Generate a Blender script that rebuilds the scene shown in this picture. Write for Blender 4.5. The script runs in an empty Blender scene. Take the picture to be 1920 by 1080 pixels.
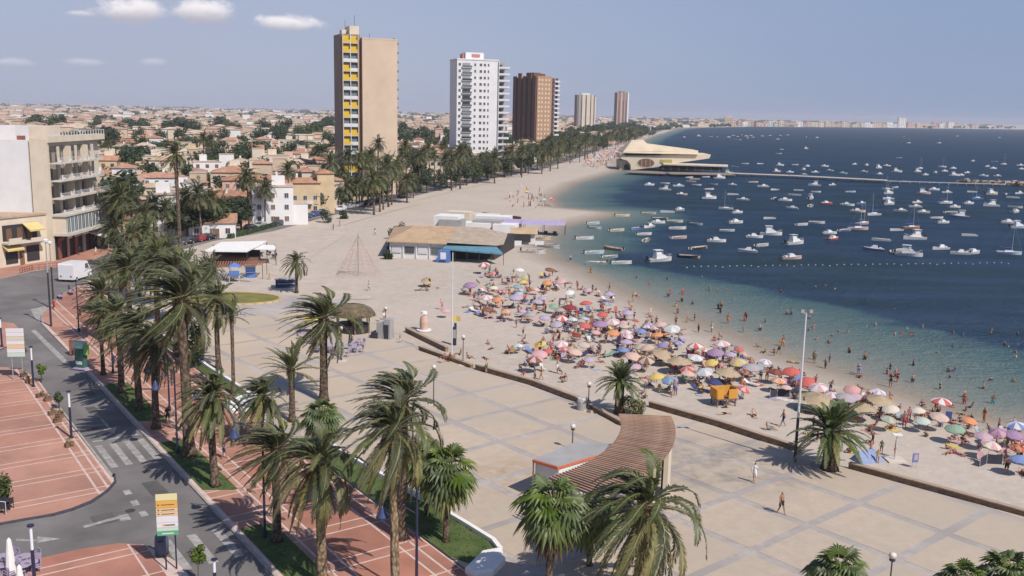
import bpy, math, random
import numpy as np
R = math.radians
random.seed(7)
rng = random.Random(11)

# ------------------------------------------------------------------ camera, world, sun, exposure
CAM_H = 29.0
FPX = 1800.0                      # focal length in pixels of the 1920 px wide photograph
PITCH = math.atan(330 / 1800)
ROLL = R(1.25)
sc = bpy.context.scene
cam = bpy.data.objects.new('camera', bpy.data.cameras.new('camera'))
sc.collection.objects.link(cam)
cam.data.sensor_width = 36.0
cam.data.lens = FPX / 1920 * 36.0
cam.data.clip_start = 0.5
cam.data.clip_end = 40000
from mathutils import Matrix, Vector
cam.matrix_world = Matrix.Translation((0, 0, CAM_H)) @ Matrix.Rotation(math.pi / 2 - PITCH, 4, 'X') @ Matrix.Rotation(ROLL, 4, 'Z')
sc.camera = cam

SUN_EL, SUN_AZ = R(48), R(-47)    # the sun stands behind the camera, to its right
S = Vector((math.cos(SUN_EL) * math.cos(SUN_AZ), math.cos(SUN_EL) * math.sin(SUN_AZ), math.sin(SUN_EL)))
sun = bpy.data.objects.new('sun', bpy.data.lights.new('sun', 'SUN'))
sc.collection.objects.link(sun)
sun.data.energy = 3.6
sun.data.angle = R(0.5)
sun.data.color = (1.0, 0.93, 0.85)
sun.rotation_euler = S.to_track_quat('Z', 'Y').to_euler()

world = bpy.data.worlds.new('World')
sc.world = world
world.use_nodes = True
NT = world.node_tree
NT.nodes.clear()
def wn(t, **k):
    n = NT.nodes.new(t)
    for a, b in k.items():
        setattr(n, a, b)
    return n
def wl(a, b):
    NT.links.new(a, b)
w_out = wn('ShaderNodeOutputWorld'); w_bg = wn('ShaderNodeBackground')
w_bg.inputs['Strength'].default_value = 0.075
wl(w_bg.outputs[0], w_out.inputs[0])
sky = wn('ShaderNodeTexSky', sky_type='NISHITA')
sky.sun_disc = False
sky.sun_elevation = SUN_EL
sky.sun_rotation = math.pi / 2 - SUN_AZ
sky.altitude = 10; sky.air_density = 1.0; sky.dust_density = 0.7; sky.ozone_density = 1.6
tint = wn('ShaderNodeMix', data_type='RGBA', blend_type='MULTIPLY')
tint.inputs['Factor'].default_value = 1.0
SKY_TINT = (0.80, 0.88, 1.12, 1)
tint.inputs['B'].default_value = SKY_TINT
wl(sky.outputs[0], tint.inputs['A'])
tc = wn('ShaderNodeTexCoord')
def vmath(op, a, b=None):
    n = wn('ShaderNodeVectorMath', operation=op)
    if isinstance(a, tuple): n.inputs[0].default_value = a
    else: wl(a, n.inputs[0])
    if b is not None:
        if isinstance(b, tuple): n.inputs[1].default_value = b
        else: wl(b, n.inputs[1])
    return n
def fmath(op, a, b=None, clamp=False):
    n = wn('ShaderNodeMath', operation=op, use_clamp=clamp)
    for i, q in enumerate((a, b)):
        if q is None: continue
        if isinstance(q, (int, float)): n.inputs[i].default_value = q
        else: wl(q, n.inputs[i])
    return n.outputs[0]
def ramp(v, a, b, c=0.0, d=1.0):
    n = wn('ShaderNodeMapRange', interpolation_type='SMOOTHSTEP')
    wl(v, n.inputs[0])
    for i, q in enumerate((a, b, c, d)): n.inputs[i + 1].default_value = q
    return n.outputs[0]
def wnoise(vec, scale, det=6, rough=0.55):
    n = wn('ShaderNodeTexNoise'); n.inputs['Scale'].default_value = scale
    n.inputs['Detail'].default_value = det; n.inputs['Roughness'].default_value = rough
    wl(vec, n.inputs['Vector'])
    return n.outputs['Fac']

def ray(px, py):
    x = (px - 960) / FPX; y = -(py - 540) / FPX
    c, s = math.cos(ROLL), math.sin(ROLL)
    xr = x * c - y * s; yr = x * s + y * c
    cp, sp = math.cos(PITCH), math.sin(PITCH)
    return (xr, cp + yr * sp, -sp + yr * cp)
def at(px, py, z=0.0):
    """The point at height z that shows at this pixel of the photograph."""
    d = ray(px, py); t = (z - CAM_H) / d[2]
    return (d[0] * t, d[1] * t)
def proj(x, y, z=0.0):
    cp, sp = math.cos(PITCH), math.sin(PITCH)
    Z = z - CAM_H
    f = y * cp - Z * sp; u = y * sp + Z * cp
    if f < 0.1: return (-1e6, -1e6, f)
    c, s = math.cos(ROLL), math.sin(ROLL)
    a, b = x / f, u / f
    return (960 + FPX * (a * c + b * s), 540 - FPX * (-a * s + b * c), f)
def height(px, base, top):
    X, Y = at(px, base)
    lo, hi = 0, 120
    for _ in range(40):
        m = (lo + hi) / 2
        if proj(X, Y, m)[1] > top: lo = m
        else: hi = m
    return lo

# clouds of the sky itself: a soft veil low in the sky and three small cumulus clouds
gen = tc.outputs['Generated']
col = tint.outputs['Result']
st = vmath('MULTIPLY', gen, (1.0, 1.0, 4.0)).outputs[0]
sep = wn('ShaderNodeSeparateXYZ'); wl(gen, sep.inputs[0])
# summer haze: thick at the horizon, thinning upwards, a little brighter inland than over the sea
hz = wn('ShaderNodeMix', data_type='RGBA')
wl(ramp(sep.outputs['X'], -0.25, 0.50), hz.inputs['Factor'])
hz.inputs['A'].default_value = (4.15, 4.55, 6.05, 1); hz.inputs['B'].default_value = (2.8, 3.6, 5.5, 1)
veil = fmath('ADD', ramp(sep.outputs['Z'], 0.0, 0.5, 0.90, 0.12), fmath('MULTIPLY', fmath('SUBTRACT', wnoise(st, 2.2, 5, 0.55), .5), .5), True)
mixv = wn('ShaderNodeMix', data_type='RGBA')
wl(veil, mixv.inputs['Factor']); wl(col, mixv.inputs['A']); wl(hz.outputs['Result'], mixv.inputs['B'])
col = mixv.outputs['Result']
for (px, py, a, b, seed, dens) in ((236, 20, 66, 24, 1.3, 1.0), (380, 23, 52, 25, 4.1, 1.0), (545, 46, 62, 16, 7.7, .95), (150, 26, 24, 7, 2.2, .5), (20, 118, 46, 9, 3.0, .3), (160, 118, 32, 9, 9.0, .3), (285, 118, 26, 9, 5.0, .25)):
    d = Vector(ray(px, py)).normalized()
    df = vmath('SUBTRACT', gen, tuple(d)).outputs[0]
    k = FPX
    scv = vmath('MULTIPLY', df, (k / a, k / a, k / b)).outputs[0]
    ln = wn('ShaderNodeVectorMath', operation='LENGTH'); wl(scv, ln.inputs[0])
    off = vmath('ADD', vmath('MULTIPLY', gen, (1, 1, 1.5)).outputs[0], (seed, seed * .7, 0)).outputs[0]
    nz = wnoise(off, 42, 7, 0.6)
    v = fmath('ADD', ln.outputs['Value'], fmath('MULTIPLY', fmath('SUBTRACT', nz, 0.5), 1.9))
    m = fmath('MULTIPLY', ramp(v, 0.35, 1.15, 1.0, 0.0), dens)
    s2 = wn('ShaderNodeSeparateXYZ'); wl(scv, s2.inputs[0])
    shade = ramp(fmath('ADD', s2.outputs['Z'], fmath('MULTIPLY', nz, 0.8)), -0.3, 0.9)
    cc = wn('ShaderNodeMix', data_type='RGBA'); wl(shade, cc.inputs['Factor'])
    cc.inputs['A'].default_value = (4.9, 4.75, 5.6, 1); cc.inputs['B'].default_value = (9.8, 9.3, 9.6, 1)
    mx = wn('ShaderNodeMix', data_type='RGBA')
    wl(m, mx.inputs['Factor']); wl(col, mx.inputs['A']); wl(cc.outputs['Result'], mx.inputs['B'])
    col = mx.outputs['Result']
wl(col, w_bg.inputs['Color'])

vs = sc.view_settings
vs.view_transform = 'Standard'
try: vs.look = 'None'
except Exception: pass
vs.exposure = 0.40; vs.gamma = 1.0; vs.use_curve_mapping = False
try:
    sc.cycles.max_bounces = 6; sc.cycles.diffuse_bounces = 2; sc.cycles.glossy_bounces = 2; sc.cycles.transparent_max_bounces = 4
except Exception: pass

# ------------------------------------------------------------------ helpers
LINK = sc.collection.objects.link
MATS = {}
def mat(name, col, rough=0.8, var=0.12, scale=3.0, bump=0.0, bscale=None, col2=None, objvar=0.0, metal=0.0, coord='Object', spec=0.3, detail=5, thin=0):
    """A material: base colour broken up by noise, a little change from object to object, fine relief."""
    if name in MATS: return MATS[name]
    m = bpy.data.materials.new(name); m.use_nodes = True
    nt = m.node_tree; N = nt.nodes; L = nt.links
    b = N['Principled BSDF']
    b.inputs['Roughness'].default_value = rough
    b.inputs['Metallic'].default_value = metal
    b.inputs['Specular IOR Level'].default_value = spec
    c = (*col, 1)
    last = None
    wpos = coord == 'World'
    if wpos: coord = 'Position'
    if var or col2:
        t = N.new('ShaderNodeNewGeometry' if wpos else 'ShaderNodeTexCoord')
        n = N.new('ShaderNodeTexNoise'); n.inputs['Scale'].default_value = scale; n.inputs['Detail'].default_value = detail
        n.inputs['Roughness'].default_value = 0.62
        L.new(t.outputs[coord], n.inputs['Vector'])
        mr = N.new('ShaderNodeMapRange'); L.new(n.outputs['Fac'], mr.inputs[0])
        mr.inputs[1].default_value = 0.32; mr.inputs[2].default_value = 0.68
        mx = N.new('ShaderNodeMix'); mx.data_type = 'RGBA'
        L.new(mr.outputs[0], mx.inputs['Factor'])
        c2 = col2 or tuple(min(1, q * (1 + var)) for q in col)
        c1 = col if col2 else tuple(q * (1 - var) for q in col)
        mx.inputs['A'].default_value = (*c1, 1); mx.inputs['B'].default_value = (*c2, 1)
        last = mx.outputs['Result']
    if objvar:
        oi = N.new('ShaderNodeObjectInfo')
        hs = N.new('ShaderNodeHueSaturation')
        for key, lo, hi in (('Value', 1 - objvar, 1 + objvar), ('Saturation', 1 - objvar * .6, 1 + objvar * .6)):
            q = N.new('ShaderNodeMapRange'); q.inputs[3].default_value = lo; q.inputs[4].default_value = hi
            if key == 'Value': L.new(oi.outputs['Random'], q.inputs[0])
            else:
                fr = N.new('ShaderNodeMath'); fr.operation = 'FRACT'
                ml = N.new('ShaderNodeMath'); ml.operation = 'MULTIPLY'; ml.inputs[1].default_value = 17.3
                L.new(oi.outputs['Random'], ml.inputs[0]); L.new(ml.outputs[0], fr.inputs[0]); L.new(fr.outputs[0], q.inputs[0])
            L.new(q.outputs[0], hs.inputs[key])
        if last is None: hs.inputs['Color'].default_value = c
        else: L.new(last, hs.inputs['Color'])
        last = hs.outputs[0]
    if last is None: b.inputs['Base Color'].default_value = c
    else: L.new(last, b.inputs['Base Color'])
    if bump:
        t = N.new('ShaderNodeNewGeometry' if wpos else 'ShaderNodeTexCoord')
        n = N.new('ShaderNodeTexNoise'); n.inputs['Scale'].default_value = bscale or scale * 6; n.inputs['Detail'].default_value = 4
        L.new(t.outputs[coord], n.inputs['Vector'])
        bp = N.new('ShaderNodeBump'); bp.inputs['Strength'].default_value = bump; bp.inputs['Distance'].default_value = 0.05
        L.new(n.outputs['Fac'], bp.inputs['Height']); L.new(bp.outputs[0], b.inputs['Normal'])
    if thin:                                         # leaves let some light through
        tr = N.new('ShaderNodeBsdfTranslucent'); ms = N.new('ShaderNodeMixShader'); ms.inputs[0].default_value = thin
        L.new(b.outputs[0], ms.inputs[1]); L.new(tr.outputs[0], ms.inputs[2])
        if last is not None: L.new(last, tr.inputs[0])
        else: tr.inputs[0].default_value = c
        L.new(ms.outputs[0], N['Material Output'].inputs[0])
    MATS[name] = m
    return m

KIDS = {}
def tag(o, label=None, cat=None, group=None, kind=None):
    if label: o['label'] = label
    if cat: o['category'] = cat
    if group: o['group'] = group
    if kind: o['kind'] = kind
    return o
def adopt(o, parent):
    if parent is not None:
        o.parent = parent
        KIDS.setdefault(parent.name, []).append(o)
    return o
def empty(name, loc=(0, 0, 0), rz=0.0, label=None, cat=None, group=None):
    o = bpy.data.objects.new(name, None); LINK(o)
    o.empty_display_size = 0.3
    o.location = loc; o.rotation_euler = (0, 0, rz)
    return tag(o, label, cat, group)
def copy_tree(o, parent=None):
    c = o.copy(); LINK(c)
    if parent is not None: adopt(c, parent)
    for k in list(KIDS.get(o.name, ())): copy_tree(k, c)
    return c
def inst(name, mesh, parent=None, loc=None, rz=None, scale=None):
    o = bpy.data.objects.new(name, mesh); LINK(o); adopt(o, parent)
    if loc is not None: o.location = loc
    if rz is not None: o.rotation_euler = (0, 0, rz)
    if scale is not None: o.scale = scale if isinstance(scale, tuple) else (scale,) * 3
    return o

class MB:
    """Collects faces for ONE mesh object."""
    def __init__(s): s.v = []; s.f = []; s.m = []
    def add(s, vs, fs, m=0):
        k = len(s.v); s.v.extend(vs); s.f.extend([tuple(i + k for i in f) for f in fs]); s.m.extend([m] * len(fs)); return s
    def box(s, cx, cy, z0, sx, sy, sz, rot=0.0, m=0, taper=1.0):
        """A box on z0, centred on cx, cy."""
        c, n = math.cos(rot), math.sin(rot); vs = []
        for z, k in ((z0, 1.0), (z0 + sz, taper)):
            for a, b in ((-.5, -.5), (.5, -.5), (.5, .5), (-.5, .5)):
                x, y = a * sx * k, b * sy * k
                vs.append((cx + x * c - y * n, cy + x * n + y * c, z))
        return s.add(vs, [(3, 2, 1, 0), (4, 5, 6, 7), (0, 1, 5, 4), (1, 2, 6, 5), (2, 3, 7, 6), (3, 0, 4, 7)], m)
    def prism(s, poly, z0, z1, m=0, mside=None, bottom=True):
        n = len(poly)
        A = sum(poly[i][0] * poly[(i + 1) % n][1] - poly[(i + 1) % n][0] * poly[i][1] for i in range(n))
        if A < 0: poly = poly[::-1]
        vs = [(p[0], p[1], z0) for p in poly] + [(p[0], p[1], z1) for p in poly]
        s.add(vs, [tuple(range(n, 2 * n))], m)
        k = len(s.v) - 2 * n
        fs = [(i, (i + 1) % n, (i + 1) % n + n, i + n) for i in range(n)]
        if bottom: fs.append(tuple(range(n))[::-1])
        s.f.extend([tuple(i + k for i in f) for f in fs]); s.m.extend([m if mside is None else mside] * len(fs))
        return s
    def tube(s, p0, p1, r0, r1=None, n=8, m=0, caps=True):
        r1 = r0 if r1 is None else r1
        a = Vector(p0); b = Vector(p1); d = (b - a)
        if d.length < 1e-6: return s
        d.normalize(); q = d.to_track_quat('Z', 'Y'); X = q @ Vector((1, 0, 0)); Y = q @ Vector((0, 1, 0)); vs = []
        for c, r in ((a, r0), (b, r1)):
            for i in range(n):
                t = 2 * math.pi * i / n
                vs.append(tuple(c + X * (r * math.cos(t)) + Y * (r * math.sin(t))))
        fs = [(i, (i + 1) % n, (i + 1) % n + n, i + n) for i in range(n)]
        if caps: fs += [tuple(range(n))[::-1], tuple(range(n, 2 * n))]
        return s.add(vs, fs, m)
    def path(s, pts, radii, n=6, m=0):
        """A tube through points."""
        vs = []; P = [Vector(p) for p in pts]; K = len(P)
        for i, p in enumerate(P):
            d = (P[min(i + 1, K - 1)] - P[max(i - 1, 0)]).normalized(); q = d.to_track_quat('Z', 'Y')
            X = q @ Vector((1, 0, 0)); Y = q @ Vector((0, 1, 0)); r = radii[i] if isinstance(radii, (list, tuple)) else radii
            for j in range(n):
                t = 2 * math.pi * j / n; vs.append(tuple(p + X * (r * math.cos(t)) + Y * (r * math.sin(t))))
        fs = [(i * n + j, i * n + (j + 1) % n, (i + 1) * n + (j + 1) % n, (i + 1) * n + j) for i in range(K - 1) for j in range(n)]
        fs += [tuple(range(n))[::-1], tuple((K - 1) * n + j for j in range(n))]
        return s.add(vs, fs, m)
    def lathe(s, prof, cx=0, cy=0, n=12, m=0, sx=1.0, sy=1.0):
        vs = []; K = len(prof)
        for r, z in prof:
            for j in range(n):
                t = 2 * math.pi * j / n; vs.append((cx + r * sx * math.cos(t), cy + r * sy * math.sin(t), z))
        fs = [(i * n + j, i * n + (j + 1) % n, (i + 1) * n + (j + 1) % n, (i + 1) * n + j) for i in range(K - 1) for j in range(n)]
        fs += [tuple(range(n))[::-1], tuple((K - 1) * n + j for j in range(n))]
        return s.add(vs, fs, m)
    def mesh(s, name, mats, smooth=False):
        me = bpy.data.meshes.new(name)
        me.from_pydata([tuple(v) for v in s.v], [], s.f)
        mats = mats if isinstance(mats, (list, tuple)) else [mats]
        for q in mats: me.materials.append(q)
        if len(mats) > 1: me.polygons.foreach_set('material_index', s.m)
        if smooth: me.polygons.foreach_set('use_smooth', [True] * len(me.polygons))
        me.update()
        return me
    def each(s, name, mats, parent):
        """Every loose piece collected so far becomes a part of its own."""
        k = 0
        groups = []; cur = None
        for f, m_ in zip(s.f, s.m):
            lo, hi = min(f), max(f)
            if cur and lo <= cur[1] and lo >= cur[0]: cur[1] = max(cur[1], hi); cur[2].append((f, m_))
            else: cur = [lo, hi, [(f, m_)]]; groups.append(cur)
        for lo, hi, fs in groups:
            q = MB(); vs = s.v[lo:hi + 1]; c = [sum(v[i] for v in vs) / len(vs) for i in range(3)]
            q.v = [(v[0] - c[0], v[1] - c[1], v[2] - c[2]) for v in vs]; q.f = [tuple(i - lo for i in f) for f, _ in fs]; q.m = [m_ for _, m_ in fs]
            q.build(name, mats, parent, loc=c)
    def build(s, name, mats, parent=None, smooth=False, loc=None, rz=None):
        return inst(name, s.mesh(name, mats, smooth), parent, loc, rz)

ORD = 'first second third fourth fifth sixth seventh eighth ninth tenth eleventh twelfth thirteenth fourteenth fifteenth sixteenth seventeenth eighteenth nineteenth'.split()
TENS = {2: 'twenty', 3: 'thirty', 4: 'forty', 5: 'fifty', 6: 'sixty', 7: 'seventy', 8: 'eighty', 9: 'ninety'}
def ordinal(n):
    if n <= 19: return ORD[n - 1]
    if n >= 100: return 'hundred-' + (ordinal(n - 100) if n > 100 else 'th')
    t, u = divmod(n, 10)
    return (TENS[t][:-1] + 'ieth') if u == 0 else TENS[t] + '-' + ORD[u - 1]
PENDING = []
def later(o, look, where, xy, z=0.0):
    """Ask for a label: the look, the place; alike ones are told apart by their order from the left."""
    PENDING.append((o, look, where, proj(xy[0], xy[1], z)[0]))
def write_labels():
    by = {}
    for q in PENDING: by.setdefault((q[1], q[2]), []).append(q)
    for (look, where), L in by.items():
        L.sort(key=lambda q: q[3])
        for i, q in enumerate(L):
            if len(L) == 1: q[0]['label'] = look + ' ' + where
            elif i == 0: q[0]['label'] = 'leftmost ' + look + ' ' + where
            elif i == len(L) - 1: q[0]['label'] = 'rightmost ' + look + ' ' + where
            else: q[0]['label'] = ordinal(i + 1) + ' ' + look + ' from the left ' + where

# frame along the promenade: U runs down the street towards the camera, V towards the sea
A55 = R(-55)
def uv(U, V): return (U * math.cos(A55) - V * math.sin(A55), U * math.sin(A55) + V * math.cos(A55))
def xy_uv(x, y): return (x * math.cos(A55) + y * math.sin(A55), -x * math.sin(A55) + y * math.cos(A55))

def clip_poly(subject, clipper):
    """Sutherland-Hodgman: subject clipped by a convex counter-clockwise clipper."""
    out = list(subject)
    n = len(clipper)
    for i in range(n):
        a, b = clipper[i], clipper[(i + 1) % n]
        def side(p): return (b[0] - a[0]) * (p[1] - a[1]) - (b[1] - a[1]) * (p[0] - a[0])
        inp, out = out, []
        if not inp: return []
        for j in range(len(inp)):
            p, q = inp[j - 1], inp[j]
            sp_, sq = side(p), side(q)
            if (sp_ >= 0) != (sq >= 0):
                t = sp_ / (sp_ - sq)
                out.append((p[0] + (q[0] - p[0]) * t, p[1] + (q[1] - p[1]) * t))
            if sq >= 0: out.append(q)
    return out
def area(poly):
    n = len(poly)
    return 0.5 * sum(poly[i][0] * poly[(i + 1) % n][1] - poly[(i + 1) % n][0] * poly[i][1] for i in range(n))
def inside(p, poly):
    x, y = p; c = False; n = len(poly)
    for i in range(n):
        x1, y1 = poly[i]; x2, y2 = poly[i - 1]
        if (y1 > y) != (y2 > y) and x < (x2 - x1) * (y - y1) / (y2 - y1) + x1: c = not c
    return c
def px_poly(L, z=0.0): return [at(x, y, z) for x, y in L]

# ------------------------------------------------------------------ terrain and water
SHORE_PX = [(1920,795),(1800,768),(1700,735),(1600,703),(1500,672),(1400,635),(1300,598),(1220,565),(1150,532),(1100,505),(1050,487),(1030,462),(1045,440),(1060,425),(1110,413),(1150,405),(1150,398),(1050,389),(1038,372),(1080,345),(1130,330),(1160,322),(1165,300),(1200,268),(1230,255),(1270,243),(1300,240),(1400,237.5),(1600,239),(1920,243)]
shore = [(150, -120), (100, 10), (80, 45), (58, 80)] + [at(x, y, -0.45) for x, y in SHORE_PX] + [(3600, 5300), (7000, 6400), (12000, 7000)]
sea_poly = shore + [(14000, 7000), (14000, -120)]
def seg_dist(X, Y, line):
    D = np.full(X.shape, 1e9)
    for (x1, y1), (x2, y2) in zip(line[:-1], line[1:]):
        dx, dy = x2 - x1, y2 - y1
        t = np.clip(((X - x1) * dx + (Y - y1) * dy) / (dx * dx + dy * dy), 0, 1)
        D = np.minimum(D, np.hypot(X - x1 - t * dx, Y - y1 - t * dy))
    return D
def in_poly(X, Y, poly):
    c = np.zeros(X.shape, bool); n = len(poly)
    for i in range(n):
        x1, y1 = poly[i]; x2, y2 = poly[i - 1]
        if y1 == y2: continue
        c ^= ((y1 > Y) != (y2 > Y)) & (X < (x2 - x1) * (Y - y1) / (y2 - y1) + x1)
    return c
def signed(X, Y):
    d = seg_dist(X, Y, shore)
    return np.where(in_poly(X, Y, sea_poly), -d, d)          # > 0 on land
def hgt(sd):
    return np.where(sd > 0, np.minimum(-0.16, -0.45 + 0.045 * sd), np.maximum(-2.5, -0.45 + 0.1 * sd))
def ground(x, y):
    return float(hgt(signed(np.array([x]), np.array([y])))[0])
def spaced(lo, hi, step, g, far_lo, far_hi):
    a = list(np.arange(lo, hi + 0.01, step)); s = step; x = lo; L = []
    while x > far_lo: s *= g; x -= s; L.append(x)
    s = step; x = hi; H = []
    while x < far_hi: s *= g; x += s; H.append(x)
    return np.array(L[::-1] + a + H)
gx = spaced(-60, 110, 1.7, 1.07, -9000, 12500)
gy = spaced(40, 330, 1.7, 1.05, -60, 16000)
GX, GY = np.meshgrid(gx, gy)
SD = signed(GX, GY)
def grid_mesh(name, X, Y, Z, keep, attrs):
    ny, nx = X.shape
    idx = np.arange(nx * ny).reshape(ny, nx)
    q = np.stack([idx[:-1, :-1], idx[:-1, 1:], idx[1:, 1:], idx[1:, :-1]], -1)[keep]
    used = np.unique(q); re = np.full(nx * ny, -1); re[used] = np.arange(len(used))
    q = re[q]
    me = bpy.data.meshes.new(name)
    co = np.stack([X.ravel()[used], Y.ravel()[used], Z.ravel()[used]], -1)
    me.vertices.add(len(used)); me.vertices.foreach_set('co', co.ravel())
    me.loops.add(q.size); me.loops.foreach_set('vertex_index', q.ravel().astype(np.int32))
    me.polygons.add(len(q)); me.polygons.foreach_set('loop_start', np.arange(0, q.size, 4, dtype=np.int32))
    me.polygons.foreach_set('loop_total', np.full(len(q), 4, np.int32))
    me.update(calc_edges=True)
    for k, A in attrs.items():
        a = me.attributes.new(k, 'FLOAT', 'POINT'); a.data.foreach_set('value', A.ravel()[used].astype(np.float32))
    me.polygons.foreach_set('use_smooth', np.ones(len(q), bool))
    return me
# road line along the sea front and on up the coast
ROAD = [(-84, 145), (-72, 167.8), (-68, 191.8), (-63.4, 221), (-56, 259.5), (-44, 310), (-31, 365), (-13, 432), (10, 508), (32, 620), (62, 780), (100, 990), (170, 1350), (300, 2000), (520, 2600)]
def road_pt(t):
    """A point and direction t metres along the sea-front road."""
    for (x1, y1), (x2, y2) in zip(ROAD[:-1], ROAD[1:]):
        l = math.hypot(x2 - x1, y2 - y1)
        if t <= l: return (x1 + (x2 - x1) * t / l, y1 + (y2 - y1) * t / l, math.atan2(y2 - y1, x2 - x1))
        t -= l
    return (x2, y2, math.atan2(y2 - y1, x2 - x1))
land_side = ROAD + [(-12000, 2600), (-12000, -60), (-84, -60)]
RD = seg_dist(GX, GY, ROAD)
town = np.where(in_poly(GX, GY, land_side), RD, -RD)

def node_mat(name):
    m = bpy.data.materials.new(name); m.use_nodes = True
    nt = m.node_tree; return m, nt.nodes, nt.links, nt.nodes['Principled BSDF']
def mk_ramp(N, stops):
    r = N.new('ShaderNodeValToRGB'); e = r.color_ramp.elements
    while len(e) < len(stops): e.new(0.5)
    for q, (p, c) in zip(e, stops): q.position = p; q.color = (*c, 1)
    return r
# land: dry sand by the water, wet at the edge, ochre and scrub inland
m, N, L, B = node_mat('land')
sdn = N.new('ShaderNodeAttribute'); sdn.attribute_name = 'sd'
twn = N.new('ShaderNodeAttribute'); twn.attribute_name = 'town'
tcn = N.new('ShaderNodeTexCoord')
def nz(scale, det=5, rough=.6, vec=None):
    n = N.new('ShaderNodeTexNoise'); n.inputs['Scale'].default_value = scale; n.inputs['Detail'].default_value = det; n.inputs['Roughness'].default_value = rough
    L.new(vec or tcn.outputs['Object'], n.inputs['Vector']); return n.outputs['Fac']
def mr(v, a, b, c=0., d=1.):
    n = N.new('ShaderNodeMapRange'); L.new(v, n.inputs[0])
    for i, q in enumerate((a, b, c, d)): n.inputs[i + 1].default_value = q
    return n.outputs[0]
def mth(op, a, b):
    n = N.new('ShaderNodeMath'); n.operation = op
    for i, q in enumerate((a, b)):
        if isinstance(q, (int, float)): n.inputs[i].default_value = q
        else: L.new(q, n.inputs[i])
    return n.outputs[0]
def mixc(f, a, b):
    n = N.new('ShaderNodeMix'); n.data_type = 'RGBA'
    L.new(f, n.inputs['Factor'])
    for k, q in (('A', a), ('B', b)):
        if isinstance(q, tuple): n.inputs[k].default_value = (*q, 1)
        else: L.new(q, n.inputs[k])
    return n.outputs['Result']
fine = nz(0.9, 8, .7); big = nz(0.05, 4)
sandc = mixc(mr(fine, .3, .7), (0.40, 0.345, 0.285), (0.53, 0.468, 0.40))
sandc = mixc(mr(nz(.35, 8, .75), .38, .62, 0., .55), sandc, (0.36, 0.305, 0.25))
sandc = mixc(mr(big, .35, .65), sandc, mixc(mr(fine, .3, .7), (0.45, 0.38, 0.305), (0.51, 0.44, 0.37)))
wet = mr(mth('ADD', sdn.outputs['Fac'], mth('MULTIPLY', mth('SUBTRACT', fine, .5), 2.2)), 0.6, 8.5)
sandc = mixc(wet, (0.255, 0.212, 0.165), sandc)
inl = mixc(mr(nz(0.012, 6, .65), .4, .6), (0.30, 0.235, 0.16), (0.42, 0.345, 0.25))
inl = mixc(mr(nz(0.035, 5, .7), .53, .6), inl, (0.10, 0.115, 0.06))
cc = mixc(mr(twn.outputs['Fac'], -1.0, 1.0), sandc, inl)
L.new(cc, B.inputs['Base Color']); B.inputs['Roughness'].default_value = .95; B.inputs['Specular IOR Level'].default_value = .15
bp = N.new('ShaderNodeBump'); bp.inputs['Strength'].default_value = .55; bp.inputs['Distance'].default_value = .12
L.new(nz(1.6, 5, .65), bp.inputs['Height']); L.new(bp.outputs[0], B.inputs['Normal'])
LAND = m
keep = (np.minimum.reduce([-SD[:-1, :-1], -SD[:-1, 1:], -SD[1:, 1:], -SD[1:, :-1]]) < 60)
# no terrain under the plaza or the streets: they are sheets above it
o = inst('ground', grid_mesh('ground', GX, GY, hgt(SD), keep, {'sd': SD, 'town': town}))
o.data.materials.append(LAND); tag(o, 'sandy beach and dry land reaching from the waterline to the horizon', None, None, 'structure')

# water: the colour of its depth, sandy at the edge, green over the shallows, blue beyond the drop, sky glint streaks painted in
deep = [(58, 60), (78, 92)] + [at(x, y, -.45) for x, y in ((1920,662),(1820,636),(1700,607),(1600,582),(1500,560),(1420,540),(1350,526),(1280,514),(1210,503),(1160,497))] 
dd = seg_dist(GX, GY, deep)
deep_side = in_poly(GX, GY, deep + [(22, 215), (4000, 900), (4000, 60)])
wd = -SD
k1 = 0.58 * wd / np.maximum(wd + dd, .1)
near_ = np.where(deep_side, 0.58 + np.clip(dd / 5., 0, 1) * .42, k1)
far_ = np.clip(wd / 38., 0, 1) ** .8
bay = np.clip((GY - 185) / 25., 0, 1)
depth = near_ * (1 - bay) + far_ * bay
m, N, L, B = node_mat('sea_water')
tcn = N.new('ShaderNodeTexCoord')
dn = N.new('ShaderNodeAttribute'); dn.attribute_name = 'depth'
mp = N.new('ShaderNodeMapping'); mp.inputs['Scale'].default_value = (1, 2.6, 1); mp.inputs['Rotation'].default_value = (0, 0, R(28))
L.new(tcn.outputs['Object'], mp.inputs[0])
streak = nz(0.045, 6, .6, mp.outputs[0])
dq = mth('ADD', dn.outputs['Fac'], mth('MULTIPLY', mth('SUBTRACT', streak, .5), mr(dn.outputs['Fac'], 0, .6, .12, .42)))
cr = mk_ramp(N, [(0.0, (0.27, 0.24, 0.19)), (0.10, (0.18, 0.20, 0.178)), (0.28, (0.122, 0.168, 0.160)), (0.54, (0.072, 0.140, 0.146)), (0.62, (0.040, 0.092, 0.118)), (0.70, (0.0165, 0.050, 0.094)), (1.0, (0.0125, 0.040, 0.082))])
L.new(dq, cr.inputs[0])
wcol = mixc(mr(nz(0.008, 5, .6, mp.outputs[0]), .42, .62), cr.outputs[0], mixc(mr(dn.outputs['Fac'], .6, 1.0), cr.outputs[0], (0.016, 0.040, 0.055)))
df = N.new('ShaderNodeBsdfDiffuse'); gl = N.new('ShaderNodeBsdfGlossy'); gl.inputs['Roughness'].default_value = .20
mp3 = N.new('ShaderNodeMapping'); mp3.inputs['Scale'].default_value = (.35, 1.6, 1); mp3.inputs['Rotation'].default_value = (0, 0, R(12))
L.new(tcn.outputs['Object'], mp3.inputs[0])
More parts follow.
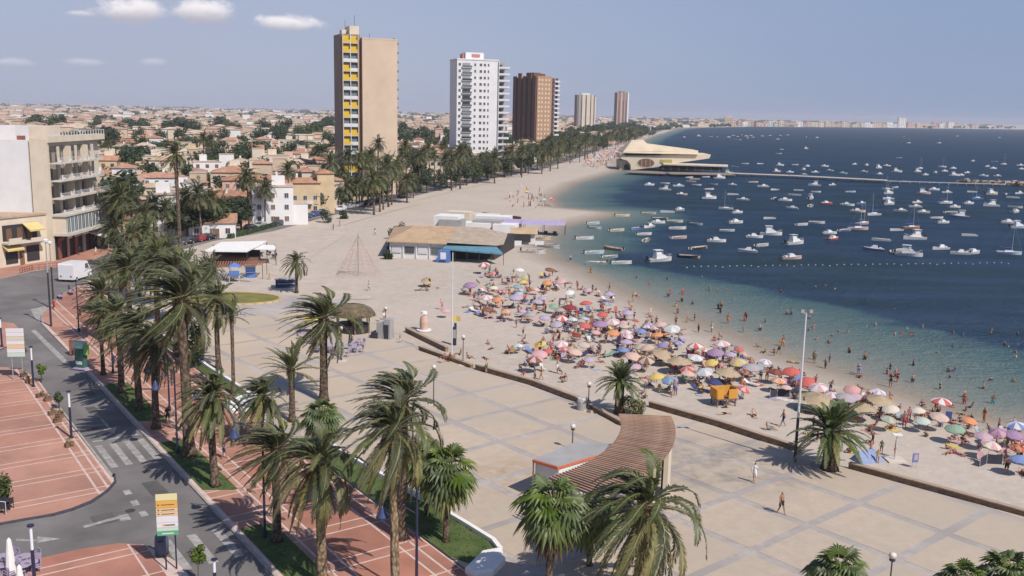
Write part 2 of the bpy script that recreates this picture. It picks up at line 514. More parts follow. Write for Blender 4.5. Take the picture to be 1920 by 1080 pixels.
wcol = mixc(mth('MULTIPLY', mr(nz(0.06, 6, .65, mp3.outputs[0]), .42, .62), mr(dn.outputs['Fac'], .35, .7, 0., .8)), wcol, (0.026, 0.058, 0.108))  # bluer streaks put the glint of the sky into the water colour
L.new(wcol, df.inputs['Color'])
fr = N.new('ShaderNodeFresnel'); fr.inputs['IOR'].default_value = 1.33
msh = N.new('ShaderNodeMixShader'); L.new(mr(fr.outputs[0], 0.02, .7, .02, .17), msh.inputs[0])      # wave slopes keep the mirror weak
L.new(df.outputs[0], msh.inputs[1]); L.new(gl.outputs[0], msh.inputs[2]); L.new(msh.outputs[0], N['Material Output'].inputs[0])
mp2 = N.new('ShaderNodeMapping'); mp2.inputs['Scale'].default_value = (1, 1.9, 1); mp2.inputs['Rotation'].default_value = (0, 0, R(20))
L.new(tcn.outputs['Object'], mp2.inputs[0])
hN = mth('ADD', mth('MULTIPLY', nz(0.55, 4, .6, mp2.outputs[0]), 1.0), mth('MULTIPLY', nz(2.2, 3, .6, mp2.outputs[0]), .30))
bp = N.new('ShaderNodeBump'); bp.inputs['Distance'].default_value = 1.0
L.new(mr(dn.outputs['Fac'], 0, .5, .4, .95), bp.inputs['Strength'])
L.new(hN, bp.inputs['Height'])
for q_ in (df, gl, fr): L.new(bp.outputs[0], q_.inputs['Normal'])
WATER = m
keepw = (np.minimum.reduce([SD[:-1, :-1], SD[:-1, 1:], SD[1:, 1:], SD[1:, :-1]]) < 6)
o = inst('sea', grid_mesh('sea', GX, GY, np.full(GX.shape, -0.45), keepw, {'depth': depth}))
o.data.materials.append(WATER); tag(o, 'calm sea, green over the shallows and dark blue beyond', None, None, 'structure')

# ------------------------------------------------------------------ streets, pavements, plaza
ASPH = mat('asphalt', (0.165, 0.152, 0.144), .9, .26, .16, .25, 14, spec=.25, coord='World', detail=9)
PAINT = mat('road_paint', (0.21, 0.20, 0.185), .8, .3, 2.2, spec=.2, col2=(0.43, 0.41, 0.38), coord='World', detail=9)
KERB = mat('kerb_stone', (0.36, 0.32, 0.28), .85, .2, 1.5)
KERBD = mat('blue_black_kerb', (0.07, 0.068, 0.085), .8, .25, 2)
REDB = mat('pale_pink_stone_bands', (0.56, 0.43, 0.37), .8, .15, 1.2)
REDP = mat('red_paving', (0.35, 0.165, 0.118), .85, .22, .22, .2, 9, objvar=.07, coord='World', detail=9)
REDQ = mat('faded_red_paving', (0.40, 0.21, 0.152), .85, .2, .22, .2, 9, objvar=.06, coord='World', detail=9)
BAND = mat('grey_stone_bands', (0.385, 0.345, 0.315), .85, .2, .13, .15, 8, coord='World', detail=8)
TAN = mat('tan_plaza_concrete', (0.50, 0.40, 0.295), .88, .2, .07, .2, 7, col2=(0.41, 0.35, 0.285), objvar=.035, detail=10, coord='World')
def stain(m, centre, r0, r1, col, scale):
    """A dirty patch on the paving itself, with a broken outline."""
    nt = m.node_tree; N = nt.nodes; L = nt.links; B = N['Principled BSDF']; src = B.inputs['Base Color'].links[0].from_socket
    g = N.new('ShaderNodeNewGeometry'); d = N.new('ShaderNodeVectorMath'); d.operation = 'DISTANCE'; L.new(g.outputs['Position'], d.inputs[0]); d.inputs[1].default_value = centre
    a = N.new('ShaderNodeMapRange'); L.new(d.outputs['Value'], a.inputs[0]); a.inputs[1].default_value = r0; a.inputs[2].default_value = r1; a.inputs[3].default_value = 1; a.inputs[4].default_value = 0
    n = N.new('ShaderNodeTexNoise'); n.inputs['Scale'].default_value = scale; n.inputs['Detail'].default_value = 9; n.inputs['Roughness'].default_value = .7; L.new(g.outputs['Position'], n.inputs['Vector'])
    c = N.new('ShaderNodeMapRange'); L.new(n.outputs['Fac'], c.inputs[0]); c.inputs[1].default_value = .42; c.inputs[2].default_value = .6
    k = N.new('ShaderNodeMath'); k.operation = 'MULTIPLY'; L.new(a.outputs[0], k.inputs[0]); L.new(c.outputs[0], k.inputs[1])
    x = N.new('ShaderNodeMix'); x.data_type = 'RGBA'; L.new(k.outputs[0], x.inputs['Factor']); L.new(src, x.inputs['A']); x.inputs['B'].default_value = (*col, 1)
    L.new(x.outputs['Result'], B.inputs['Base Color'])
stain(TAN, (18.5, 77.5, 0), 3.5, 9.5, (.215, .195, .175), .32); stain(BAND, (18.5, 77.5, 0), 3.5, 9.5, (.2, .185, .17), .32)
stain(TAN, (0, 74, 0), 1, 6, (.36, .24, .15), .5); stain(TAN, (10, 60, 0), 5, 60, (.41, .34, .265), .9); stain(BAND, (10, 60, 0), 5, 60, (.32, .285, .26), .9)
TANL = mat('pale_promenade_paving', (0.47, 0.40, 0.33), .9, .1, .3, .2, 6)
GRASS = mat('mown_grass', (0.052, 0.085, 0.022), .95, .3, .9, .8, 12, col2=(0.105, 0.135, 0.045))
SOIL = mat('dry_soil', (0.26, 0.20, 0.13), .95, .25, .8, .4)
WHITE = mat('white_paint', (0.78, 0.755, 0.72), .6, .06, 1.5)
YELK = mat('yellow_kerb_paint', (0.50, 0.38, 0.17), .8, .3, 1.0)

def sheet(name, poly, z, m, label=None, kind='structure', parent=None):
    if area(poly) < 0: poly = poly[::-1]
    b = MB(); b.add([(p[0], p[1], z) for p in poly], [tuple(range(len(poly)))])
    o = b.build(name, m, parent)
    if parent is None: tag(o, label, None, None, kind)
    return o

# asphalt: the crossing, the street beside the promenade, the side street, the sea-front road
asph = px_poly([(-260, 660), (0, 500), (120, 480), (200, 465), (262, 470), (262, 500)], -.12) + [uv(-138, 30), uv(-125, 20.3), uv(-40, 20.3), uv(-30, 20.3), uv(-30, -30), uv(-150, -40)]
b = MB()
sheet('road', asph, -.12, ASPH, 'grey asphalt street running down beside the palm promenade')
b = MB(); L_ = []; R_ = []
t = 20.0
while t < 3300:
    x, y, a = road_pt(t); n = (math.sin(a), -math.cos(a))
    w = 5.0 if t < 1500 else 9
    L_.append((x - n[0] * w, y - n[1] * w)); R_.append((x + n[0] * w, y + n[1] * w)); t += 12 if t < 700 else 80
vs = [(p[0], p[1], -.124) for p in L_] + [(p[0], p[1], -.124) for p in R_]; K = len(L_)
b.add(vs, [(i, i + K, i + K + 1, i + 1) for i in range(K - 1)])
tag(b.build('seafront_road', ASPH), 'sea-front road passing behind the line of palms', None, None, 'structure')

def slab(name, poly, m_top, m_side=None, z1=0.0, z0=-.3, label=None, parent=None):
    b = MB(); b.prism(poly, z0, z1, 0, 1)
    o = b.build(name, [m_top, m_side or KERB], parent)
    if parent is None: tag(o, label, None, None, 'structure')
    return o
def kerb_run(pts, parent, m, w=.18, z=-.3, h=.32, seg=2.2):
    """Kerb stones laid end to end along a line."""
    for (x1, y1), (x2, y2) in zip(pts[:-1], pts[1:]):
        l = math.hypot(x2 - x1, y2 - y1); n = max(1, round(l / seg)); a = math.atan2(y2 - y1, x2 - x1)
        for i in range(n):
            t = (i + .5) / n
            q = inst('kerb_stone', stone_mesh(l / n - .012, w, h, m), parent, (x1 + (x2 - x1) * t, y1 + (y2 - y1) * t, z), a)
_stones = {}
def stone_mesh(l, w, h, m):
    k = (round(l, 2), w, h, m.name)
    if k not in _stones:
        b = MB(); b.box(0, 0, 0, k[0], w, h); _stones[k] = b.mesh('kerb_stone', m)
    return _stones[k]

# promenade (raised pavement beside the street), between the kerb at V 20.2 and the planting at V 30.8
prom_poly = [uv(-42, 20.4), uv(-42, 30.75), uv(-140, 30.75)] + px_poly([(250, 500), (205, 510), (165, 527), (118, 552), (80, 590), (78, 606)]) + [uv(-116, 20.4)]
prom = slab('promenade', prom_poly, REDB, KERB, label='red paved promenade with pale cross bands under the palms')
def paved(parent, poly, us, vs_, m, z, frame=uv, name='paving_panel', skip=()):
    """Panels between bands: every cell of the grid us x vs_ clipped to the outline; skip: outlines kept free."""
    if area(poly) < 0: poly = poly[::-1]
    n = 0
    for (u0, u1) in us:
        for (v0, v1) in vs_:
            cell = [frame(u0, v0), frame(u1, v0), frame(u1, v1), frame(u0, v1)]
            if area(cell) < 0: cell = cell[::-1]
            c = clip_poly(poly, cell)
            if len(c) < 3 or abs(area(c)) < .15: continue
            mid = (sum(p[0] for p in c) / len(c), sum(p[1] for p in c) / len(c))
            if any(inside(mid, s) for s in skip): continue
            b = MB(); b.prism([(p[0] - mid[0], p[1] - mid[1]) for p in c], 0, .022, bottom=False)
            o = b.build(name, m if not callable(m) else m(u0, v0), parent, loc=(mid[0], mid[1], z + rng.uniform(0, .002)))
            n += 1
    return n
lw = .19
us = []
U = -43.9 - 5.15 * 24
while U < -43:
    us.append((U + lw, U + 1.2)); us.append((U + 1.2 + lw, U + 5.15)); U += 5.15
vs_ = [(20.75, 22.85), (23.05, 23.4), (23.6, 24.55), (24.75, 28.7), (28.9, 29.65), (29.85, 30.6)]
paved(prom, [p for p in prom_poly], us, vs_, lambda u, v: REDP if v > 24 else REDQ, 0.0)
kerb_run([uv(-41.5, 20.3), uv(-116, 20.3)], prom, KERB)
kerb_run(px_poly([(78, 604), (80, 588), (118, 551), (165, 526), (205, 509)]), prom, KERB)

# grass strips on the street side of the promenade
def bed(name, poly, label, m=GRASS, edge=KERB, z=.05, blades=True):
    o = slab(name, poly, m, edge, z1=z, z0=-.05, label=label)
    return o
beds = []
for (u0, u1, lab) in ((-103.5, -88.4, 'strip of mown grass under the palms by the street, uppermost of three'), (-82.6, -69.0, 'strip of mown grass beside the zebra crossing'), (-62.0, -45.0, 'strip of mown grass at the lower end of the promenade')):
    p = [uv(u0, 20.7), uv(u1 - 1.2, 20.7), uv(u1, 22.6), uv(u1, 23.0), uv(u0 + .3, 23.0), uv(u0, 22.0)]
    beds.append((p, .05)); bed('grass_bed', p, lab)
WK = px_poly([(300, 628), (345, 655), (390, 690), (440, 722), (482, 752)])
p1 = WK + px_poly([(446, 748)]) + [uv(-91.5, 30.9), uv(-122, 30.9)]
beds.append((p1, .05)); bed('grass_bed', p1, 'long grass bed between the promenade and the plaza, far half')
WK2 = px_poly([(600, 822), (640, 850), (700, 885), (760, 921), (830, 960), (880, 990), (925, 1018), (938, 1035), (925, 1052), (890, 1062)])
p2 = WK2 + [uv(-50.5, 30.9), uv(-78, 30.9)]
beds.append((p2, .05)); bed('grass_bed', p2, 'long grass bed between the promenade and the plaza, near half')

# white rounded kerbs of the long beds, one stone after another
def white_kerb(pts, label, w=.32, h=.34, fat_end=None):
    e = empty('planter_kerb', (pts[0][0], pts[0][1], 0), 0, label, 'kerb')
    for (x1, y1), (x2, y2) in zip(pts[:-1], pts[1:]):
        l = math.hypot(x2 - x1, y2 - y1); n = max(1, round(l / 1.4)); a = math.atan2(y2 - y1, x2 - x1)
        for i in range(n):
            t = (i + .5) / n
            o = inst('kerb_stone', stone_mesh(l / n + .01, w, h, WHITE), e, (x1 + (x2 - x1) * t - e.location.x, y1 + (y2 - y1) * t - e.location.y, 0), a)
    return e
white_kerb(WK, 'white kerb along the far half of the long grass bed')
white_kerb(WK2, 'white kerb curling round the near end of the long grass bed')
for (P, lab) in (([(420, 752), (446, 738), (482, 735), (484, 752), (470, 760), (432, 768)], 'white slanting block closing the far grass bed'), ([(872, 1062), (905, 1030), (938, 1024), (948, 1044), (925, 1068), (890, 1074)], 'white rounded block at the near tip of the long grass bed')):
    b = MB(); pp = px_poly(P, .5); c = (sum(p[0] for p in pp) / len(pp), sum(p[1] for p in pp) / len(pp)); n = len(pp)
    if area(pp) < 0: pp = pp[::-1]
    ring = lambda k, z: [((p[0] - c[0]) * k, (p[1] - c[1]) * k, z) for p in pp]
    vsx = ring(1, 0) + ring(1.0, .4) + ring(.88, .52) + ring(.5, .56)
    b.add(vsx, [(i + r * n, (i + 1) % n + r * n, (i + 1) % n + (r + 1) * n, i + (r + 1) * n) for r in range(3) for i in range(n)] + [tuple(range(3 * n, 4 * n))])
    tag(b.build('bed_end_block', WHITE, loc=(c[0], c[1], 0)), lab, 'concrete block')

# corner pavement with café terrace, and the lower corner
cp = px_poly([(-120, 688), (0, 688), (40, 690), (72, 712)]) + [uv(-95, 15.3), uv(-76.5, 15.5)] + px_poly([(213, 888), (214, 902), (200, 918), (170, 938), (135, 952), (100, 962), (0, 980), (-200, 1012)])
corner = slab('corner_pavement', cp, REDB, KERBD, label='red paved corner with long pale bands beside the side street')
us = []
U = -97.3 - 4.45 * 6
while U < -66:
    us.append((U + .2, U + 1.0)); us.append((U + 1.2, U + 4.45)); U += 4.45
paved(corner, cp, us, [(-30, 13.9), (14.1, 14.7), (14.9, 15.2)], REDQ, 0.0)
cpts = [uv(-98, 15.45), uv(-76.6, 15.6)] + px_poly([(214, 888), (216, 902), (201, 919), (171, 940), (136, 954), (100, 964), (50, 972), (0, 981)])
kerb_run(cpts[:2], corner, KERB); kerb_run(cpts[1:], corner, KERBD, seg=.9)
lp = px_poly([(-260, 1085), (0, 1072), (75, 1047), (150, 1030), (222, 1019), (270, 1021), (292, 1032), (330, 1052), (360, 1085), (385, 1130), (200, 1300), (-200, 1300)])
lower = slab('lower_pavement', lp, REDB, KERB, label='red paved corner at the bottom of the side street')
us = [(-72 + 4.45 * k + .2, -72 + 4.45 * k + 1.0) for k in range(12)] + [(-72 + 4.45 * k + 1.2, -72 + 4.45 * k + 4.45) for k in range(12)]
paved(lower, lp, us, [(-30, 13.6), (13.75, 14.6)], REDP, 0.0)
isl = px_poly([(-60, 596), (0, 603), (26, 606), (38, 618), (34, 634), (15, 648), (0, 655), (-60, 676)])
island = slab('traffic_island', isl, REDQ, KERBD, label='small red paved island at the road junction')
shop_pav = px_poly([(-120, 560), (0, 522), (60, 508), (120, 499), (165, 490), (200, 476)]) + [(-78.6, 222), (-96, 222), (-96, 140)]
shopp = slab('shop_pavement', shop_pav, REDQ, KERB, label='red pavement in front of the shops and cafés')

# painted markings on the asphalt
def mark(name, poly, label, parent=None):
    return sheet(name, poly, -.116, PAINT, label, 'structure', parent)
zc = None
for k, v in enumerate((16.0, 17.15, 18.3, 19.45)):
    mark('crossing_stripe', [uv(-85.0, v), uv(-79.0, v), uv(-79.0, v + .55), uv(-85.0, v + .55)], 'white stripe of the upper zebra crossing')
mark('stop_line', [uv(-86.5, 16.1), uv(-86.1, 16.1), uv(-86.1, 19.9), uv(-86.5, 19.9)], 'white stop line before the zebra crossing')
mark('direction_arrow', [uv(-92.5, 18.0), uv(-89.2, 18.0), uv(-89.2, 17.6), uv(-87.6, 18.15), uv(-89.2, 18.7), uv(-89.2, 18.25), uv(-92.5, 18.25)], 'white arrow painted on the street')
for k, v in enumerate((12.1, 14.0, 15.7, 17.4, 19.1)):
    mark('crossing_stripe', [uv(-63.2, v), uv(-58.2, v), uv(-58.2, v + .6), uv(-63.2, v + .6)], 'white stripe of the lower zebra crossing')
for (x, y) in ((239, 923), (253, 943), (269, 963)):
    X, Y = at(x, y, -.12); U, V = xy_uv(X, Y)
    mark('lane_dash', [uv(U - .5, V - .25), uv(U + .5, V - .25), uv(U + .5, V + .25), uv(U - .5, V + .25)], 'short white dash at the mouth of the side street')
mark('yield_block', px_poly([(222, 966), (240, 964), (246, 974), (226, 977)], -.12), 'white block at the end of the lane line')
mark('lane_line', px_poly([(155, 986), (222, 968), (224, 972), (158, 990)], -.12), 'thin white lane line in the side street')
mark('lane_arrow', px_poly([(30, 1010), (70, 1012), (70, 1006), (115, 1010), (70, 1018), (70, 1015), (30, 1014)], -.12), 'worn white arrow in the side street')
mark('hatched_wedge', px_poly([(58, 620), (66, 618), (118, 668), (132, 684), (118, 680)], -.12), 'pale painted wedge beside the kerb')
mark('hatched_wedge', px_poly([(57, 580), (84, 574), (92, 580), (76, 592), (74, 606), (66, 596)], -.12), 'pale painted wedge at the junction corner')

PATCH = mat('asphalt_patch', (0.10, 0.093, 0.09), .9, .2, .6, .3, 12, coord='World'); IRON = mat('cast_iron', (.06, .055, .05), .6, .2, 4)
for k, (U, V, a, c) in enumerate(((-97, 17.5, 2.6, 1.0), (-74.5, 17.2, 3.2, 1.3), (-70, 12.5, 2.0, 1.6), (-105, 18.6, 4.5, .8), (-66.5, 18.6, 2.2, 1.0))):
    sheet('asphalt_patch', [uv(U, V), uv(U + a, V + .05), uv(U + a - .1, V + c), uv(U + .05, V + c - .1)], -.1185, PATCH, 'darker rectangular repair in the asphalt of the street')
for k, (U, V) in enumerate(((-90, 17.0), (-76.8, 18.2), (-69.5, 15.2), (-100.5, 18.0), (-65.2, 16.6))):
    b = MB(); b.lathe([(.36, -.119), (.36, -.106), (.02, -.106)], n=16); o = b.build('manhole_cover', IRON, loc=(*uv(U, V), 0)); tag(o, None, 'manhole cover', 'manhole covers in the street'); later(o, 'dark round manhole cover', 'in the grey street', uv(U, V))
# plaza: pale slabs between grey bands laid in squares
A50 = R(-50)
def uv5(U, V): return (U * math.cos(A50) - V * math.sin(A50), U * math.sin(A50) + V * math.cos(A50))
plaza_edge_wall = px_poly([(760, 628), (787, 658), (893, 694), (1080, 754), (1165, 800), (1222, 766), (1500, 849), (1590, 879), (1920, 969)])
plaza_poly = px_poly([(352, 590), (400, 566), (470, 566), (520, 552), (640, 560), (700, 590)]) + plaza_edge_wall + [(62, 45), (62, 20), (-1, 20), uv(-36, 31.0), uv(-50.0, 30.9)] + px_poly([(948, 1048), (938, 1028), (830, 957), (640, 847), (600, 820)]) + [uv(-79, 30.9), uv(-90, 30.9)] + px_poly([(484, 750), (390, 688), (300, 626)]) 
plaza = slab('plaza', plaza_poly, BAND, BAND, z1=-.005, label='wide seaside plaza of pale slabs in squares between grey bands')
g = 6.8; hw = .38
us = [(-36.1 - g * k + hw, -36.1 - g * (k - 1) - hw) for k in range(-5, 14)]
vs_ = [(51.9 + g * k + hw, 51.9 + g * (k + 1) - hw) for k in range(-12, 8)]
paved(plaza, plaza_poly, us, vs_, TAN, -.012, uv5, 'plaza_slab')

# low stone wall between plaza and beach, coping stones on top
WALLM = mat('brown_rubble_wall', (0.235, 0.155, 0.10), .95, .35, 3, .8, 10, objvar=.15)
COPE = mat('pale_coping', (0.38, 0.28, 0.205), .9, .12, 2, objvar=.06)
for pts, lab in (([(762, 620), (838, 657)], 'short brown stone wall standing free on the sand'), ([(787, 655), (885, 690)], 'low brown stone wall with people sitting on it by the flagpole'),
        ([(893, 690), (1000, 720), (1080, 750), (1167, 798)], 'low stone wall from the gap to the pergola'), ([(1218, 760), (1350, 797), (1500, 846)], 'low stone wall between the two beach palms'),
        ([(1592, 876), (1760, 922), (1925, 968), (2100, 1020)], 'low stone wall running off towards the bottom of the beach')):
    P = px_poly(pts); e = empty('seat_wall', (P[0][0], P[0][1], 0), 0, lab, 'wall')
    for (x1, y1), (x2, y2) in zip(P[:-1], P[1:]):
        l = math.hypot(x2 - x1, y2 - y1); n = max(1, round(l / 1.1)); a = math.atan2(y2 - y1, x2 - x1)
        for i in range(n):
            t = (i + .5) / n; lx, ly = x1 + (x2 - x1) * t - P[0][0], y1 + (y2 - y1) * t - P[0][1]
            k = rng.uniform(.94, 1.04)
            inst('stone_block', stone_mesh(l / n - .02, .38, .5, WALLM), e, (lx, ly, -.12), a, (1, k, 1))
            inst('coping_stone', stone_mesh(l / n - .012, .5, .09, COPE), e, (lx, ly, .38 + rng.uniform(0, .012)), a)

# round planting bed with yellow kerb, paths on the sand
yp = []
cx, cy = at(425, 560)
for i in range(28):
    t = 2 * math.pi * i / 28
    yp.append((cx + 8.2 * math.cos(t), cy + 4.8 * math.sin(t)))
o = slab('planting_bed', yp, mat('yellowed_grass', (0.24, 0.20, 0.06), .95, .3, .4, .5, col2=(0.12, 0.13, 0.04)), YELK, z1=.12, z0=-.1, label='oval planting bed of yellowed grass with yellow kerb')
kerb_run([(p[0], p[1]) for p in yp + yp[:1]], o, YELK, w=.5, z=-.1, h=.3)
fp = []
for px_, py_ in ((250, 470), (330, 468), (440, 442), (560, 412), (650, 394)): pass
L2 = []; R2 = []
t = 45.0
while t < 900:
    x, y, a = road_pt(t); n = (math.sin(a), -math.cos(a)); L2.append((x + n[0] * 5.2, y + n[1] * 5.2)); R2.append((x + n[0] * (16 if t < 170 else 11), y + n[1] * (16 if t < 170 else 11))); t += 12
b = MB(); K = len(L2)
b.add([(p[0], p[1], -.08) for p in L2] + [(p[0], p[1], -.08) for p in R2] + [(p[0], p[1], -.3) for p in L2], [(i, i + K, i + K + 1, i + 1) for i in range(K - 1)] + [(i, i + 1, i + 1 + 2 * K, i + 2 * K) for i in range(K - 1)])
tag(b.build('seafront_walk', TANL), 'pale walk along the sea-front road behind the beach', None, None, 'structure')
sq = px_poly([(520, 552), (400, 566), (352, 588), (300, 560), (270, 520), (300, 480), (400, 452), (520, 432), (640, 405), (650, 440), (600, 470), (560, 500), (640, 520), (700, 560), (640, 562)], -.1)
sheet('open_square', sq, -.1, TANL, 'bare pale square between the beach bar and the palms')

# ------------------------------------------------------------------ palms
FR_C = mat('bright_palm_frond', (0.062, 0.10, 0.028), .55, .3, .6, col2=(0.135, 0.165, 0.05), objvar=.3, spec=.5, thin=.22)
FR_D = mat('date_palm_frond', (0.05, 0.07, 0.028), .55, .3, .6, col2=(0.135, 0.14, 0.052), objvar=.4, spec=.5, thin=.22)
FR_Y = mat('yellowing_frond', (0.155, 0.15, 0.055), .6, .3, .6, col2=(0.21, 0.185, 0.085), objvar=.25, spec=.4, thin=.2)
FR_F = mat('fan_palm_frond', (0.075, 0.12, 0.028), .5, .3, .8, col2=(0.14, 0.17, 0.045), objvar=.35, spec=.5, thin=.25)
FR_B = mat('dead_frond', (0.105, 0.07, 0.042), .9, .3, 1.2, objvar=.3)
RACH = mat('frond_rib', (0.24, 0.22, 0.11), .6, .2, 2)
FRUIT = mat('date_cluster', (0.30, 0.13, 0.035), .8, .3, 4)
def trunk_mat(name, c1, c2):
    m, N, L, B = node_mat(name)
    t = N.new('ShaderNodeTexCoord'); mp = N.new('ShaderNodeMapping'); mp.inputs['Scale'].default_value = (5, 5, 3.6)
    L.new(t.outputs['Object'], mp.inputs[0])
    v = N.new('ShaderNodeTexVoronoi'); v.inputs['Scale'].default_value = 1.0; L.new(mp.outputs[0], v.inputs['Vector'])
    n = N.new('ShaderNodeTexNoise'); n.inputs['Scale'].default_value = 1.3; n.inputs['Detail'].default_value = 6; L.new(t.outputs['Object'], n.inputs['Vector'])
    r = mk_ramp(N, [(0.1, c2), (.6, c1), (1, tuple(q * .45 for q in c1))])
    a = N.new('ShaderNodeMath'); a.operation = 'MULTIPLY'; a.inputs[1].default_value = 1.3
    L.new(v.outputs['Distance'], a.inputs[0]); L.new(a.outputs[0], r.inputs[0])
    mx = N.new('ShaderNodeMix'); mx.data_type = 'RGBA'; mx.blend_type = 'MULTIPLY'; mx.inputs['Factor'].default_value = .8
    L.new(r.outputs[0], mx.inputs['A'])
    r2 = mk_ramp(N, [(.3, (.55, .52, .5)), (.7, (1.1, 1.08, 1.05))]); L.new(n.outputs['Fac'], r2.inputs[0]); L.new(r2.outputs[0], mx.inputs['B'])
    oi = N.new('ShaderNodeObjectInfo'); hs = N.new('ShaderNodeHueSaturation'); q = N.new('ShaderNodeMapRange'); q.inputs[3].default_value = .75; q.inputs[4].default_value = 1.25
    L.new(oi.outputs['Random'], q.inputs[0]); L.new(q.outputs[0], hs.inputs['Value']); L.new(mx.outputs['Result'], hs.inputs['Color'])
    L.new(hs.outputs[0], B.inputs['Base Color']); B.inputs['Roughness'].default_value = .95; B.inputs['Specular IOR Level'].default_value = .1
    bp = N.new('ShaderNodeBump'); bp.inputs['Strength'].default_value = .8; bp.inputs['Distance'].default_value = .06
    L.new(v.outputs['Distance'], bp.inputs['Height']); bp.invert = True; L.new(bp.outputs[0], B.inputs['Normal'])
    return m
TR_D = trunk_mat('date_trunk', (0.155, 0.115, 0.085), (0.25, 0.195, 0.145))
TR_L = trunk_mat('pale_date_trunk', (0.26, 0.19, 0.12), (0.40, 0.31, 0.2))
BOOT = mat('leaf_bases', (0.12, 0.08, 0.045), .95, .35, 4, .8, 12)

def frond_curve(Ln, az, el, droop, wind, N=9, W=(-0.97, 0.22, 0.0)):
    p = Vector((0, 0, 0)); d = Vector((math.cos(el) * math.cos(az), math.cos(el) * math.sin(az), math.sin(el)))
    W = Vector(W); P = [p.copy()]; D = [d.copy()]
    for i in range(N):
        t = (i + 1) / N
        d = (d + Vector((0, 0, -droop / N * (.35 + 1.5 * t))) + W * (wind / N * (.4 + 1.1 * t))).normalized()
        p = p + d * (Ln / N); P.append(p.copy()); D.append(d.copy())
    return P, D
def feather(b, P, D, Ln, n, ll, rib=.028, mleaf=0, mrib=1, rr=None, sag=.25, wl_=0.05):
    """Rib and paired leaflets of one feather frond."""
    rr = rr or rng
    N = len(P) - 1
    b.path([tuple(p) for p in P], [rib * (1 - .75 * i / N) for i in range(N + 1)], 3, mrib)
    up = Vector((0, 0, 1))
    for k in range(n):
        t = .12 + .88 * (k + .5) / n; f = t * N; i = min(N - 1, int(f)); q = f - i
        p = P[i].lerp(P[i + 1], q); d = D[i].lerp(D[i + 1], q).normalized()
        s = d.cross(up)
        if s.length < .1: s = d.cross(Vector((1, 0, 0)))
        s.normalize(); nrm = s.cross(d).normalized()
        l = ll * (math.sin(math.pi * min(1, t * .82 + .14)) ** .7) * rr.uniform(.85, 1.12)
        for sg in (-1, 1):
            e = (s * sg * .78 + d * .72 + nrm * .22 - up * sag + Vector((-.22, .05, 0)) + Vector((rr.uniform(-.12, .12), rr.uniform(-.12, .12), rr.uniform(-.12, .12)))).normalized()
            m_ = p + e * l * .45 - up * .01; tip = p + e * l - up * (sag * l * .25)
            wv = d * (wl_ * .5)
            b.add([tuple(p - wv * .6), tuple(m_ - wv), tuple(tip), tuple(m_ + wv)], [(0, 1, 2, 3)], mleaf)
def fan_leaf(b, P, D, rad, nseg, mleaf, mrib, rr):
    """A fan leaf on its stalk: pleated segments that spread, droop and split at the tips."""
    b.path([tuple(p) for p in P], .025, 3, mrib)
    c = P[-1]; d = D[-1]; up = Vector((0, 0, 1)); s = d.cross(up)
    if s.length < .1: s = Vector((1, 0, 0))
    s.normalize(); n_ = s.cross(d).normalized()
    for k in range(nseg):
        a = (k + .5) / nseg * 2 - 1; th = a * 1.95; a2 = .95 * 3.9 / nseg * .5
        l = rad * (1 - .22 * abs(a)) * rr.uniform(.9, 1.08)
        def dr(t): return (d * math.cos(t) + s * math.sin(t)).normalized()
        e = dr(th); w0, w1 = dr(th - a2), dr(th + a2)
        mid0 = c + w0 * l * .6 - n_ * .03 - up * l * .05; mid1 = c + w1 * l * .6 - n_ * .03 - up * l * .05; midc = c + e * l * .6 + n_ * .06 - up * l * .05
        tip = c + e * l - up * l * rr.uniform(.22, .42)
        b.add([tuple(c), tuple(mid0), tuple(midc), tuple(mid1), tuple(tip)], [(0, 1, 2), (0, 2, 3), (1, 4, 2), (2, 4, 3)], mleaf)

def trunk_part(root, h, r, m, flare=1.5, lean=0.0, boots=True, n=10, name='trunk'):
    b = MB(); K = max(6, int(h / .5)); rr = random.Random(int(h * 100)); pts = []; ra = []
    for i in range(K + 1):
        t = i / K; k = 1 + (flare - 1) * max(0, 1 - t * 9) + .06 * math.sin(t * 7 + 1)
        if t > .93: k *= 1 + .25 * (t - .93) / .07
        pts.append((lean * t * t * h, .02 * h * math.sin(t * 2.2), h * t)); ra.append(r * k * rr.uniform(.96, 1.04))
    b.path(pts, ra, n)
    o = b.build(name, m, root, smooth=True)
    return o
def boots_part(root, h, r, m):
    b = MB(); rr = random.Random(3)
    for k in range(44):
        a = k * 2.4; z = h - 1.05 + 1.0 * k / 44; q = r * (1.0 + .55 * (k / 44))
        d = Vector((math.cos(a), math.sin(a), .9)).normalized(); p = Vector((q * .6 * math.cos(a), q * .6 * math.sin(a), z)); t = p + d * .34
        s = Vector((-math.sin(a), math.cos(a), 0)) * .07
        b.add([tuple(p - s), tuple(p + s), tuple(t + s * .5), tuple(t - s * .5), tuple(p - d * .1 + Vector((math.cos(a), math.sin(a), 0)) * .12)], [(0, 1, 2, 3), (4, 1, 2), (4, 0, 3), (4, 3, 2)])
    return b.build('leaf_base', m, root)

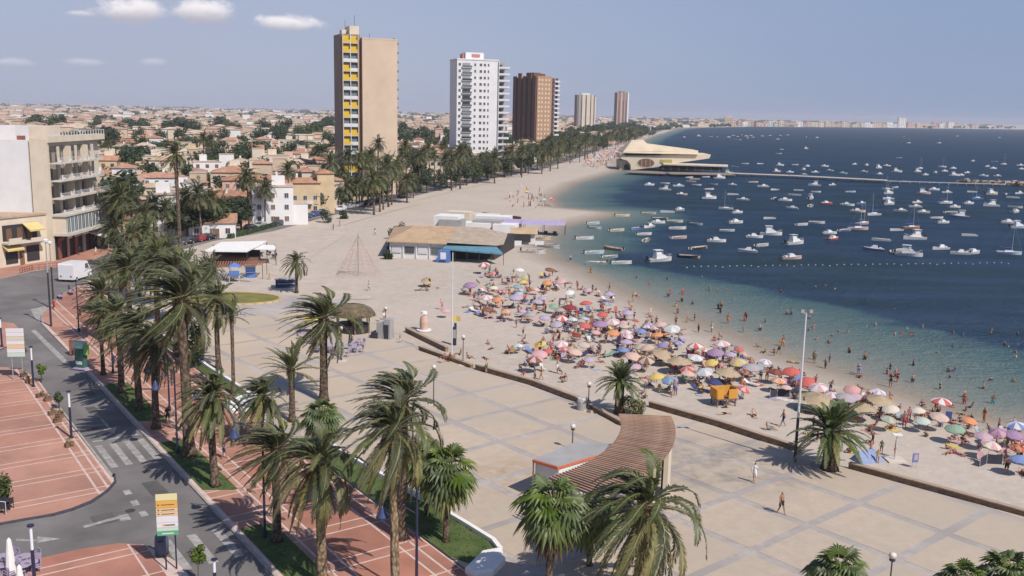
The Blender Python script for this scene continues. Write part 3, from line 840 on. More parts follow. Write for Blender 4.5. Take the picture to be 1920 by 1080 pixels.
PALM_H = {}
BASE_Z = {}
def make_palm(kind, h, seed, n=46, Ln=3.3, wind=.9, droop=1.15, ll=.66, r=.30, tm=None, lo=-55, old=10, young=78, fruit=0, name='date_palm', nl=34, wlf=.125, dead=0):
    """One palm of its kind with every frond a mesh of its own, standing at the origin."""
    rr = random.Random(seed)
    root = empty(name)
    trunk_part(root, h, r, tm or TR_D, 1.5 if kind != 'canary' else 1.25, lean=rr.uniform(-.012, .012))
    boots_part(root, h, r, BOOT)
    for k in range(n):
        t = (k + .5) / n
        az = k * 2.39996 + rr.uniform(-.25, .25)
        el = R(young + (lo - young) * t ** 1.15 + rr.uniform(-7, 7))
        if kind == 'fan':
            l = Ln * rr.uniform(.8, 1.05) * (.75 + .4 * min(1, t * 2))
            P, D = frond_curve(l * .55, az, el, droop * .6, wind * .5, 4)
            b = MB(); isd = t > 1 - dead
            fan_leaf(b, P, D, l * .62, 13, 0, 1, rr)
            b.build('frond', [FR_B if isd else (FR_Y if (t > .75 and rr.random() < .3) else FR_F), RACH], root, loc=(0, 0, h - .1 - (.9 * max(0, t - .6) if dead else .3 * t)))
        else:
            l = Ln * rr.uniform(.85, 1.1) * (.72 + .4 * min(1, t * 2.2))
            P, D = frond_curve(l, az, el, droop * rr.uniform(.8, 1.25), wind * rr.uniform(.7, 1.2) * (.6 + .7 * (1 - t)), 9)
            b = MB(); feather(b, P, D, l, nl, ll, rr=rr, wl_=wlf)
            isd = t > 1 - dead
            b.build('frond', [FR_B if isd else (FR_Y if t > 1 - old / n else FR_C if kind == 'canary' else FR_D), RACH], root, loc=(0, 0, h - .05 - .35 * t))
    for k in range(fruit):
        az = k * 1.3 + .4; b = MB()
        P, D = frond_curve(1.1, az, R(20), 2.6, .2, 6); b.path([tuple(p) for p in P], .03, 3, 0)
        for j in range(22):
            q = P[-1] + Vector((rr.uniform(-.2, .2), rr.uniform(-.2, .2), rr.uniform(-.5, .1))); b.path([tuple(P[-2]), tuple(q)], [.02, .05], 3, 0)
        b.build('date_bunch', FRUIT, root, loc=(0, 0, h - .3))
    PALM_H[root.name] = h
    for c in KIDS[root.name]: BASE_Z[c.data.name] = c.location.z
    return root
def place_palm(proto, first, x, y, h, s, rz, z=0.0):
    """Stand a palm (the prototype itself or a copy) at x, y with a trunk of height h."""
    o = proto if first else copy_tree(proto)
    o.location = (x, y, z); o.rotation_euler = (rng.uniform(-.02, .02), rng.uniform(-.02, .02), rz)
    o.scale = (s, s, s)
    k = h / s; h0 = PALM_H[proto.name]
    for c in KIDS[o.name]:
        nm = c.name.split('.')[0]
        if nm == 'trunk': c.scale = (1, 1, k / h0)
        elif nm == 'leaf_base': c.location.z = k - h0
        else: c.location.z = BASE_Z[c.data.name] + (k - h0)
    return o

PR = {
 'wind': make_palm('date', 9, 1, n=50, Ln=3.4, wind=1.9, droop=.95, ll=.52, nl=42, wlf=.15),
 'full': make_palm('date', 9, 2, n=52, Ln=3.4, wind=1.2, droop=1.4, lo=-60, old=14, ll=.52, nl=42, wlf=.15),
 'droop': make_palm('date', 9, 3, n=48, Ln=4.0, wind=1.0, droop=2.1, lo=-60, old=24, ll=.55, nl=42, wlf=.16, tm=TR_L, fruit=4),
 'sparse': make_palm('date', 8, 4, n=28, Ln=3.3, wind=.5, droop=.7, lo=-5, old=0, ll=.46, young=80),
 'giant': make_palm('date', 9, 5, n=52, Ln=5.2, wind=1.3, droop=1.9, lo=-70, old=24, ll=.62, nl=46, r=.34, tm=TR_L, fruit=5, wlf=.19),
 'canary': make_palm('canary', 3.5, 6, n=60, Ln=4.0, wind=.15, droop=.95, lo=-14, old=3, ll=.58, nl=42, r=.72, name='canary_palm', wlf=.18),
 'fan': make_palm('fan', 6, 7, n=46, Ln=2.3, wind=.35, droop=1.2, lo=-62, r=.19, name='fan_palm', dead=.0),
 'fan_skirt': make_palm('fan', 6, 8, n=52, Ln=2.4, wind=.3, droop=1.3, lo=-86, r=.2, name='fan_palm', dead=.3),
}
used = set()
NEAR = [  # prototype, base x, base y, crown y, size, turn, label
 ('droop', 604, 1100, 862, 1.0, 0, 'date palm with pale patterned trunk and yellow-green fronds, in the lowest grass strip'),
 ('wind', 520, 1015, 838, .92, .3, 'blue-green date palm with fronds swept to one side, right beside the dark lamp post'),
 ('giant', 742, 1125, 800, .78, .4, 'big date palm with long dead fronds hanging down, by the blue bell lamp'),
 ('wind', 752, 1010, 745, 1.05, -.2, 'date palm with upright windswept fronds rising behind the big shaggy palm'),
 ('wind', 607, 752, 592, 1.32, 0, 'tall date palm with long streaming fronds in front of the thatched kiosk'),
 ('sparse', 548, 790, 690, .95, 0, 'thin young date palm with few stiff upright fronds on the plaza'),
 ('full', 492, 830, 740, .85, .8, 'green bushy date palm directly below the thin young one'),
 ('full', 404, 912, 742, .98, 1.4, 'slim pale-trunked date palm at the lower tip of the middle grass strip'),
 ('wind', 355, 856, 553, 1.28, .15, 'very tall date palm with the thickest trunk, on the grass by the zebra crossing'),
 ('full', 293, 803, 640, .92, .5, 'date palm at the lower end of the uppermost roadside grass strip'),
 ('wind', 262, 768, 610, .95, .9, 'date palm second from the lower end of the uppermost roadside grass strip'),
 ('full', 228, 737, 585, .9, -.3, 'date palm in the middle of the uppermost roadside grass strip'),
 ('wind', 194, 703, 585, .62, -.2, 'small date palm at the top of the uppermost roadside grass strip'),
 ('full', 410, 692, 560, .85, .7, 'slim taller date palm of the pair beside the bare plaza'),
 ('sparse', 438, 738, 590, .62, .2, 'slim date palm with a small grey-green tuft, next to the white end block'),
 ('wind', 331, 668, 500, .95, .1, 'date palm in the far grass bed beside the dark cypress'),
 ('full', 300, 640, 495, .98, 1.0, 'date palm at the upper tip of the far grass bed'),
 ('wind', 246, 622, 500, 1.0, .3, 'date palm on the red promenade behind the advertising column'),
 ('wind', 192, 640, 545, .95, .0, 'date palm leaning over the promenade near the two tall dark masts'),
 ('giant', 1203, 1140, 945, 1.0, .35, 'huge date palm with long arching and hanging fronds in front of the slatted pergola'),
 ('canary', 1555, 880, 806, .86, 0, 'squat thick-trunked palm in the gap of the beach wall, beside the floodlight mast'),
 ('canary', 1161, 773, 712, .62, 1.2, 'small squat palm above the pergola with a shrub at its foot'),
 ('fan', 836, 1016, 868, 1.0, 0, 'fan palm with a slim trunk in the near grass bed'),
 ('fan', 604, 862, 770, .8, 1, 'small bright fan palm below the tall plaza palm'),
 ('fan', 800, 965, 850, .85, 2, 'fan palm half hidden behind the slim-trunked one in the near grass bed'),
 ('fan_skirt', 1027, 1135, 935, 1.0, 0, 'fan palm with a brown skirt of dead leaves in front of the white kiosk'),
 ('fan', 1105, 1060, 950, .85, 2.2, 'light green fan palm between the skirted one and the huge date palm'),
 ('fan_skirt', 1563, 1170, 1065, .9, 1, 'fan palm top rising from the bottom edge below the two walkers'),
 ('fan', 1878, 1175, 1068, .95, 2, 'bushy fan palm top at the bottom right corner'),
 ('fan', 1800, 1180, 1080, .7, .3, 'lower fan palm top just beside the corner one'),
 ('full', 556, 548, 488, .80, 0, 'short date palm standing alone on the open square near the climbing net'),
 ('wind', 338, 472, 285, 1.05, 0, 'very tall slender date palm standing out above the houses'),
]
for kind, bx, by, cy_, s, rz, lab in NEAR:
    h = height(bx, by, cy_)
    if bx < 450 and kind in ('wind', 'full') and by < 900: s *= 1.12
    X, Y = at(bx, by)
    p = place_palm(PR[kind], kind not in used, X, Y, h, s, rz); used.add(kind)
    tag(p, lab, 'palm tree', 'palms of the promenade and plaza')

# palms farther off: trunk and one crown mesh
def far_palm(seed, n, Ln, nl, h, wind, name='palm_tree'):
    rr = random.Random(seed); root = empty(name)
    trunk_part(root, h, .24, TR_D, 1.3, n=6)
    b = MB()
    for k in range(n):
        t = (k + .5) / n; az = k * 2.39996; el = R(75 - 118 * t ** 1.1 + rr.uniform(-8, 8)); l = Ln * rr.uniform(.85, 1.1)
        P, D = frond_curve(l, az, el, 1.3 * rr.uniform(.8, 1.3), wind, 6)
        feather(b, P, D, l, nl, .62, rib=.04, mleaf=2 if t > .85 else 0, rr=rr, wl_=.24)
    b.build('crown', [FR_D, RACH, FR_Y], root, loc=(0, 0, h - .1))
    PALM_H[root.name] = h
    return root
FP = [far_palm(21, 52, 3.2, 13, 8, .7), far_palm(22, 46, 3.0, 13, 8, .3), far_palm(23, 58, 3.3, 13, 8, .9)]
fp_used = [False] * 3
def place_far(x, y, h, s, z=-.16, big=1.38):
    k = rng.randrange(3); f = not fp_used[k]; fp_used[k] = True
    o = FP[k] if f else copy_tree(FP[k])
    s *= big; o.location = (x, y, z); o.rotation_euler = (rng.uniform(-.04, .04), rng.uniform(-.04, .04), rng.uniform(-.5, .5)); o.scale = (s,) * 3
    for c in KIDS[o.name]:
        if c.name.startswith('trunk'): c.scale = (.7, .7, h / s / PALM_H[FP[k].name])
        else: c.location.z = h / s - .1
    tag(o, None, 'palm tree', 'palms along the sea front')
    return o
MID = [  # base x, base y, crown y, size
 (208, 462, 395, 1.15), (232, 470, 368, 1.2), (250, 458, 372, 1.15), (268, 474, 400, 1.1), (290, 462, 385, 1.1), (216, 500, 430, 1.15), (246, 505, 440, 1.1), (278, 500, 432, 1.1), (312, 455, 388, 1.0),
 (225, 556, 478, 1.0), (262, 560, 482, 1.1), (300, 575, 478, 1.05), (352, 610, 500, 1.0), (205, 590, 505, .9), (395, 600, 508, .95), (375, 630, 515, .9), (318, 545, 468, 1.0),
 (352, 448, 368, 1.15), (378, 452, 362, 1.15), (398, 446, 372, 1.05), (366, 440, 378, 1.0), (414, 440, 384, 1.0),
 (467, 428, 332, 1.1), (497, 425, 352, .95), (540, 412, 318, .85), (587, 398, 355, .9), (618, 392, 303, 1.1), (600, 392, 340, .9), (640, 388, 320, .9), (655, 384, 292, 1.0), (674, 384, 296, .9), (690, 380, 300, .9), (707, 372, 268, .95), (722, 372, 300, .9), (735, 370, 322, 1.0),
 (668, 388, 345, 1.1), (690, 386, 350, 1.1), (650, 390, 350, 1.1), (752, 362, 300, .9), (770, 362, 335, 1.1), (786, 358, 338, 1.1), (800, 356, 325, 1.0), (815, 350, 290, .9), (838, 348, 296, .9), (856, 344, 318, .9), (872, 342, 300, .9), (888, 344, 310, 1.0), (912, 338, 318, 1.0), (900, 336, 296, .9),
 (762, 358, 272, .9), (805, 348, 276, .9), (830, 345, 272, .8), (205, 318, 265, 1.0), (385, 330, 258, 1.1), (398, 330, 262, 1.1), (700, 350, 262, .9),
]
for bx, by, cy_, s in MID:
    X, Y = at(bx, by, -.16); o = place_far(X, Y, max(3, height(bx, by, cy_)), s, big=1.15 if by > 530 else 1.12 if by > 480 else 1.3); later(o, 'date palm', ('in the clump before the houses' if bx < 330 else 'beside the parked cars' if bx < 430 else 'between the road and the walk' if bx < 660 else 'below the beige tower' if bx < 750 else 'past the beige tower'), (X, Y), 5)
t = 130.0; k = 0
while t < 1150:
    x, y, a = road_pt(t); n = (math.sin(a), -math.cos(a)); sd_ = rng.choice((-1, 1, 1, -1, .2)) * rng.uniform(6, 15)
    X, Y = x + n[0] * sd_, y + n[1] * sd_; o = place_far(X, Y, rng.uniform(7, 14), rng.uniform(.95, 1.25))
    later(o, 'distant date palm', 'along the far sea front', (X, Y), 5); t += rng.uniform(5, 10)

# ------------------------------------------------------------------ broad-leaved trees, shrubs, cypress
LEAFA = mat('tree_leaves', (0.048, 0.070, 0.026), .7, .35, .25, col2=(0.09, 0.115, 0.042), objvar=.3, thin=.15)
LEAFB = mat('dark_pine_leaves', (0.028, 0.045, 0.022), .75, .35, .3, col2=(0.055, 0.075, 0.033), objvar=.25)
LEAFL = mat('light_leaves', (0.11, 0.16, 0.03), .6, .3, 1.2, objvar=.2, thin=.25)
LEAFS = mat('dry_shrub_leaves', (0.15, 0.14, 0.07), .8, .35, 1.5, objvar=.2)
BARK = mat('bark', (0.12, 0.09, 0.065), .95, .3, 3, .5)
def leafy(seed, n, rx, rz_, cz, leaf, lumps, m, name='crown', parent=None):
    rr = random.Random(seed); b = MB(); C = []
    for i in range(lumps):
        a = rr.uniform(0, 6.28); u = rr.uniform(-1, 1); q = rr.uniform(.25, .72)
        C.append((rx * q * math.cos(a) * math.sqrt(1 - u * u * .6), rx * q * math.sin(a) * math.sqrt(1 - u * u * .6), cz + rz_ * u * .6, rr.uniform(.3, .55)))
    for i in range(n):
        c = C[i % lumps]; a = rr.uniform(0, 6.28); u = rr.uniform(-1, 1); w = math.sqrt(1 - u * u); q = rr.uniform(.55, 1.08)
        d = Vector((w * math.cos(a), w * math.sin(a), u)); p = Vector((c[0] + d.x * rx * c[3] * q, c[1] + d.y * rx * c[3] * q, c[2] + d.z * rz_ * c[3] * q * 1.1))
        nn = (d + Vector((rr.uniform(-.7, .7), rr.uniform(-.7, .7), rr.uniform(-.4, .9)))).normalized(); qn = nn.to_track_quat('Z', 'Y')
        X = qn @ Vector((1, 0, 0)) * leaf * rr.uniform(.6, 1.3); Y = qn @ Vector((0, 1, 0)) * leaf * rr.uniform(.4, .9)
        b.add([tuple(p - X), tuple(p - Y), tuple(p + X), tuple(p + Y)], [(0, 1, 2, 3)])
    return b.build(name, m, parent)
def make_tree(seed, h, rx, rz_, leaf, n, m, name='leafy_tree', tr=.18):
    root = empty(name); b = MB(); rr = random.Random(seed)
    b.path([(0, 0, 0), (.1, 0, h * .35), (0, .1, h * .6)], [tr * 1.3, tr, tr * .6], 7)
    for k in range(5):
        a = k * 1.3; b.path([(0, 0, h * .38), (rx * .4 * math.cos(a), rx * .4 * math.sin(a), h * .62), (rx * .6 * math.cos(a + .3), rx * .6 * math.sin(a + .3), h * .8)], [tr * .6, tr * .35, tr * .15], 5)
    b.build('trunk', BARK, root, smooth=True)
    leafy(seed, n, rx, rz_, h * .68, leaf, 12, m, 'crown', root)
    return root
TREES = [make_tree(31, 6, 3.1, 2.6, .30, 900, LEAFA), make_tree(32, 7, 3.4, 2.4, .32, 900, LEAFB, 'pine_tree'), make_tree(33, 5, 2.6, 2.2, .3, 700, LEAFA)]
tr_used = [False] * 3
def place_tree(x, y, s, k=None, z=-.16):
    k = rng.randrange(3) if k is None else k; f = not tr_used[k]; tr_used[k] = True
    o = TREES[k] if f else copy_tree(TREES[k])
    o.location = (x, y, z); o.rotation_euler = (0, 0, rng.uniform(0, 6.28)); o.scale = (s * rng.uniform(.85, 1.2), s * rng.uniform(.85, 1.2), s)
    return tag(o, None, 'tree', 'trees of the town')
for bx, by, s, k in ((335, 452, 1.0, 1), (352, 447, 1.1, 0), (372, 446, 1.0, 1), (396, 444, 1.1, 1), (418, 441, 1.0, 0), (434, 438, 1.1, 1), (598, 400, .9, 1), (642, 390, 1.0, 0), (660, 386, 1.2, 1), (678, 384, 1.2, 1), (697, 380, 1.1, 0), (715, 376, 1.0, 1), (800, 362, 1.1, 1), (825, 358, 1.2, 0), (845, 354, 1.2, 1), (875, 348, 1.2, 1), (895, 344, 1.3, 0), (915, 340, 1.3, 1), (453, 435, 1.2, 1), (440, 436, .9, 0), (725, 376, .9, 1), (760, 372, .9, 0), (775, 372, 1.0, 1), (540, 400, .8, 0), (855, 352, 1.0, 1), (505, 415, .7, 2), (930, 334, 1.1, 1), (945, 330, 1.2, 0)):
    X, Y = at(bx, by, -.16); o = place_tree(X, Y, s, k); later(o, 'dark round tree', 'between the sea-front palms', (X, Y), 3)

def small_tree(bx, by, ty, s, label, m=LEAFL, r=.55):
    X, Y = at(bx, by); h = max(1.5, height(bx, by, ty)); root = empty('young_tree', (X, Y, 0), 0, label, 'tree')
    b = MB(); b.path([(0, 0, 0), (.03, 0, h * .55), (0, 0, h * .9)], [.05, .04, .02], 6); b.build('trunk', BARK, root)
    leafy(int(bx), 420, r * s, r * 1.1 * s, h - r * .6 * s, .11, 7, m, 'crown', root)
small_tree(43, 698, 652, 1.2, 'thin young tree at the top edge of the red corner, under the white road sign', LEAFA)
small_tree(78, 716, 684, 1.1, 'young tree by the kerb beside the second blue lamp post')
small_tree(111, 766, 735, 1.15, 'young tree by the kerb just above the third blue lamp post', LEAFA)
small_tree(372, 1095, 1030, 1.15, 'bright green young tree at the bottom beside the zebra crossing')
o = leafy(77, 700, .9, 1.3, 1.3, .12, 8, LEAFA, 'bush'); o.location = (*at(2, 948), 0); tag(o, 'rounded green bush at the left edge of the red corner', 'bush')
X, Y = at(368, 690); root = empty('cypress_tree', (X, Y, 0), 0, 'dark bushy cypress beside the tall palm trunks', 'tree')
b = MB(); b.path([(0, 0, 0), (0, 0, 2)], [.16, .1], 6); b.build('trunk', BARK, root)
leafy(5, 1500, 1.25, 2.6, 2.9, .16, 16, LEAFB, 'crown', root)
X, Y = at(1187, 778); o = leafy(6, 1300, 1.35, 1.15, .85, .13, 12, LEAFS, 'shrub'); o.location = (X, Y, -.1); tag(o, 'dry brownish shrub at the foot of the small squat palm', 'shrub')
X, Y = at(1517, 886); 
for bx, by, s, lab in ((612, 418, 1.5, 'round dark shrub at the edge of the sea-front walk'), (645, 411, 1.0, 'low flat shrub next to the round dark one'), (735, 470, 1.0, 'dark shrub at the corner of the white beach restaurant'), (728, 486, .7, 'lowest shrub beside the white restaurant wall'), (737, 448, 1.2, 'tall shrub behind the left end of the tan roof'), (750, 440, 1.2, 'uppermost shrub behind the tan restaurant roof')):
    X, Y = at(bx, by, -.16); o = leafy(int(bx), 700, 1.5 * s, 1.5 * s, 1.2 * s, .2, 9, LEAFB, 'shrub'); o.location = (X, Y, -.2); tag(o, lab, 'shrub')
# low hedge between the walk and the road
for j, (p0, p1) in enumerate((((430, 448), (520, 424)), ((520, 424), (560, 412)))):
    a0, a1 = at(*p0, -.16), at(*p1, -.16); l = math.hypot(a1[0] - a0[0], a1[1] - a0[1]); b = MB(); rr = random.Random(j)
    for i in range(int(l * 60)):
        t = rr.random(); p = Vector((l * t, rr.uniform(-.6, .6), rr.uniform(.1, 1.1))); X = Vector((rr.uniform(-1, 1), rr.uniform(-1, 1), rr.uniform(-1, 1))).normalized() * .22; Y = X.orthogonal().normalized() * .15
        b.add([tuple(p - X), tuple(p - Y), tuple(p + X), tuple(p + Y)], [(0, 1, 2, 3)])
    b.box(l / 2, 0, 0, l, 1.0, .9)
    o = b.build('hedge', LEAFB, loc=(a0[0], a0[1], -.16), rz=math.atan2(a1[1] - a0[1], a1[0] - a0[0])); tag(o, 'low clipped hedge along the sea-front walk, %s stretch' % ('longer' if j == 0 else 'shorter'), 'hedge')

# grass blades on the beds, nobody could count them
GB = mat('grass_blades', (0.055, 0.095, 0.022), .8, .3, 1.0, col2=(0.12, 0.15, 0.05), thin=.2)
b = MB(); rr = random.Random(9)
for poly, z in beds:
    xs = [p[0] for p in poly]; ys = [p[1] for p in poly]; A = abs(area(poly)); n = 0
    while n < A * 55:
        x, y = rr.uniform(min(xs), max(xs)), rr.uniform(min(ys), max(ys)); n += 1
        if not inside((x, y), poly): continue
        h = rr.uniform(.06, .16); a = rr.uniform(0, 6.28); w = .05
        b.add([(x - w * math.cos(a), y - w * math.sin(a), z), (x + w * math.cos(a), y + w * math.sin(a), z), (x + rr.uniform(-.08, .08), y + rr.uniform(-.08, .08), z + h)], [(0, 1, 2)])
tag(b.build('grass', GB), 'short tufts of green grass on the planted strips', 'grass', None, 'stuff')

# ------------------------------------------------------------------ buildings
M_WHITE = mat('white_render', (0.70, 0.685, 0.67), .85, .06, .25)
M_CREAM = mat('cream_render', (0.62, 0.54, 0.42), .85, .1, .3)
M_BEIGE = mat('beige_render', (0.56, 0.435, 0.32), .85, .09, .12)
M_BROWNS = mat('brown_render', (0.26, 0.20, 0.16), .85, .08, .2)
M_OCHRE = mat('ochre_render', (0.56, 0.43, 0.27), .85, .1, .3)
M_PINK = mat('pink_render', (0.56, 0.38, 0.30), .85, .1, .3)
M_SAND = mat('sand_render', (0.55, 0.43, 0.31), .85, .1, .3)
M_GREY = mat('grey_concrete', (0.33, 0.32, 0.31), .85, .12, .4)
M_SLABC = mat('pale_slab', (0.55, 0.5, 0.42), .85, .1, .4)
M_DARK = mat('dark_opening', (0.045, 0.038, 0.04), .6, .1, 1)
M_GLASS = mat('window_glass', (0.055, 0.062, 0.075), .12, .25, .4, spec=.5, objvar=.3)
M_GLASSG = mat('greenish_glazing', (0.13, 0.17, 0.17), .15, .25, .4, spec=.5, objvar=.2)
M_YEL = mat('yellow_panel', (0.62, 0.42, 0.05), .8, .1, .5)
M_RAIL = mat('white_railing', (0.62, 0.60, 0.60), .7, .1, 1)
M_SHUT = mat('brown_shutter', (0.17, 0.10, 0.065), .8, .2, 2, objvar=.2)
M_TERRA = mat('terracotta_roof', (0.37, 0.205, 0.135), .9, .28, .8, .4, 5, objvar=.2)
M_TERRAB = mat('pale_tile_roof', (0.45, 0.335, 0.24), .9, .25, .8, .4, 5, objvar=.18)
M_FLAT = mat('flat_roof', (0.46, 0.37, 0.29), .95, .15, .4, objvar=.15)
M_BRICK = mat('brown_brick', (0.17, 0.088, 0.062), .9, .15, .5)
M_BRICK_LIT = mat('sunlit_brick', (0.41, 0.245, 0.145), .9, .1, .5)  # sunlit tone of the brown tower's brick
M_AWNY = mat('yellow_awning', (0.60, 0.47, 0.20), .85, .1, 2)
M_AWNW = mat('white_awning', (0.76, 0.74, 0.70), .85, .06, 2)
M_STEELD = mat('dark_metal', (0.04, 0.04, 0.05), .5, .1, 2)
M_RED = mat('dull_red', (0.26, 0.10, 0.08), .7, .15, 2)
def wmesh(name, w, h, d, m):
    k = ('w', name, w, h, d, m.name)
    if k not in _stones:
        b = MB(); b.box(0, 0, 0, w, d, h); _stones[k] = b.mesh(name, m)
    return _stones[k]
def lbox(name, parent, m, cx, cy, z, sx, sy, sz, rot=0.0):
    return inst(name, wmesh(name, round(sx, 3), round(sz, 3), round(sy, 3), m), parent, (cx, cy, z), rot)
def window(parent, x, y, z, w, h, face, glass=None, frame=None, deep=.1):
    """A framed window with its pane on a wall; face = direction the wall looks (degrees)."""
    a = R(face) + math.pi / 2; n = (math.cos(R(face)), math.sin(R(face)))
    k = ('win', w, h, (frame or M_RAIL).name)
    if k not in _stones:
        b = MB(); t = .07
        b.box(0, 0, 0, w, deep, t); b.box(0, 0, h - t, w, deep, t); b.box(-w / 2 + t / 2, 0, t, t, deep, h - 2 * t); b.box(w / 2 - t / 2, 0, t, t, deep, h - 2 * t)
        b.box(0, 0, t, .05, deep * .8, h - 2 * t)
        _stones[k] = b.mesh('window', frame or M_RAIL)
    f = inst('window', _stones[k], parent, (x + n[0] * .03, y + n[1] * .03, z), a)
    g = lbox('pane', f, glass or M_GLASS, 0, 0, .06, w - .12, .03, h - .12)
    return f

# --- beige tower (blank seaward slab, yellow and white balcony column)
def tower_at(px, base, rot, name, label):
    X, Y = at(px, base, -.16); return empty(name, (X, Y, -.16), R(rot), label, 'tower')
X0, Y0 = at(681, 366, -.16)
T = empty('apartment_tower', (X0, Y0, -.16), R(24), 'tall beige tower with a blank wall and a column of yellow and white balconies', 'tower')
b = MB(); b.box(6.1, 9, 0, 12.2, 18, 52.0); b.box(6.1, 9, 52.0, 12.3, 18.1, .5); b.build('main_block', M_BEIGE, T)
b = MB(); b.box(-3.55, 6.7, 0, 6.5, 10, 53.5); b.build('rear_block', M_BROWNS, T)  # dark brown puts the shade of the unlit side into the colour
lbox('recess_wall', T, M_BRICK, -.55, 1.55, 0, 1.05, .2, 51.8)  # dark strip paints the shadow in the recess
b = MB(); b.box(-1.9, 6, 53.5, 3.2, 6, 2.8); b.box(-4.4, 7, 53.5, 2.2, 3, 1.6, m=0); b.build('roof_house', M_CREAM, T)
b = MB(); b.tube((-4, 7, 55), (-4, 7, 58.5), .06); b.tube((-1, 6, 56), (-1, 6, 60), .06); b.tube((5, 9, 52), (5, 9, 54.5), .07); b.build('antenna', M_STEELD, T)
cols = 'YY YY WW YW YY WW WW YY YW WW YY YW WW WW YY WW'.split()
for i in range(17):
    z = 53.5 - 3.05 * (i + 1)
    if z < 1: break
    lbox('balcony_slab', T, M_RAIL, -3.85, 1.25, z, 5.2, .9, .18)
    lbox('balcony_slab', T, M_CREAM, 12.75, 9, z, 1.3, 13, .2)
    for j, xx in enumerate((-5.05, -2.6)):
        c = (cols[i % 16])[j]
        lbox('balcony_front', T, M_YEL if c == 'Y' else M_RAIL, xx, .82, z + .18, 2.35, .1, 1.0)
        lbox('balcony_door', T, M_GLASSG if c == 'W' else M_YEL, xx, 1.66, z + .2, 2.4, .1, 2.3)
    lbox('balcony_front', T, M_GREY, 13.35, 9, z + .2, .1, 13, .9)
    lbox('balcony_door', T, M_DARK, 12.24, 9, z + .3, .1, 12, 2.2)
lbox('balcony_divider', T, M_RAIL, -3.82, 1.2, 2, .2, 1.0, 51.4)
lbox('balcony_divider', T, M_CREAM, -6.4, 1.2, 2, .2, 1.0, 51.4)
lbox('balcony_divider', T, M_CREAM, -1.2, 1.2, 2, .2, 1.0, 51.4)

# --- white tower with square windows and seaward balconies
X0, Y0 = at(898, 322, -.16)
T = empty('white_tower', (X0, Y0, -.16), R(16), 'white apartment tower with rows of small windows and open balconies towards the sea', 'tower')
b = MB(); b.box(-1.25, 8, 0, 20.5, 16, 53.2)
b.box(-1.25, 8, 53.2, 20.9, 16.4, .6); b.build('main_block', M_WHITE, T)
b = MB(); b.box(-2, 8, 53.8, 9, 8, 3.2); b.build('roof_house', M_WHITE, T)
b = MB(); b.box(-6.2, 8, 53.8, 3, 6, 2.6); b.box(-1.4, 3.9, 54.8, 4, .2, 1.4); b.build('roof_trim', mat('pink_roof_parts', (.45, .2, .17), .8), T)
b = MB(); b.box(10.2, 9, 0, 2.4, 12, 53.2); b.build('side_block', M_GREY, T)  # grey colour stands in for shade on the balcony side
for i in range(17):
    z = 51.6 - 3.05 * i - 1.2
    if z < .5: break
    for xx, ww in ((-10.2, 1.2), (-2.6, 1.0), (.2, 1.3), (2.2, 1.1), (4.0, .8)):
        window(T, xx, -.0, z, ww, 1.35, -90, M_GLASS)
    gm = M_GLASSG if i in (0, 1, 4, 6, 7, 9, 12) else M_GLASS
    lbox('balcony_slab', T, M_WHITE, -6.7, -.35, z - .95, 5.0, .7, .16)
    lbox('balcony_front', T, gm if i % 3 else M_GLASSG, -6.7, -.65, z - .75, 4.9, .06, .95)
    lbox('balcony_door', T, M_DARK if i in (4, 5, 6, 10, 13) else M_GREY, -6.9, -.04, z - .5, 3.8, .12, 1.9)
    lbox('balcony_slab', T, M_WHITE, 11.9, 7, z - .95, 5.4, 15.5, .18)
    lbox('balcony_front', T, M_RAIL, 11.9, -.8, z - .77, 5.4, .08, .9)
    lbox('balcony_door', T, M_DARK, 11.45, 7, z - .7, .1, 9, 2.1)
    lbox('window', T, M_DARK, 10.3, 2.95, z - .6, 1.6, .12, 1.8)
lbox('balcony_divider', T, M_WHITE, 9.1, -.2, 0, .25, 1.2, 53)
lbox('side_wall', T, M_GREY, 12.4, 9, 0, 4.2, .3, 53)  # grey paints the shaded side of the white tower

# --- brown tower
X0, Y0 = at(1003, 292, -.16)
T = empty('brown_tower', (X0, Y0, -.16), R(38), 'dark brown brick tower with an orange side coloured as sunlit and white sea balconies', 'tower')
HT = 54.5
b = MB(); b.box(9.5, 13, 0, 19, 26, HT - 2); b.build('main_block', M_BRICK, T)  # dark brown already holds the shade of the left face
b = MB()
for k, yy in enumerate((2, 7, 12.5, 18, 23.5)): b.box(-.25, yy, 0, .9, 3.4, HT - 1 + (k % 2) * 2); 
b.build('brick_pier', M_BRICK, T)
b = MB()
for k, yy in enumerate((4.5, 9.8, 15.2, 20.7)): b.box(.02, yy, 2, .1, 1.6, HT - 5)
b.build('window_strip', M_DARK, T)
b = MB(); b.box(6.6, -.3, 0, 12.8, .6, HT - 1); b.build('sunlit_front', M_BRICK_LIT, T)  # sunlight on this face is put into its orange colour
b = MB(); b.box(5, 10, HT - 2, 6, 8, 3.4); b.box(12, 12, HT - 2, 4, 8, 3.0); b.build('roof_house', M_BRICK, T)
for i in range(17):
    z = HT - 4.2 - 3.0 * i
    if z < 1: break
    for xx in (1.8, 4.4, 7.6, 10.4): lbox('window', T, M_CREAM, xx, -.66, z, 1.3, .1, 1.3)
    lbox('balcony_slab', T, M_WHITE, 16.6, -.6, z - .6, 4.4, 3.4, .16)
    lbox('balcony_front', T, M_RAIL, 16.6, -2.3, z - .44, 4.4, .08, 1.0)
    lbox('balcony_door', T, M_GLASS, 16.4, -.05, z - .3, 3.4, .1, 2.0)
    lbox('balcony_divider', T, M_WHITE, 14.4, -1.2, z - .44, .16, 2.2, 2.5)

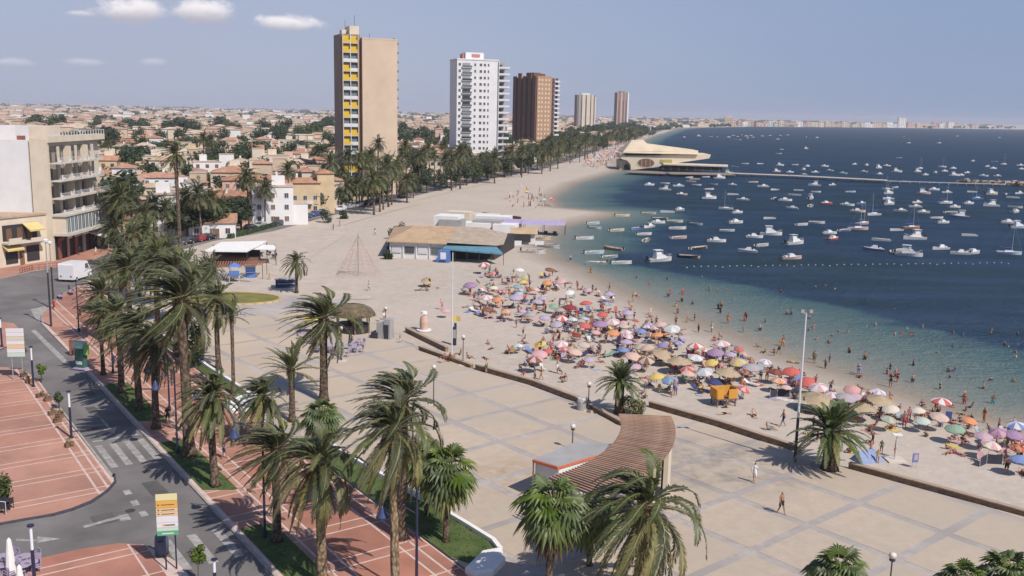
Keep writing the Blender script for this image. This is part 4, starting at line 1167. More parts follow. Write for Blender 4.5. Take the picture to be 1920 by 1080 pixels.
# --- the two distant towers
X0, Y0 = at(1097, 252, -.16)
T = empty('far_tower', (X0, Y0, -.16), R(10), 'short wide distant tower striped in cream and dark bays', 'tower'); HT = 30 + 36 / FPX * 1250
b = MB(); b.box(0, 8, 0, 26, 16, HT); b.build('main_block', M_BROWNS, T)
for xx, ww in ((-9.5, 3.0), (-3.6, 4.6), (3.2, 5.2), (8.8, 3.2)): lbox('facade_panel', T, M_CREAM if xx > -8 else M_GREY, xx, -.5, 0, ww, 1.0, HT + .6)
lbox('facade_panel', T, M_WHITE, 13.6, 6, 0, 1.6, 10, HT - 2)
lbox('roof_house', T, M_WHITE, 0, 8, HT, 12, 7, 2.6)
for i in range(14):
    for xx in (-6.6, -.1, 6.6): lbox('window', T, M_GLASS, xx, -.02, 3 + i * 3.2, 1.5, .1, 1.6)
X0, Y0 = at(1166, 250, -.16)
T = empty('far_tower', (X0, Y0, -.16), R(12), 'slim distant brown tower standing alone where the coast curves away', 'tower'); HT = 30 + 44 / FPX * 1330
b = MB(); b.box(0, 8, 0, 19, 14, HT); b.build('main_block', mat('far_brown', (.27, .2, .18), .9), T)
for xx, ww in ((-8.9, 1.2), (-2.6, 2.6), (2.8, 1.0), (8.3, 2.2)): lbox('facade_panel', T, M_PINK if xx < 8 else M_WHITE, xx, .8, 0, ww, .8, HT)
for i in range(15):
    for xx in (-6, .6, 5.2): lbox('window', T, M_GLASS, xx, .98, 3 + i * 3.2, 1.5, .1, 1.6)
lbox('roof_house', T, M_BROWNS, 0, 8, HT, 8, 7, 2)

# --- balconied apartment block at the left with its blank white side wall
BX, BY, BH = -85.0, 176.0, 22.0
T = empty('apartment_block', (BX, BY, 0), 0, 'five-storey cream block with stacked balconies and a huge blank white side wall', 'building')
b = MB(); b.box(-21.8, 12, 0, 41.4, 23.6, BH - .6); b.build('main_block', M_CREAM, T)
b = MB(); b.box(-23.5, -.1, 0, 40, .5, BH + .1); b.build('blank_wall', M_WHITE, T)
b = MB(); b.box(-1.6, .1, 0, 3.2, .7, BH + .4); b.build('corner_pier', M_CREAM, T)
b = MB(); b.box(-21, 12, BH - .6, 41, 23, .3); b.build('roof', M_FLAT, T)
b = MB(); b.box(-.5, 12, BH - .3, 1.6, 24.2, 1.1, m=0); b.build('parapet', M_CREAM, T)
b = MB()
for k in range(20): b.box(.2, .8 + k * 1.22, BH + .8, .1, .12, .8)
b.box(.2, 12, BH + 1.6, .14, 24, .1); b.build('railing', M_RAIL, T)
for (x, y, sx, sy, h, m_) in ((-12, 6, 9, 5, 2.8, M_WHITE), (-24, 8, 9, 7, 3.4, M_WHITE), (-9, 15, 6, 6, 2.6, M_CREAM), (-33, 5, 8, 6, 3.2, M_WHITE)): lbox('roof_house', T, m_, x, y, BH - .3, sx, sy, h)
lbox('roof_tank', T, M_RED, -8, 4.5, BH - .3, 3, 1.2, 1.0)
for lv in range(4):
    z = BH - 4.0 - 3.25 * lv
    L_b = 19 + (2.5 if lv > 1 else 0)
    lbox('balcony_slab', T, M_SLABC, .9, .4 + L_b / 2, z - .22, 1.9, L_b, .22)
    lbox('balcony_back', T, mat('shaded_grey_green_wall', (.30, .28, .24), .85), -1.0 + .06, .4 + L_b / 2, z, .1, L_b - .6, 2.8)  # grey-green has the shade behind the balconies mixed in
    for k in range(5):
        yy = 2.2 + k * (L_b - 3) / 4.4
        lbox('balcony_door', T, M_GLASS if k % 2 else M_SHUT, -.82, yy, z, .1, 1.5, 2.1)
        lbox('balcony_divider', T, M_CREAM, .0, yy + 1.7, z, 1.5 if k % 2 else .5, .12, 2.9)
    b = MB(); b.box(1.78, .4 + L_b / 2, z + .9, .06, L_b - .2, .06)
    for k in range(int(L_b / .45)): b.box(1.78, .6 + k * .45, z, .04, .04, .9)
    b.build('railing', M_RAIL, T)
    for k in range(4):
        yy = 2.5 + k * 4.1 + lv % 2
        q = lbox('balcony_chair', T, M_RAIL, 1.0, yy, z, .5, .5, .45); lbox('chair_back', q, M_RAIL, -.22, 0, .45, .06, .5, .45)
        if k % 2: lbox('drying_towel', T, (M_AWNW, M_PINK, M_CREAM, M_GREY)[(k + lv) % 4], 1.84, yy + 1.3, z + .25, .03, 1.1, .75)
z = 5.0
lbox('gallery_floor', T, M_SLABC, 1.4, 12.5, z - .4, 3.2, 25, .5)
lbox('gallery_top', T, M_SLABC, 1.2, 12.5, z + 3.2, 2.9, 25, .35)
for k in range(16):
    window(T, 2.42, 1.2 + k * 1.52, z + .15, 1.35, 2.95, 0, M_GLASSG)
lbox('gallery_wall', T, M_CREAM, 1.1, 12.5, z + .1, 2.4, 24.4, 3.05)
lbox('shop_front', T, M_DARK, -.2, 12.5, .1, .3, 23, 4.0)
for k, (m_, w) in enumerate(((M_RED, 3), (M_PINK, 2.2), (M_RED, 3.4), (M_GREY, 3.6), (M_DARK, 3), (M_CREAM, 3), (M_GREY, 2.5))):
    lbox('shop_panel', T, m_, .12, 2 + k * 3.4, .1, .2, w * .35, 3.6); lbox('shop_sign', T, (M_RED, M_WHITE, M_CREAM, M_WHITE)[k % 4], .25, 2.6 + k * 3.4, 3.4, .12, w * .8, .7)
b = MB(); b.add([(.3, 14, 3.6), (.3, 22.5, 3.6), (4.2, 22.5, 2.7), (4.2, 14, 2.7), (.3, 14, 3.5), (.3, 22.5, 3.5), (4.2, 22.5, 2.4), (4.2, 14, 2.4)], [(0, 3, 2, 1), (4, 5, 6, 7), (3, 7, 6, 2), (0, 4, 7, 3), (1, 2, 6, 5)]); b.build('awning', M_AWNW, T)
b = MB(); [b.tube((4.1, y, 0), (4.1, y, 2.5), .04) for y in (14.2, 18, 22.3)]; b.build('awning_post', M_RAIL, T)

# --- lower corner building with awnings in front of it
X0, Y0 = at(-14, 506, 0); X1, Y1 = at(97, 489, 0); a = math.atan2(Y1 - Y0, X1 - X0); Lw = math.hypot(X1 - X0, Y1 - Y0)
T = empty('corner_shop_building', (X0, Y0, 0), a, 'low cream corner building with a recessed balcony and yellow awnings', 'building')
b = MB(); b.box(Lw / 2 - 1, 7.5, 0, Lw + 2.4, 14, 8.6); b.build('main_block', M_CREAM, T)
b = MB(); b.box(Lw / 2 - 1, 7.5, 8.6, Lw + 2.8, 14.4, .35); b.build('roof', M_TERRAB, T)
lbox('recess_shade_panel', T, M_DARK, 6.3, .48, 4.6, 7.0, .14, 2.8)  # flat dark panel painting the shade of a recess
for xx in (4.0, 6.2, 8.2): lbox('balcony_door', T, M_SHUT, xx, .42, 4.6, 1.1, .1, 2.2)
lbox('balcony_slab', T, M_SLABC, 6.3, -.35, 4.1, 7.6, 1.8, .3)
lbox('balcony_front', T, M_CREAM, 4.0, -1.2, 4.4, 2.6, .1, .8)
lbox('balcony_front', T, M_CREAM, 8.6, -1.2, 4.4, 2.9, .1, .5)
def awn(parent, cx, w, z, m, out=1.6, drop=.8, y=.4):
    b = MB(); b.add([(cx - w / 2, y, z), (cx + w / 2, y, z), (cx + w / 2, y - out, z - drop), (cx - w / 2, y - out, z - drop), (cx - w / 2, y, z - .08), (cx + w / 2, y, z - .08), (cx + w / 2, y - out, z - drop - .3), (cx - w / 2, y - out, z - drop - .3)],
          [(0, 3, 2, 1), (4, 5, 6, 7), (3, 7, 6, 2), (0, 4, 7, 3), (1, 2, 6, 5)]); return b.build('awning', m, parent)
awn(T, 8.4, 3.2, 7.5, M_AWNY, 2.0, 1.1); awn(T, 4.2, 3.4, 3.9, M_AWNY, 1.4, .7)
for xx, w, h, m_ in ((4.3, 2.4, 2.2, M_GLASS), (6.4, .9, 2.4, M_SHUT), (8.7, 2.6, 2.8, M_DARK), (1.2, .9, 2.3, M_SHUT)): lbox('shop_window', T, m_, xx, .45, .5 if m_ != M_SHUT else .1, w, .12, h)
lbox('window', T, M_SHUT, .9, .44, 5.0, 1.6, .12, 1.3)
lbox('corner_wall', T, M_WHITE, -.9, .3, 0, 2.2, .9, 9.4)
X0, Y0 = at(-200, 470, 0)
T = empty('white_house', (-107, 168, 0), 0, 'white house with terracotta edge cut by the left border of the view', 'building')
b = MB(); b.box(0, 4, 0, 16, 12, 9.4); b.build('wall', M_WHITE, T); b = MB(); b.box(0, 4, 9.4, 16.6, 12.6, .5); b.build('roof', M_TERRA, T)
lbox('window', T, M_SHUT, 3, -2.05, 5.5, 1.4, .1, 1.2); lbox('door', T, M_SHUT, 5.4, -2.05, 0, 1.1, .1, 2.3)

# ------------------------------------------------------------------ the town: individual houses, the masses behind them
WALLS = [('white', M_WHITE), ('cream', M_CREAM), ('ochre', M_OCHRE), ('sand-coloured', M_SAND), ('pinkish', M_PINK), ('cream', M_CREAM), ('sand-coloured', M_SAND)]
def hip(b, cx, cy, z, w, d, h, ov=.4, m=0):
    w2, d2 = w / 2 + ov, d / 2 + ov; r = max(0, (w - d) / 2) if w > d else 0; r2 = max(0, (d - w) / 2) if d > w else 0
    b.add([(cx - w2, cy - d2, z), (cx + w2, cy - d2, z), (cx + w2, cy + d2, z), (cx - w2, cy + d2, z), (cx - r, cy - r2, z + h), (cx + r, cy + r2, z + h)],
          [(0, 1, 5, 4), (1, 2, 5), (2, 3, 4, 5), (3, 0, 4), (0, 3, 2, 1)] if w >= d else [(0, 1, 4), (1, 2, 5, 4), (2, 3, 5), (3, 0, 4, 5), (0, 3, 2, 1)], m)
def gable(b, cx, cy, z, w, d, h, ov=.4, m=0):
    w2, d2 = w / 2 + ov, d / 2 + ov
    b.add([(cx - w2, cy - d2, z), (cx + w2, cy - d2, z), (cx + w2, cy + d2, z), (cx - w2, cy + d2, z), (cx - w2, cy, z + h), (cx + w2, cy, z + h)], [(0, 1, 5, 4), (2, 3, 4, 5), (3, 0, 4), (1, 2, 5), (0, 3, 2, 1)], m)
hn = 0
def house(x, y, rot, w, d, h, roof, wall, near, rr):
    global hn
    hn += 1
    T = empty('house', (x, y, -.16), rot)
    b = MB(); b.box(0, 0, 0, w, d, h); w2 = rr.uniform(.3, .6) * w; d2 = rr.uniform(.4, .7) * d; h2 = h * rr.choice((.55, .8, 1.3)); sx = rr.choice((-1, 1))
    b.box(sx * (w / 2 + w2 / 2 - .6), -d * .1, 0, w2, d2, h2)
    b.build('wall', wall[1], T)
    b = MB()
    rm = {'t': M_TERRA, 'p': M_TERRAB, 'f': M_FLAT}[roof]
    if roof == 'f':
        b.box(0, 0, h, w + .3, d + .3, .25); b.box(sx * (w / 2 + w2 / 2 - .6), -d * .1, h2, w2 + .2, d2 + .2, .22)
    else:
        (hip if rr.random() < .6 else gable)(b, 0, 0, h, w, d, rr.uniform(1.2, 1.9)); (hip if rr.random() < .5 else gable)(b, sx * (w / 2 + w2 / 2 - .6), -d * .1, h2, w2, d2, 1.1)
    rf = b.build('roof', rm, T)
    if roof == 'f':
        lbox('roof_house', T, wall[1], rr.uniform(-.2, .2) * w, rr.uniform(0, .3) * d, h + .25, rr.uniform(2.5, 4), 3, 2.2)
    else: lbox('chimney', rf, M_WHITE, rr.uniform(-.25, .25) * w, rr.uniform(-.2, .2) * d, h + .3, .6, .6, 1.9)
    if near < 2:
        n = max(2, int(w / 2.6)); fl = max(1, int(h / 2.9))
        for f in range(fl):
            for k in range(n):
                xx = -w / 2 + w * (k + .5) / n; z = 1.0 + f * 2.9
                if near == 0: window(T, xx, -d / 2, z, 1.1, 1.3, -90, M_GLASS if rr.random() < .5 else M_SHUT)
                else: lbox('window', T, M_GLASS if rr.random() < .5 else M_SHUT, xx, -d / 2, z, 1.2, .12, 1.3)
            for k in range(max(1, int(d / 3.4))):
                yy = -d / 2 + d * (k + .5) / max(1, int(d / 3.4)); lbox('window', T, M_GLASS if rr.random() < .5 else M_SHUT, w / 2, yy, 1.0 + f * 2.9, .12, 1.1, 1.3)
        lbox('door', T, M_SHUT, w * .1, -d / 2 - .02, .05, 1.0, .14, 2.1)
        if fl > 1 and rr.random() < .5:
            s_ = lbox('balcony', T, M_SLABC, 0, -d / 2 - .6, 2.85, w * .6, 1.2, .18); lbox('railing', s_, M_RAIL, 0, -.56, .18, w * .6, .06, .85)
    else:
        b = MB(); n = max(2, int(w / 3))
        for f in range(max(1, int(h / 2.9))):
            for k in range(n): b.box(-w / 2 + w * (k + .5) / n, -d / 2, 1 + f * 2.9, 1.2, .12, 1.3)
        tag(b.build('window', M_GLASS, T), kind='stuff')
    tag(T, None, 'house', 'houses of the town behind the sea front')
    return T
RO = {'t': 'terracotta roof', 'p': 'pale tiled roof', 'f': 'flat roof'}
taken = [(-50, 338, 16), (-20, 520, 24), (16, 690, 26)]
hr = random.Random(5)
def try_house(x, y, rot, w, d, h, roof, wi, near, where):
    if any((x - a) ** 2 + (y - b_) ** 2 < (r + max(w, d) * .45) ** 2 for a, b_, r in taken): return
    taken.append((x, y, max(w, d) * .45))
    T = house(x, y, rot, w, d, h, roof, WALLS[wi], near, hr)
    later(T, '%s %s-storey house, %s,' % (WALLS[wi][0], ('one', 'two', 'three', 'four', 'five')[min(4, max(0, int(h / 2.9) - 1))], RO[roof]), where, (x, y), h)
# houses one can pick out: base pixel x, y, width, depth, height, roof, wall
for bx, by, w, d, h, rf, wi in ((400, 442, 10, 9, 3.4, 't', 0), (352, 425, 9, 9, 9.2, 'f', 0), (310, 418, 11, 10, 6.4, 'p', 3), (262, 420, 12, 10, 8.8, 'f', 1), (225, 400, 12, 11, 9.0, 'p', 1), (395, 405, 10, 10, 6, 't', 1), (430, 418, 12, 10, 6.5, 't', 4),
        (512, 418, 10, 10, 9.5, 'f', 0), (468, 395, 14, 12, 9, 't', 4), (560, 398, 11, 10, 8.6, 't', 2), (615, 388, 9, 9, 8.2, 't', 1), (520, 385, 12, 10, 8, 't', 1), (440, 375, 13, 12, 9, 't', 3), (300, 388, 13, 11, 8.8, 't', 0), (350, 380, 12, 11, 6, 't', 3)):
    X, Y = at(bx, by, -.16); try_house(X, Y, R(rng.choice((12, 18, 15))), w, d, h, rf, wi, 0, 'just behind the palms')
t = 0; cand = []
while t < 1500:
    x, y, a = road_pt(60 + t); n = (-math.sin(a), math.cos(a))
    for off in np.arange(16, 620, 15.5):
        jx, jy = hr.uniform(-2.5, 2.5), hr.uniform(-2.5, 2.5)
        X = x + n[0] * off + jx; Y = y + n[1] * off + jy
        p = proj(X, Y, 3)
        if -60 < p[0] < 1250 and p[2] < 900 and not (X < -80 and Y < 215): cand.append((p[2], X, Y, off))
    t += 15.5
cand.sort()
kept = []
for c in cand:
    if hn + len(kept) >= 285: break
    if any((c[1] - k[1]) ** 2 + (c[2] - k[2]) ** 2 < 13.2 ** 2 for k in kept): continue
    if hr.random() < .12: continue
    kept.append(c)
far_lim = kept[-1][0]
for dist, X, Y, off in kept:
    near = 0 if dist < 240 else 1 if dist < 420 else 2
    rot = R(15 + hr.choice((0, 0, 90, 4, -6)))
    w, d = hr.uniform(8.5, 12.5), hr.uniform(8, 11); h = hr.choice((3.2, 6.2, 6.2, 6.2, 8.9, 9.2, 3.4) if off > 30 else (6.2, 8.9, 9.2))
    roof = hr.choice('tttppff'); wi = hr.randrange(7)
    where = ('in the near town' if dist < 260 else 'in the middle of town' if dist < 340 else 'farther back in town' if dist < 430 else 'at the back of town')
    try_house(X, Y, rot, w, d, h, roof, wi, near, where)
# the mass behind: houses too small and too many to tell apart
b = MB(); rr = random.Random(12); n = 0
tb = MB()
while n < 3600:
    py = 191 + 85 * rr.random() ** 1.25; px_ = rr.uniform(-140, 1330)
    hy = 189 + px_ * 41.9 / 1920
    if py < hy + 4.5: n += 1; continue
    X, Y = at(px_, py, -.16); n += 1
    if Y < far_lim * .97 or Y > 9500: continue
    if signed(np.array([X]), np.array([Y]))[0] < 25: continue
    if not inside((X, Y), [tuple(p) for p in land_side]): 
        if Y < 1900: continue
    k = max(1, Y / 1500); w = rr.uniform(8, 15) * min(k, 2.6); d = rr.uniform(8, 13) * min(k, 2.6); h = rr.choice((3, 6, 6, 9, 9, 12))
    wi = rr.randrange(5); r_ = rr.choice((5, 5, 6, 7)); rot = rr.choice((.2, .3, 1.8, .1))
    b.box(X, Y, -.16, w, d, h, rot, wi)
    c, s = math.cos(rot), math.sin(rot); q = MB(); (hip if r_ != 7 else gable)(q, 0, 0, h, w, d, 1.5 if r_ != 7 else .6)
    b.add([(X + v[0] * c - v[1] * s, Y + v[0] * s + v[1] * c, v[2]) for v in q.v], q.f, r_)
tag(b.build('distant_town', [M_WHITE, M_CREAM, M_SAND, M_SAND, M_PINK, mat('hazed_terracotta', (.38, .26, .195), .9, .3, .05), M_TERRAB, M_FLAT]), 'far houses of the town running together towards the plain', 'town', None, 'stuff')  # roof colour of the far houses is greyed to paint in haze
# trees between the houses
tn = 0; rr = random.Random(8)
while tn < 230:
    py = 230 + 190 * rr.random() ** 1.1; px_ = rr.uniform(120, 1140)
    hy = 190 + px_ * .0218
    if py < hy + 22: continue
    X, Y = at(px_, py, -.16)
    if not inside((X, Y), land_side) or Y > 1000 or Y < 200: continue
    if seg_dist(np.array([X]), np.array([Y]), ROAD)[0] < 8: continue
    if any((X - a) ** 2 + (Y - b_) ** 2 < (r_ * 1.05) ** 2 for a, b_, r_ in taken): continue
    taken.append((X, Y, 2)); o = place_tree(X, Y, rr.uniform(.8, 1.5) * (1 + Y / 1200)); later(o, 'dark green tree' if 'pine' in o.name else 'leafy garden tree', 'between the houses of the town', (X, Y), 5); tn += 1
for cx_, cy_, w_ in ((430, 262, 120), (560, 268, 70), (345, 266, 60), (255, 262, 50), (770, 276, 50), (200, 284, 40), (490, 272, 90), (610, 262, 40), (90, 252, 60), (660, 300, 60), (250, 330, 60), (420, 330, 70), (820, 288, 60)):
    for k in range(6):
        X, Y = at(cx_ + rr.uniform(-.5, .5) * w_, cy_ + rr.uniform(-7, 7), -.16)
        if any((X - a) ** 2 + (Y - b_) ** 2 < (r_ * .8) ** 2 for a, b_, r_ in taken): continue
        o = place_tree(X, Y, rr.uniform(1.3, 1.9) * (.6 + Y / 900), rr.choice((0, 1, 1))); later(o, 'large park tree' if 'leafy' in o.name else 'large dark park pine', 'among the town roofs', (X, Y), 6)
# wooded coast: big trees below the brown tower and on towards the point
for k in range(230):
    t = rr.uniform(300, 1500); x, y, a = road_pt(t); n = (-math.sin(a), math.cos(a)); off = rr.uniform(-11, 60) if t > 430 else rr.uniform(-10, 14)
    if abs(off) < 6: continue
    X, Y = x + n[0] * off, y + n[1] * off
    if (X - 16) ** 2 + (Y - 690) ** 2 < 900 or (X + 20) ** 2 + (Y - 520) ** 2 < 700: continue
    o = place_tree(X, Y, rr.uniform(1.2, 1.9) * (1 + (Y - 500) / 2500), rr.choice((0, 1, 1))); later(o, 'big shore tree' if 'leafy' in o.name else 'big shore pine', 'in the wooded strip below the far towers', (X, Y), 5)
# scrub and woods far off, one mass
b = MB()
for k in range(2300):
    px_ = rr.uniform(-100, 1900); hy = 189 + px_ * .0218; dy = 3.2 + 42 * rr.random() ** 2.2; X, Y = at(px_, hy + dy, -.16)
    if Y < 650 or Y > 9000 or signed(np.array([X]), np.array([Y]))[0] < 18: continue
    s = rr.uniform(5, 9) * (1 + Y / 2600); h = rr.uniform(4, 8) * (1 + Y / 9000)
    for j in range(9):
        a = rr.uniform(0, 6.28); q = rr.uniform(0, s); c = Vector((X + q * math.cos(a) * 1.6, Y + q * math.sin(a), h * rr.uniform(.35, .75))); r_ = h * rr.uniform(.25, .5)
        ring = [(c.x + r_ * 1.5 * math.cos(u), c.y + r_ * 1.5 * math.sin(u), c.z + r_ * rr.uniform(-.3, .3)) for u in (0, 1.05, 2.1, 3.14, 4.2, 5.2)]
        b.add([(c.x, c.y, c.z + r_)] + ring + [(c.x, c.y, c.z - r_ * 1.2)], [(0, i + 1, (i + 1) % 6 + 1) for i in range(6)] + [(7, (i + 1) % 6 + 1, i + 1) for i in range(6)])
tag(b.build('distant_woods', LEAFB), 'dark scrub and woods far off between the distant houses', 'woods', None, 'stuff')
# buildings of the far shore that stand out
fr = random.Random(4)
for k in range(64):
    px_ = 1320 + k * 8.6 + fr.uniform(-3, 3)
    base = 236.5 + (px_ - 1320) * .0075
    X, Y = at(px_, base, 0)
    wpx = fr.uniform(6, 16); hpx = fr.uniform(5, 11)
    if abs(px_ - 1368) < 9 or abs(px_ - 1690) < 9: hpx = 17; wpx = 8
    if px_ > 1800: hpx *= .6
    f = proj(X, Y)[2]; w = wpx * f / FPX; h = hpx * f / FPX
    T = empty('waterfront_building', (X, Y + 30, -.16), fr.uniform(-.1, .3)); wi = fr.choice((0, 1, 3, 4, 4))
    lbox('wall', T, WALLS[wi][1], 0, 0, 0, w, w * .7, h); b = MB()
    if fr.random() < .5: hip(b, 0, 0, h, w, w * .7, h * .16)
    else: b.box(0, 0, h, w * 1.04, w * .72, h * .06)
    b.build('roof', M_TERRA if fr.random() < .5 else M_FLAT, T)
    b = MB()
    for i in range(max(2, int(w / 9))):
        for j in range(max(1, int(h / 5))): b.box(-w / 2 + w * (i + .5) / max(2, int(w / 9)), -w * .35, 1.5 + j * 5, 4, .3, 2.2)
    tag(b.build('window', M_GLASS, T), kind='stuff')
    tag(T, None, 'building', 'buildings of the far shore'); later(T, WALLS[wi][0] + ' ' + ('tower block' if hpx > 15 else 'building'), 'on the far shore across the bay', (X, Y), 5)

# ------------------------------------------------------------------ pier, pier restaurant, jetty, quay
def on_plane(px, py, Y):
    d = ray(px, py); t = Y / d[1]
    return (d[0] * t, CAM_H + d[2] * t)
def extrude_xz(b, pts, y0, y1, m=0):
    n = len(pts); A = sum(pts[i][0] * pts[(i + 1) % n][1] - pts[(i + 1) % n][0] * pts[i][1] for i in range(n))
    if A < 0: pts = pts[::-1]
    b.add([(x, y0, z) for x, z in pts] + [(x, y1, z) for x, z in pts], [tuple(range(n)), tuple(range(n, 2 * n))[::-1]] + [((i + 1) % n, i, i + n, (i + 1) % n + n) for i in range(n)], m)
M_PIER = mat('pier_house_render', (0.62, 0.53, 0.39), .85, .08, .2)
M_PIERR = mat('pier_house_roof', (0.58, 0.48, 0.34), .9, .1, .2)
M_TIMB = mat('grey_timber', (0.24, 0.19, 0.15), .9, .25, 1)
PY = 519.0
T = empty('pier_restaurant', (0, 0, 0), 0, 'cream restaurant on the pier shaped like a ship with a round dark window', 'building')
pp = lambda L, Y=PY: [on_plane(x, y, Y) for x, y in L]
b = MB(); extrude_xz(b, pp([(1163, 288), (1175, 292), (1333, 290), (1330, 297), (1280, 304), (1225, 314), (1183, 319), (1182, 308), (1176, 301), (1165, 298)]), PY, PY + 24)
b.build('hull_wall', M_PIER, T)
b = MB(); extrude_xz(b, pp([(1178, 293), (1240, 293), (1240, 286), (1178, 286)]), PY + 1, PY + 20); b.build('window_band', M_DARK, T)
b = MB(); extrude_xz(b, pp([(1240, 293), (1300, 292.5), (1300, 286.5), (1240, 286)]), PY + 1, PY + 20); b.build('upper_wall', M_PIER, T)
q = pp([(1168, 286.5), (1309, 288), (1309, 282.5), (1216, 270), (1210, 263), (1188, 264), (1172, 279)])
b = MB(); x0, x1 = q[0][0], q[1][0]
ev = q[0][1]; z1 = q[2][1]; xa, za = q[5]; xb, zb = q[4]; xc, zc = q[3]
ya, yb, ym = PY - 1.5, PY + 23, PY + 11
b.add([(x0, ya, ev), (x1, ya, ev), (x1, yb, ev), (x0, yb, ev), (x0, ya, ev + .6), (x1, ya + 2, z1), (x1, yb - 2, z1), (x0, yb, ev + .6), (xa, ym - 3, za), (xb, ym - 3, zb), (xb, ym + 3, zb), (xa, ym + 3, za), (xc, ym - 6, zc), (xc, ym + 6, zc)],
      [(0, 3, 2, 1), (0, 1, 5, 4), (1, 2, 6, 5), (2, 3, 7, 6), (3, 0, 4, 7), (4, 5, 12), (4, 12, 9, 8), (5, 6, 13, 12), (12, 13, 10, 9), (6, 7, 13), (13, 7, 11, 10), (7, 4, 8, 11), (8, 9, 10, 11)])
b.build('roof', M_PIERR, T)
cx_, cz_ = on_plane(1211, 305.5, PY); b = MB(); rx_, rz2 = 15.5 * PY / FPX, 8 * PY / FPX
b.add([(cx_ + rx_ * math.cos(t * .2618), PY - .12, cz_ + rz2 * math.sin(t * .2618)) for t in range(24)], [tuple(range(24))]); b.build('round_window', M_BRICK, T)
b = MB(); b.add([(cx_ + k * rx_ * math.cos(t * .2618), PY - .2, cz_ + k * rz2 * math.sin(t * .2618)) for k in (1.0, 1.08) for t in range(24)], [(t, (t + 1) % 24, (t + 1) % 24 + 24, t + 24) for t in range(24)])
for k in (-.5, 0, .5): b.box(cx_ + k * rx_, PY - .2, cz_ - rz2 * .8, .15, .08, rz2 * 1.6)
b.build('window_frame', M_PIER, T)
q = pp([(1238, 299), (1260, 299), (1260, 306), (1238, 306)]); b = MB(); b.box((q[0][0] + q[1][0]) / 2, PY - .15, q[2][1], q[1][0] - q[0][0], .25, q[0][1] - q[2][1]); b.build('sign_board', mat('dull_yellow_sign', (.36, .30, .10), .8), T)
b = MB(); extrude_xz(b, pp([(1163, 322), (1182, 321), (1182, 306), (1174, 300), (1163, 302)]), PY + 3, PY + 20); b.build('entrance_arch', mat('arch_wall', (.46, .38, .3), .9), T)
b = MB(); extrude_xz(b, pp([(1171, 322), (1180, 321), (1180, 311), (1176, 307), (1171, 311)]), PY + 2.8, PY + 3.2); b.build('doorway', M_DARK, T)
# boarded deck, shaded terrace and the piles under it
def px_pt(px, py, z): return at(px, py, z)
DZ = .9
T = empty('pier_terrace', (0, 0, 0), 0, 'long flat canopy over the dark shaded terrace behind the pier restaurant', 'pavilion')
q0, q1 = on_plane(1240, 307, 515), on_plane(1365, 312, 500)
b = MB(); b.add([(q0[0], 508, q0[1] + .3), (q1[0], 500, q1[1] + .2), (q1[0] + 3, 514, q1[1] + .2), (q0[0] + 2, 524, q0[1] + .3), (q0[0], 508, q0[1] - .3), (q1[0], 500, q1[1] - .4), (q1[0] + 3, 514, q1[1] - .4), (q0[0] + 2, 524, q0[1] - .3)], [(0, 1, 2, 3), (7, 6, 5, 4), (0, 4, 5, 1), (1, 5, 6, 2), (2, 6, 7, 3), (3, 7, 4, 0)]); b.build('canopy', M_CREAM, T)
for k in range(9):
    t = k / 8; lbox('post', T, M_TIMB, q0[0] + (q1[0] - q0[0]) * t, 509 - 8 * t, DZ, .3, .3, 3.0)
b = MB(); b.add([(q0[0], 522, DZ), (q1[0], 513, DZ), (q1[0], 513, DZ + 2.8), (q0[0], 522, DZ + 2.8)], [(0, 1, 2, 3)]); b.build('back_wall', M_BRICK, T)
def deck(name, pts, z, w, m, label, piles=True, step=6.0):
    T = empty(name, (pts[0][0], pts[0][1], 0), 0, label, 'pier'); ox, oy = pts[0]
    for (x1, y1), (x2, y2) in zip(pts[:-1], pts[1:]):
        l = math.hypot(x2 - x1, y2 - y1); a = math.atan2(y2 - y1, x2 - x1); n = max(1, int(l / step))
        for i in range(n):
            t = (i + .5) / n; cx, cy = x1 + (x2 - x1) * t - ox, y1 + (y2 - y1) * t - oy
            lbox('deck_panel', T, m, cx, cy, z - .25, l / n - .03, w, .25, a)
            if piles:
                for s in (-1, 1): lbox('pile', T, M_TIMB, cx - s * math.sin(a) * w * .42, cy + s * math.cos(a) * w * .42, -2.0, .3, .3, z + 1.75)
    return T
deck('pier_deck', [at(1178, 321, DZ), at(1250, 324, DZ), at(1370, 326, DZ)], DZ, 16, M_TIMB, 'wide timber deck round the pier restaurant')
deck('pier_deck', [at(1366, 324, 1.0), at(1480, 328.5, 1.0), at(1662, 337.5, 1.0)], 1.0, 6.5, mat('pale_pier_top', (.50, .42, .34), .9, .15, .5), 'long pale pier running out from the restaurant')
deck('jetty', [at(1660, 338.5, .7), at(1770, 342, .7), at(1885, 345, .7)], .7, 1.6, mat('thin_jetty_grey', (.42, .42, .43), .9, .15, .5), 'thin low jetty joining the pier to the stone quay', step=4)
T = empty('stone_quay', (*at(1900, 346, 0), 0), 0, 'rough stone quay end at the edge of the view', 'quay'); rr = random.Random(2)
ox, oy = T.location.x, T.location.y
b = MB(); b.prism([(-22, 12), (4, 14), (60, -4), (60, -24), (16, -14), (-2, 0)], -2, .9); b.build('quay_top', mat('quay_stone', (.36, .28, .22), .95, .3, .5), T)
for k in range(90):
    a = rr.uniform(0, 1); x, y = rr.choice(((-22 + 20 * a, 10 - 10 * a), (-2 + 18 * a, -1 - 14 * a), (16 + 40 * a, -15 - 10 * a), (-18 + 70 * a, 8 - 14 * a)))
    s = rr.uniform(.8, 2.2); lbox('rock', T, M_GREY if rr.random() < .3 else WALLM, x + rr.uniform(-2, 2), y + rr.uniform(-2, 2), -.6 + rr.uniform(0, 1.3), round(s, 1), round(s * .8, 1), round(s * .7, 1), rr.uniform(0, 3))

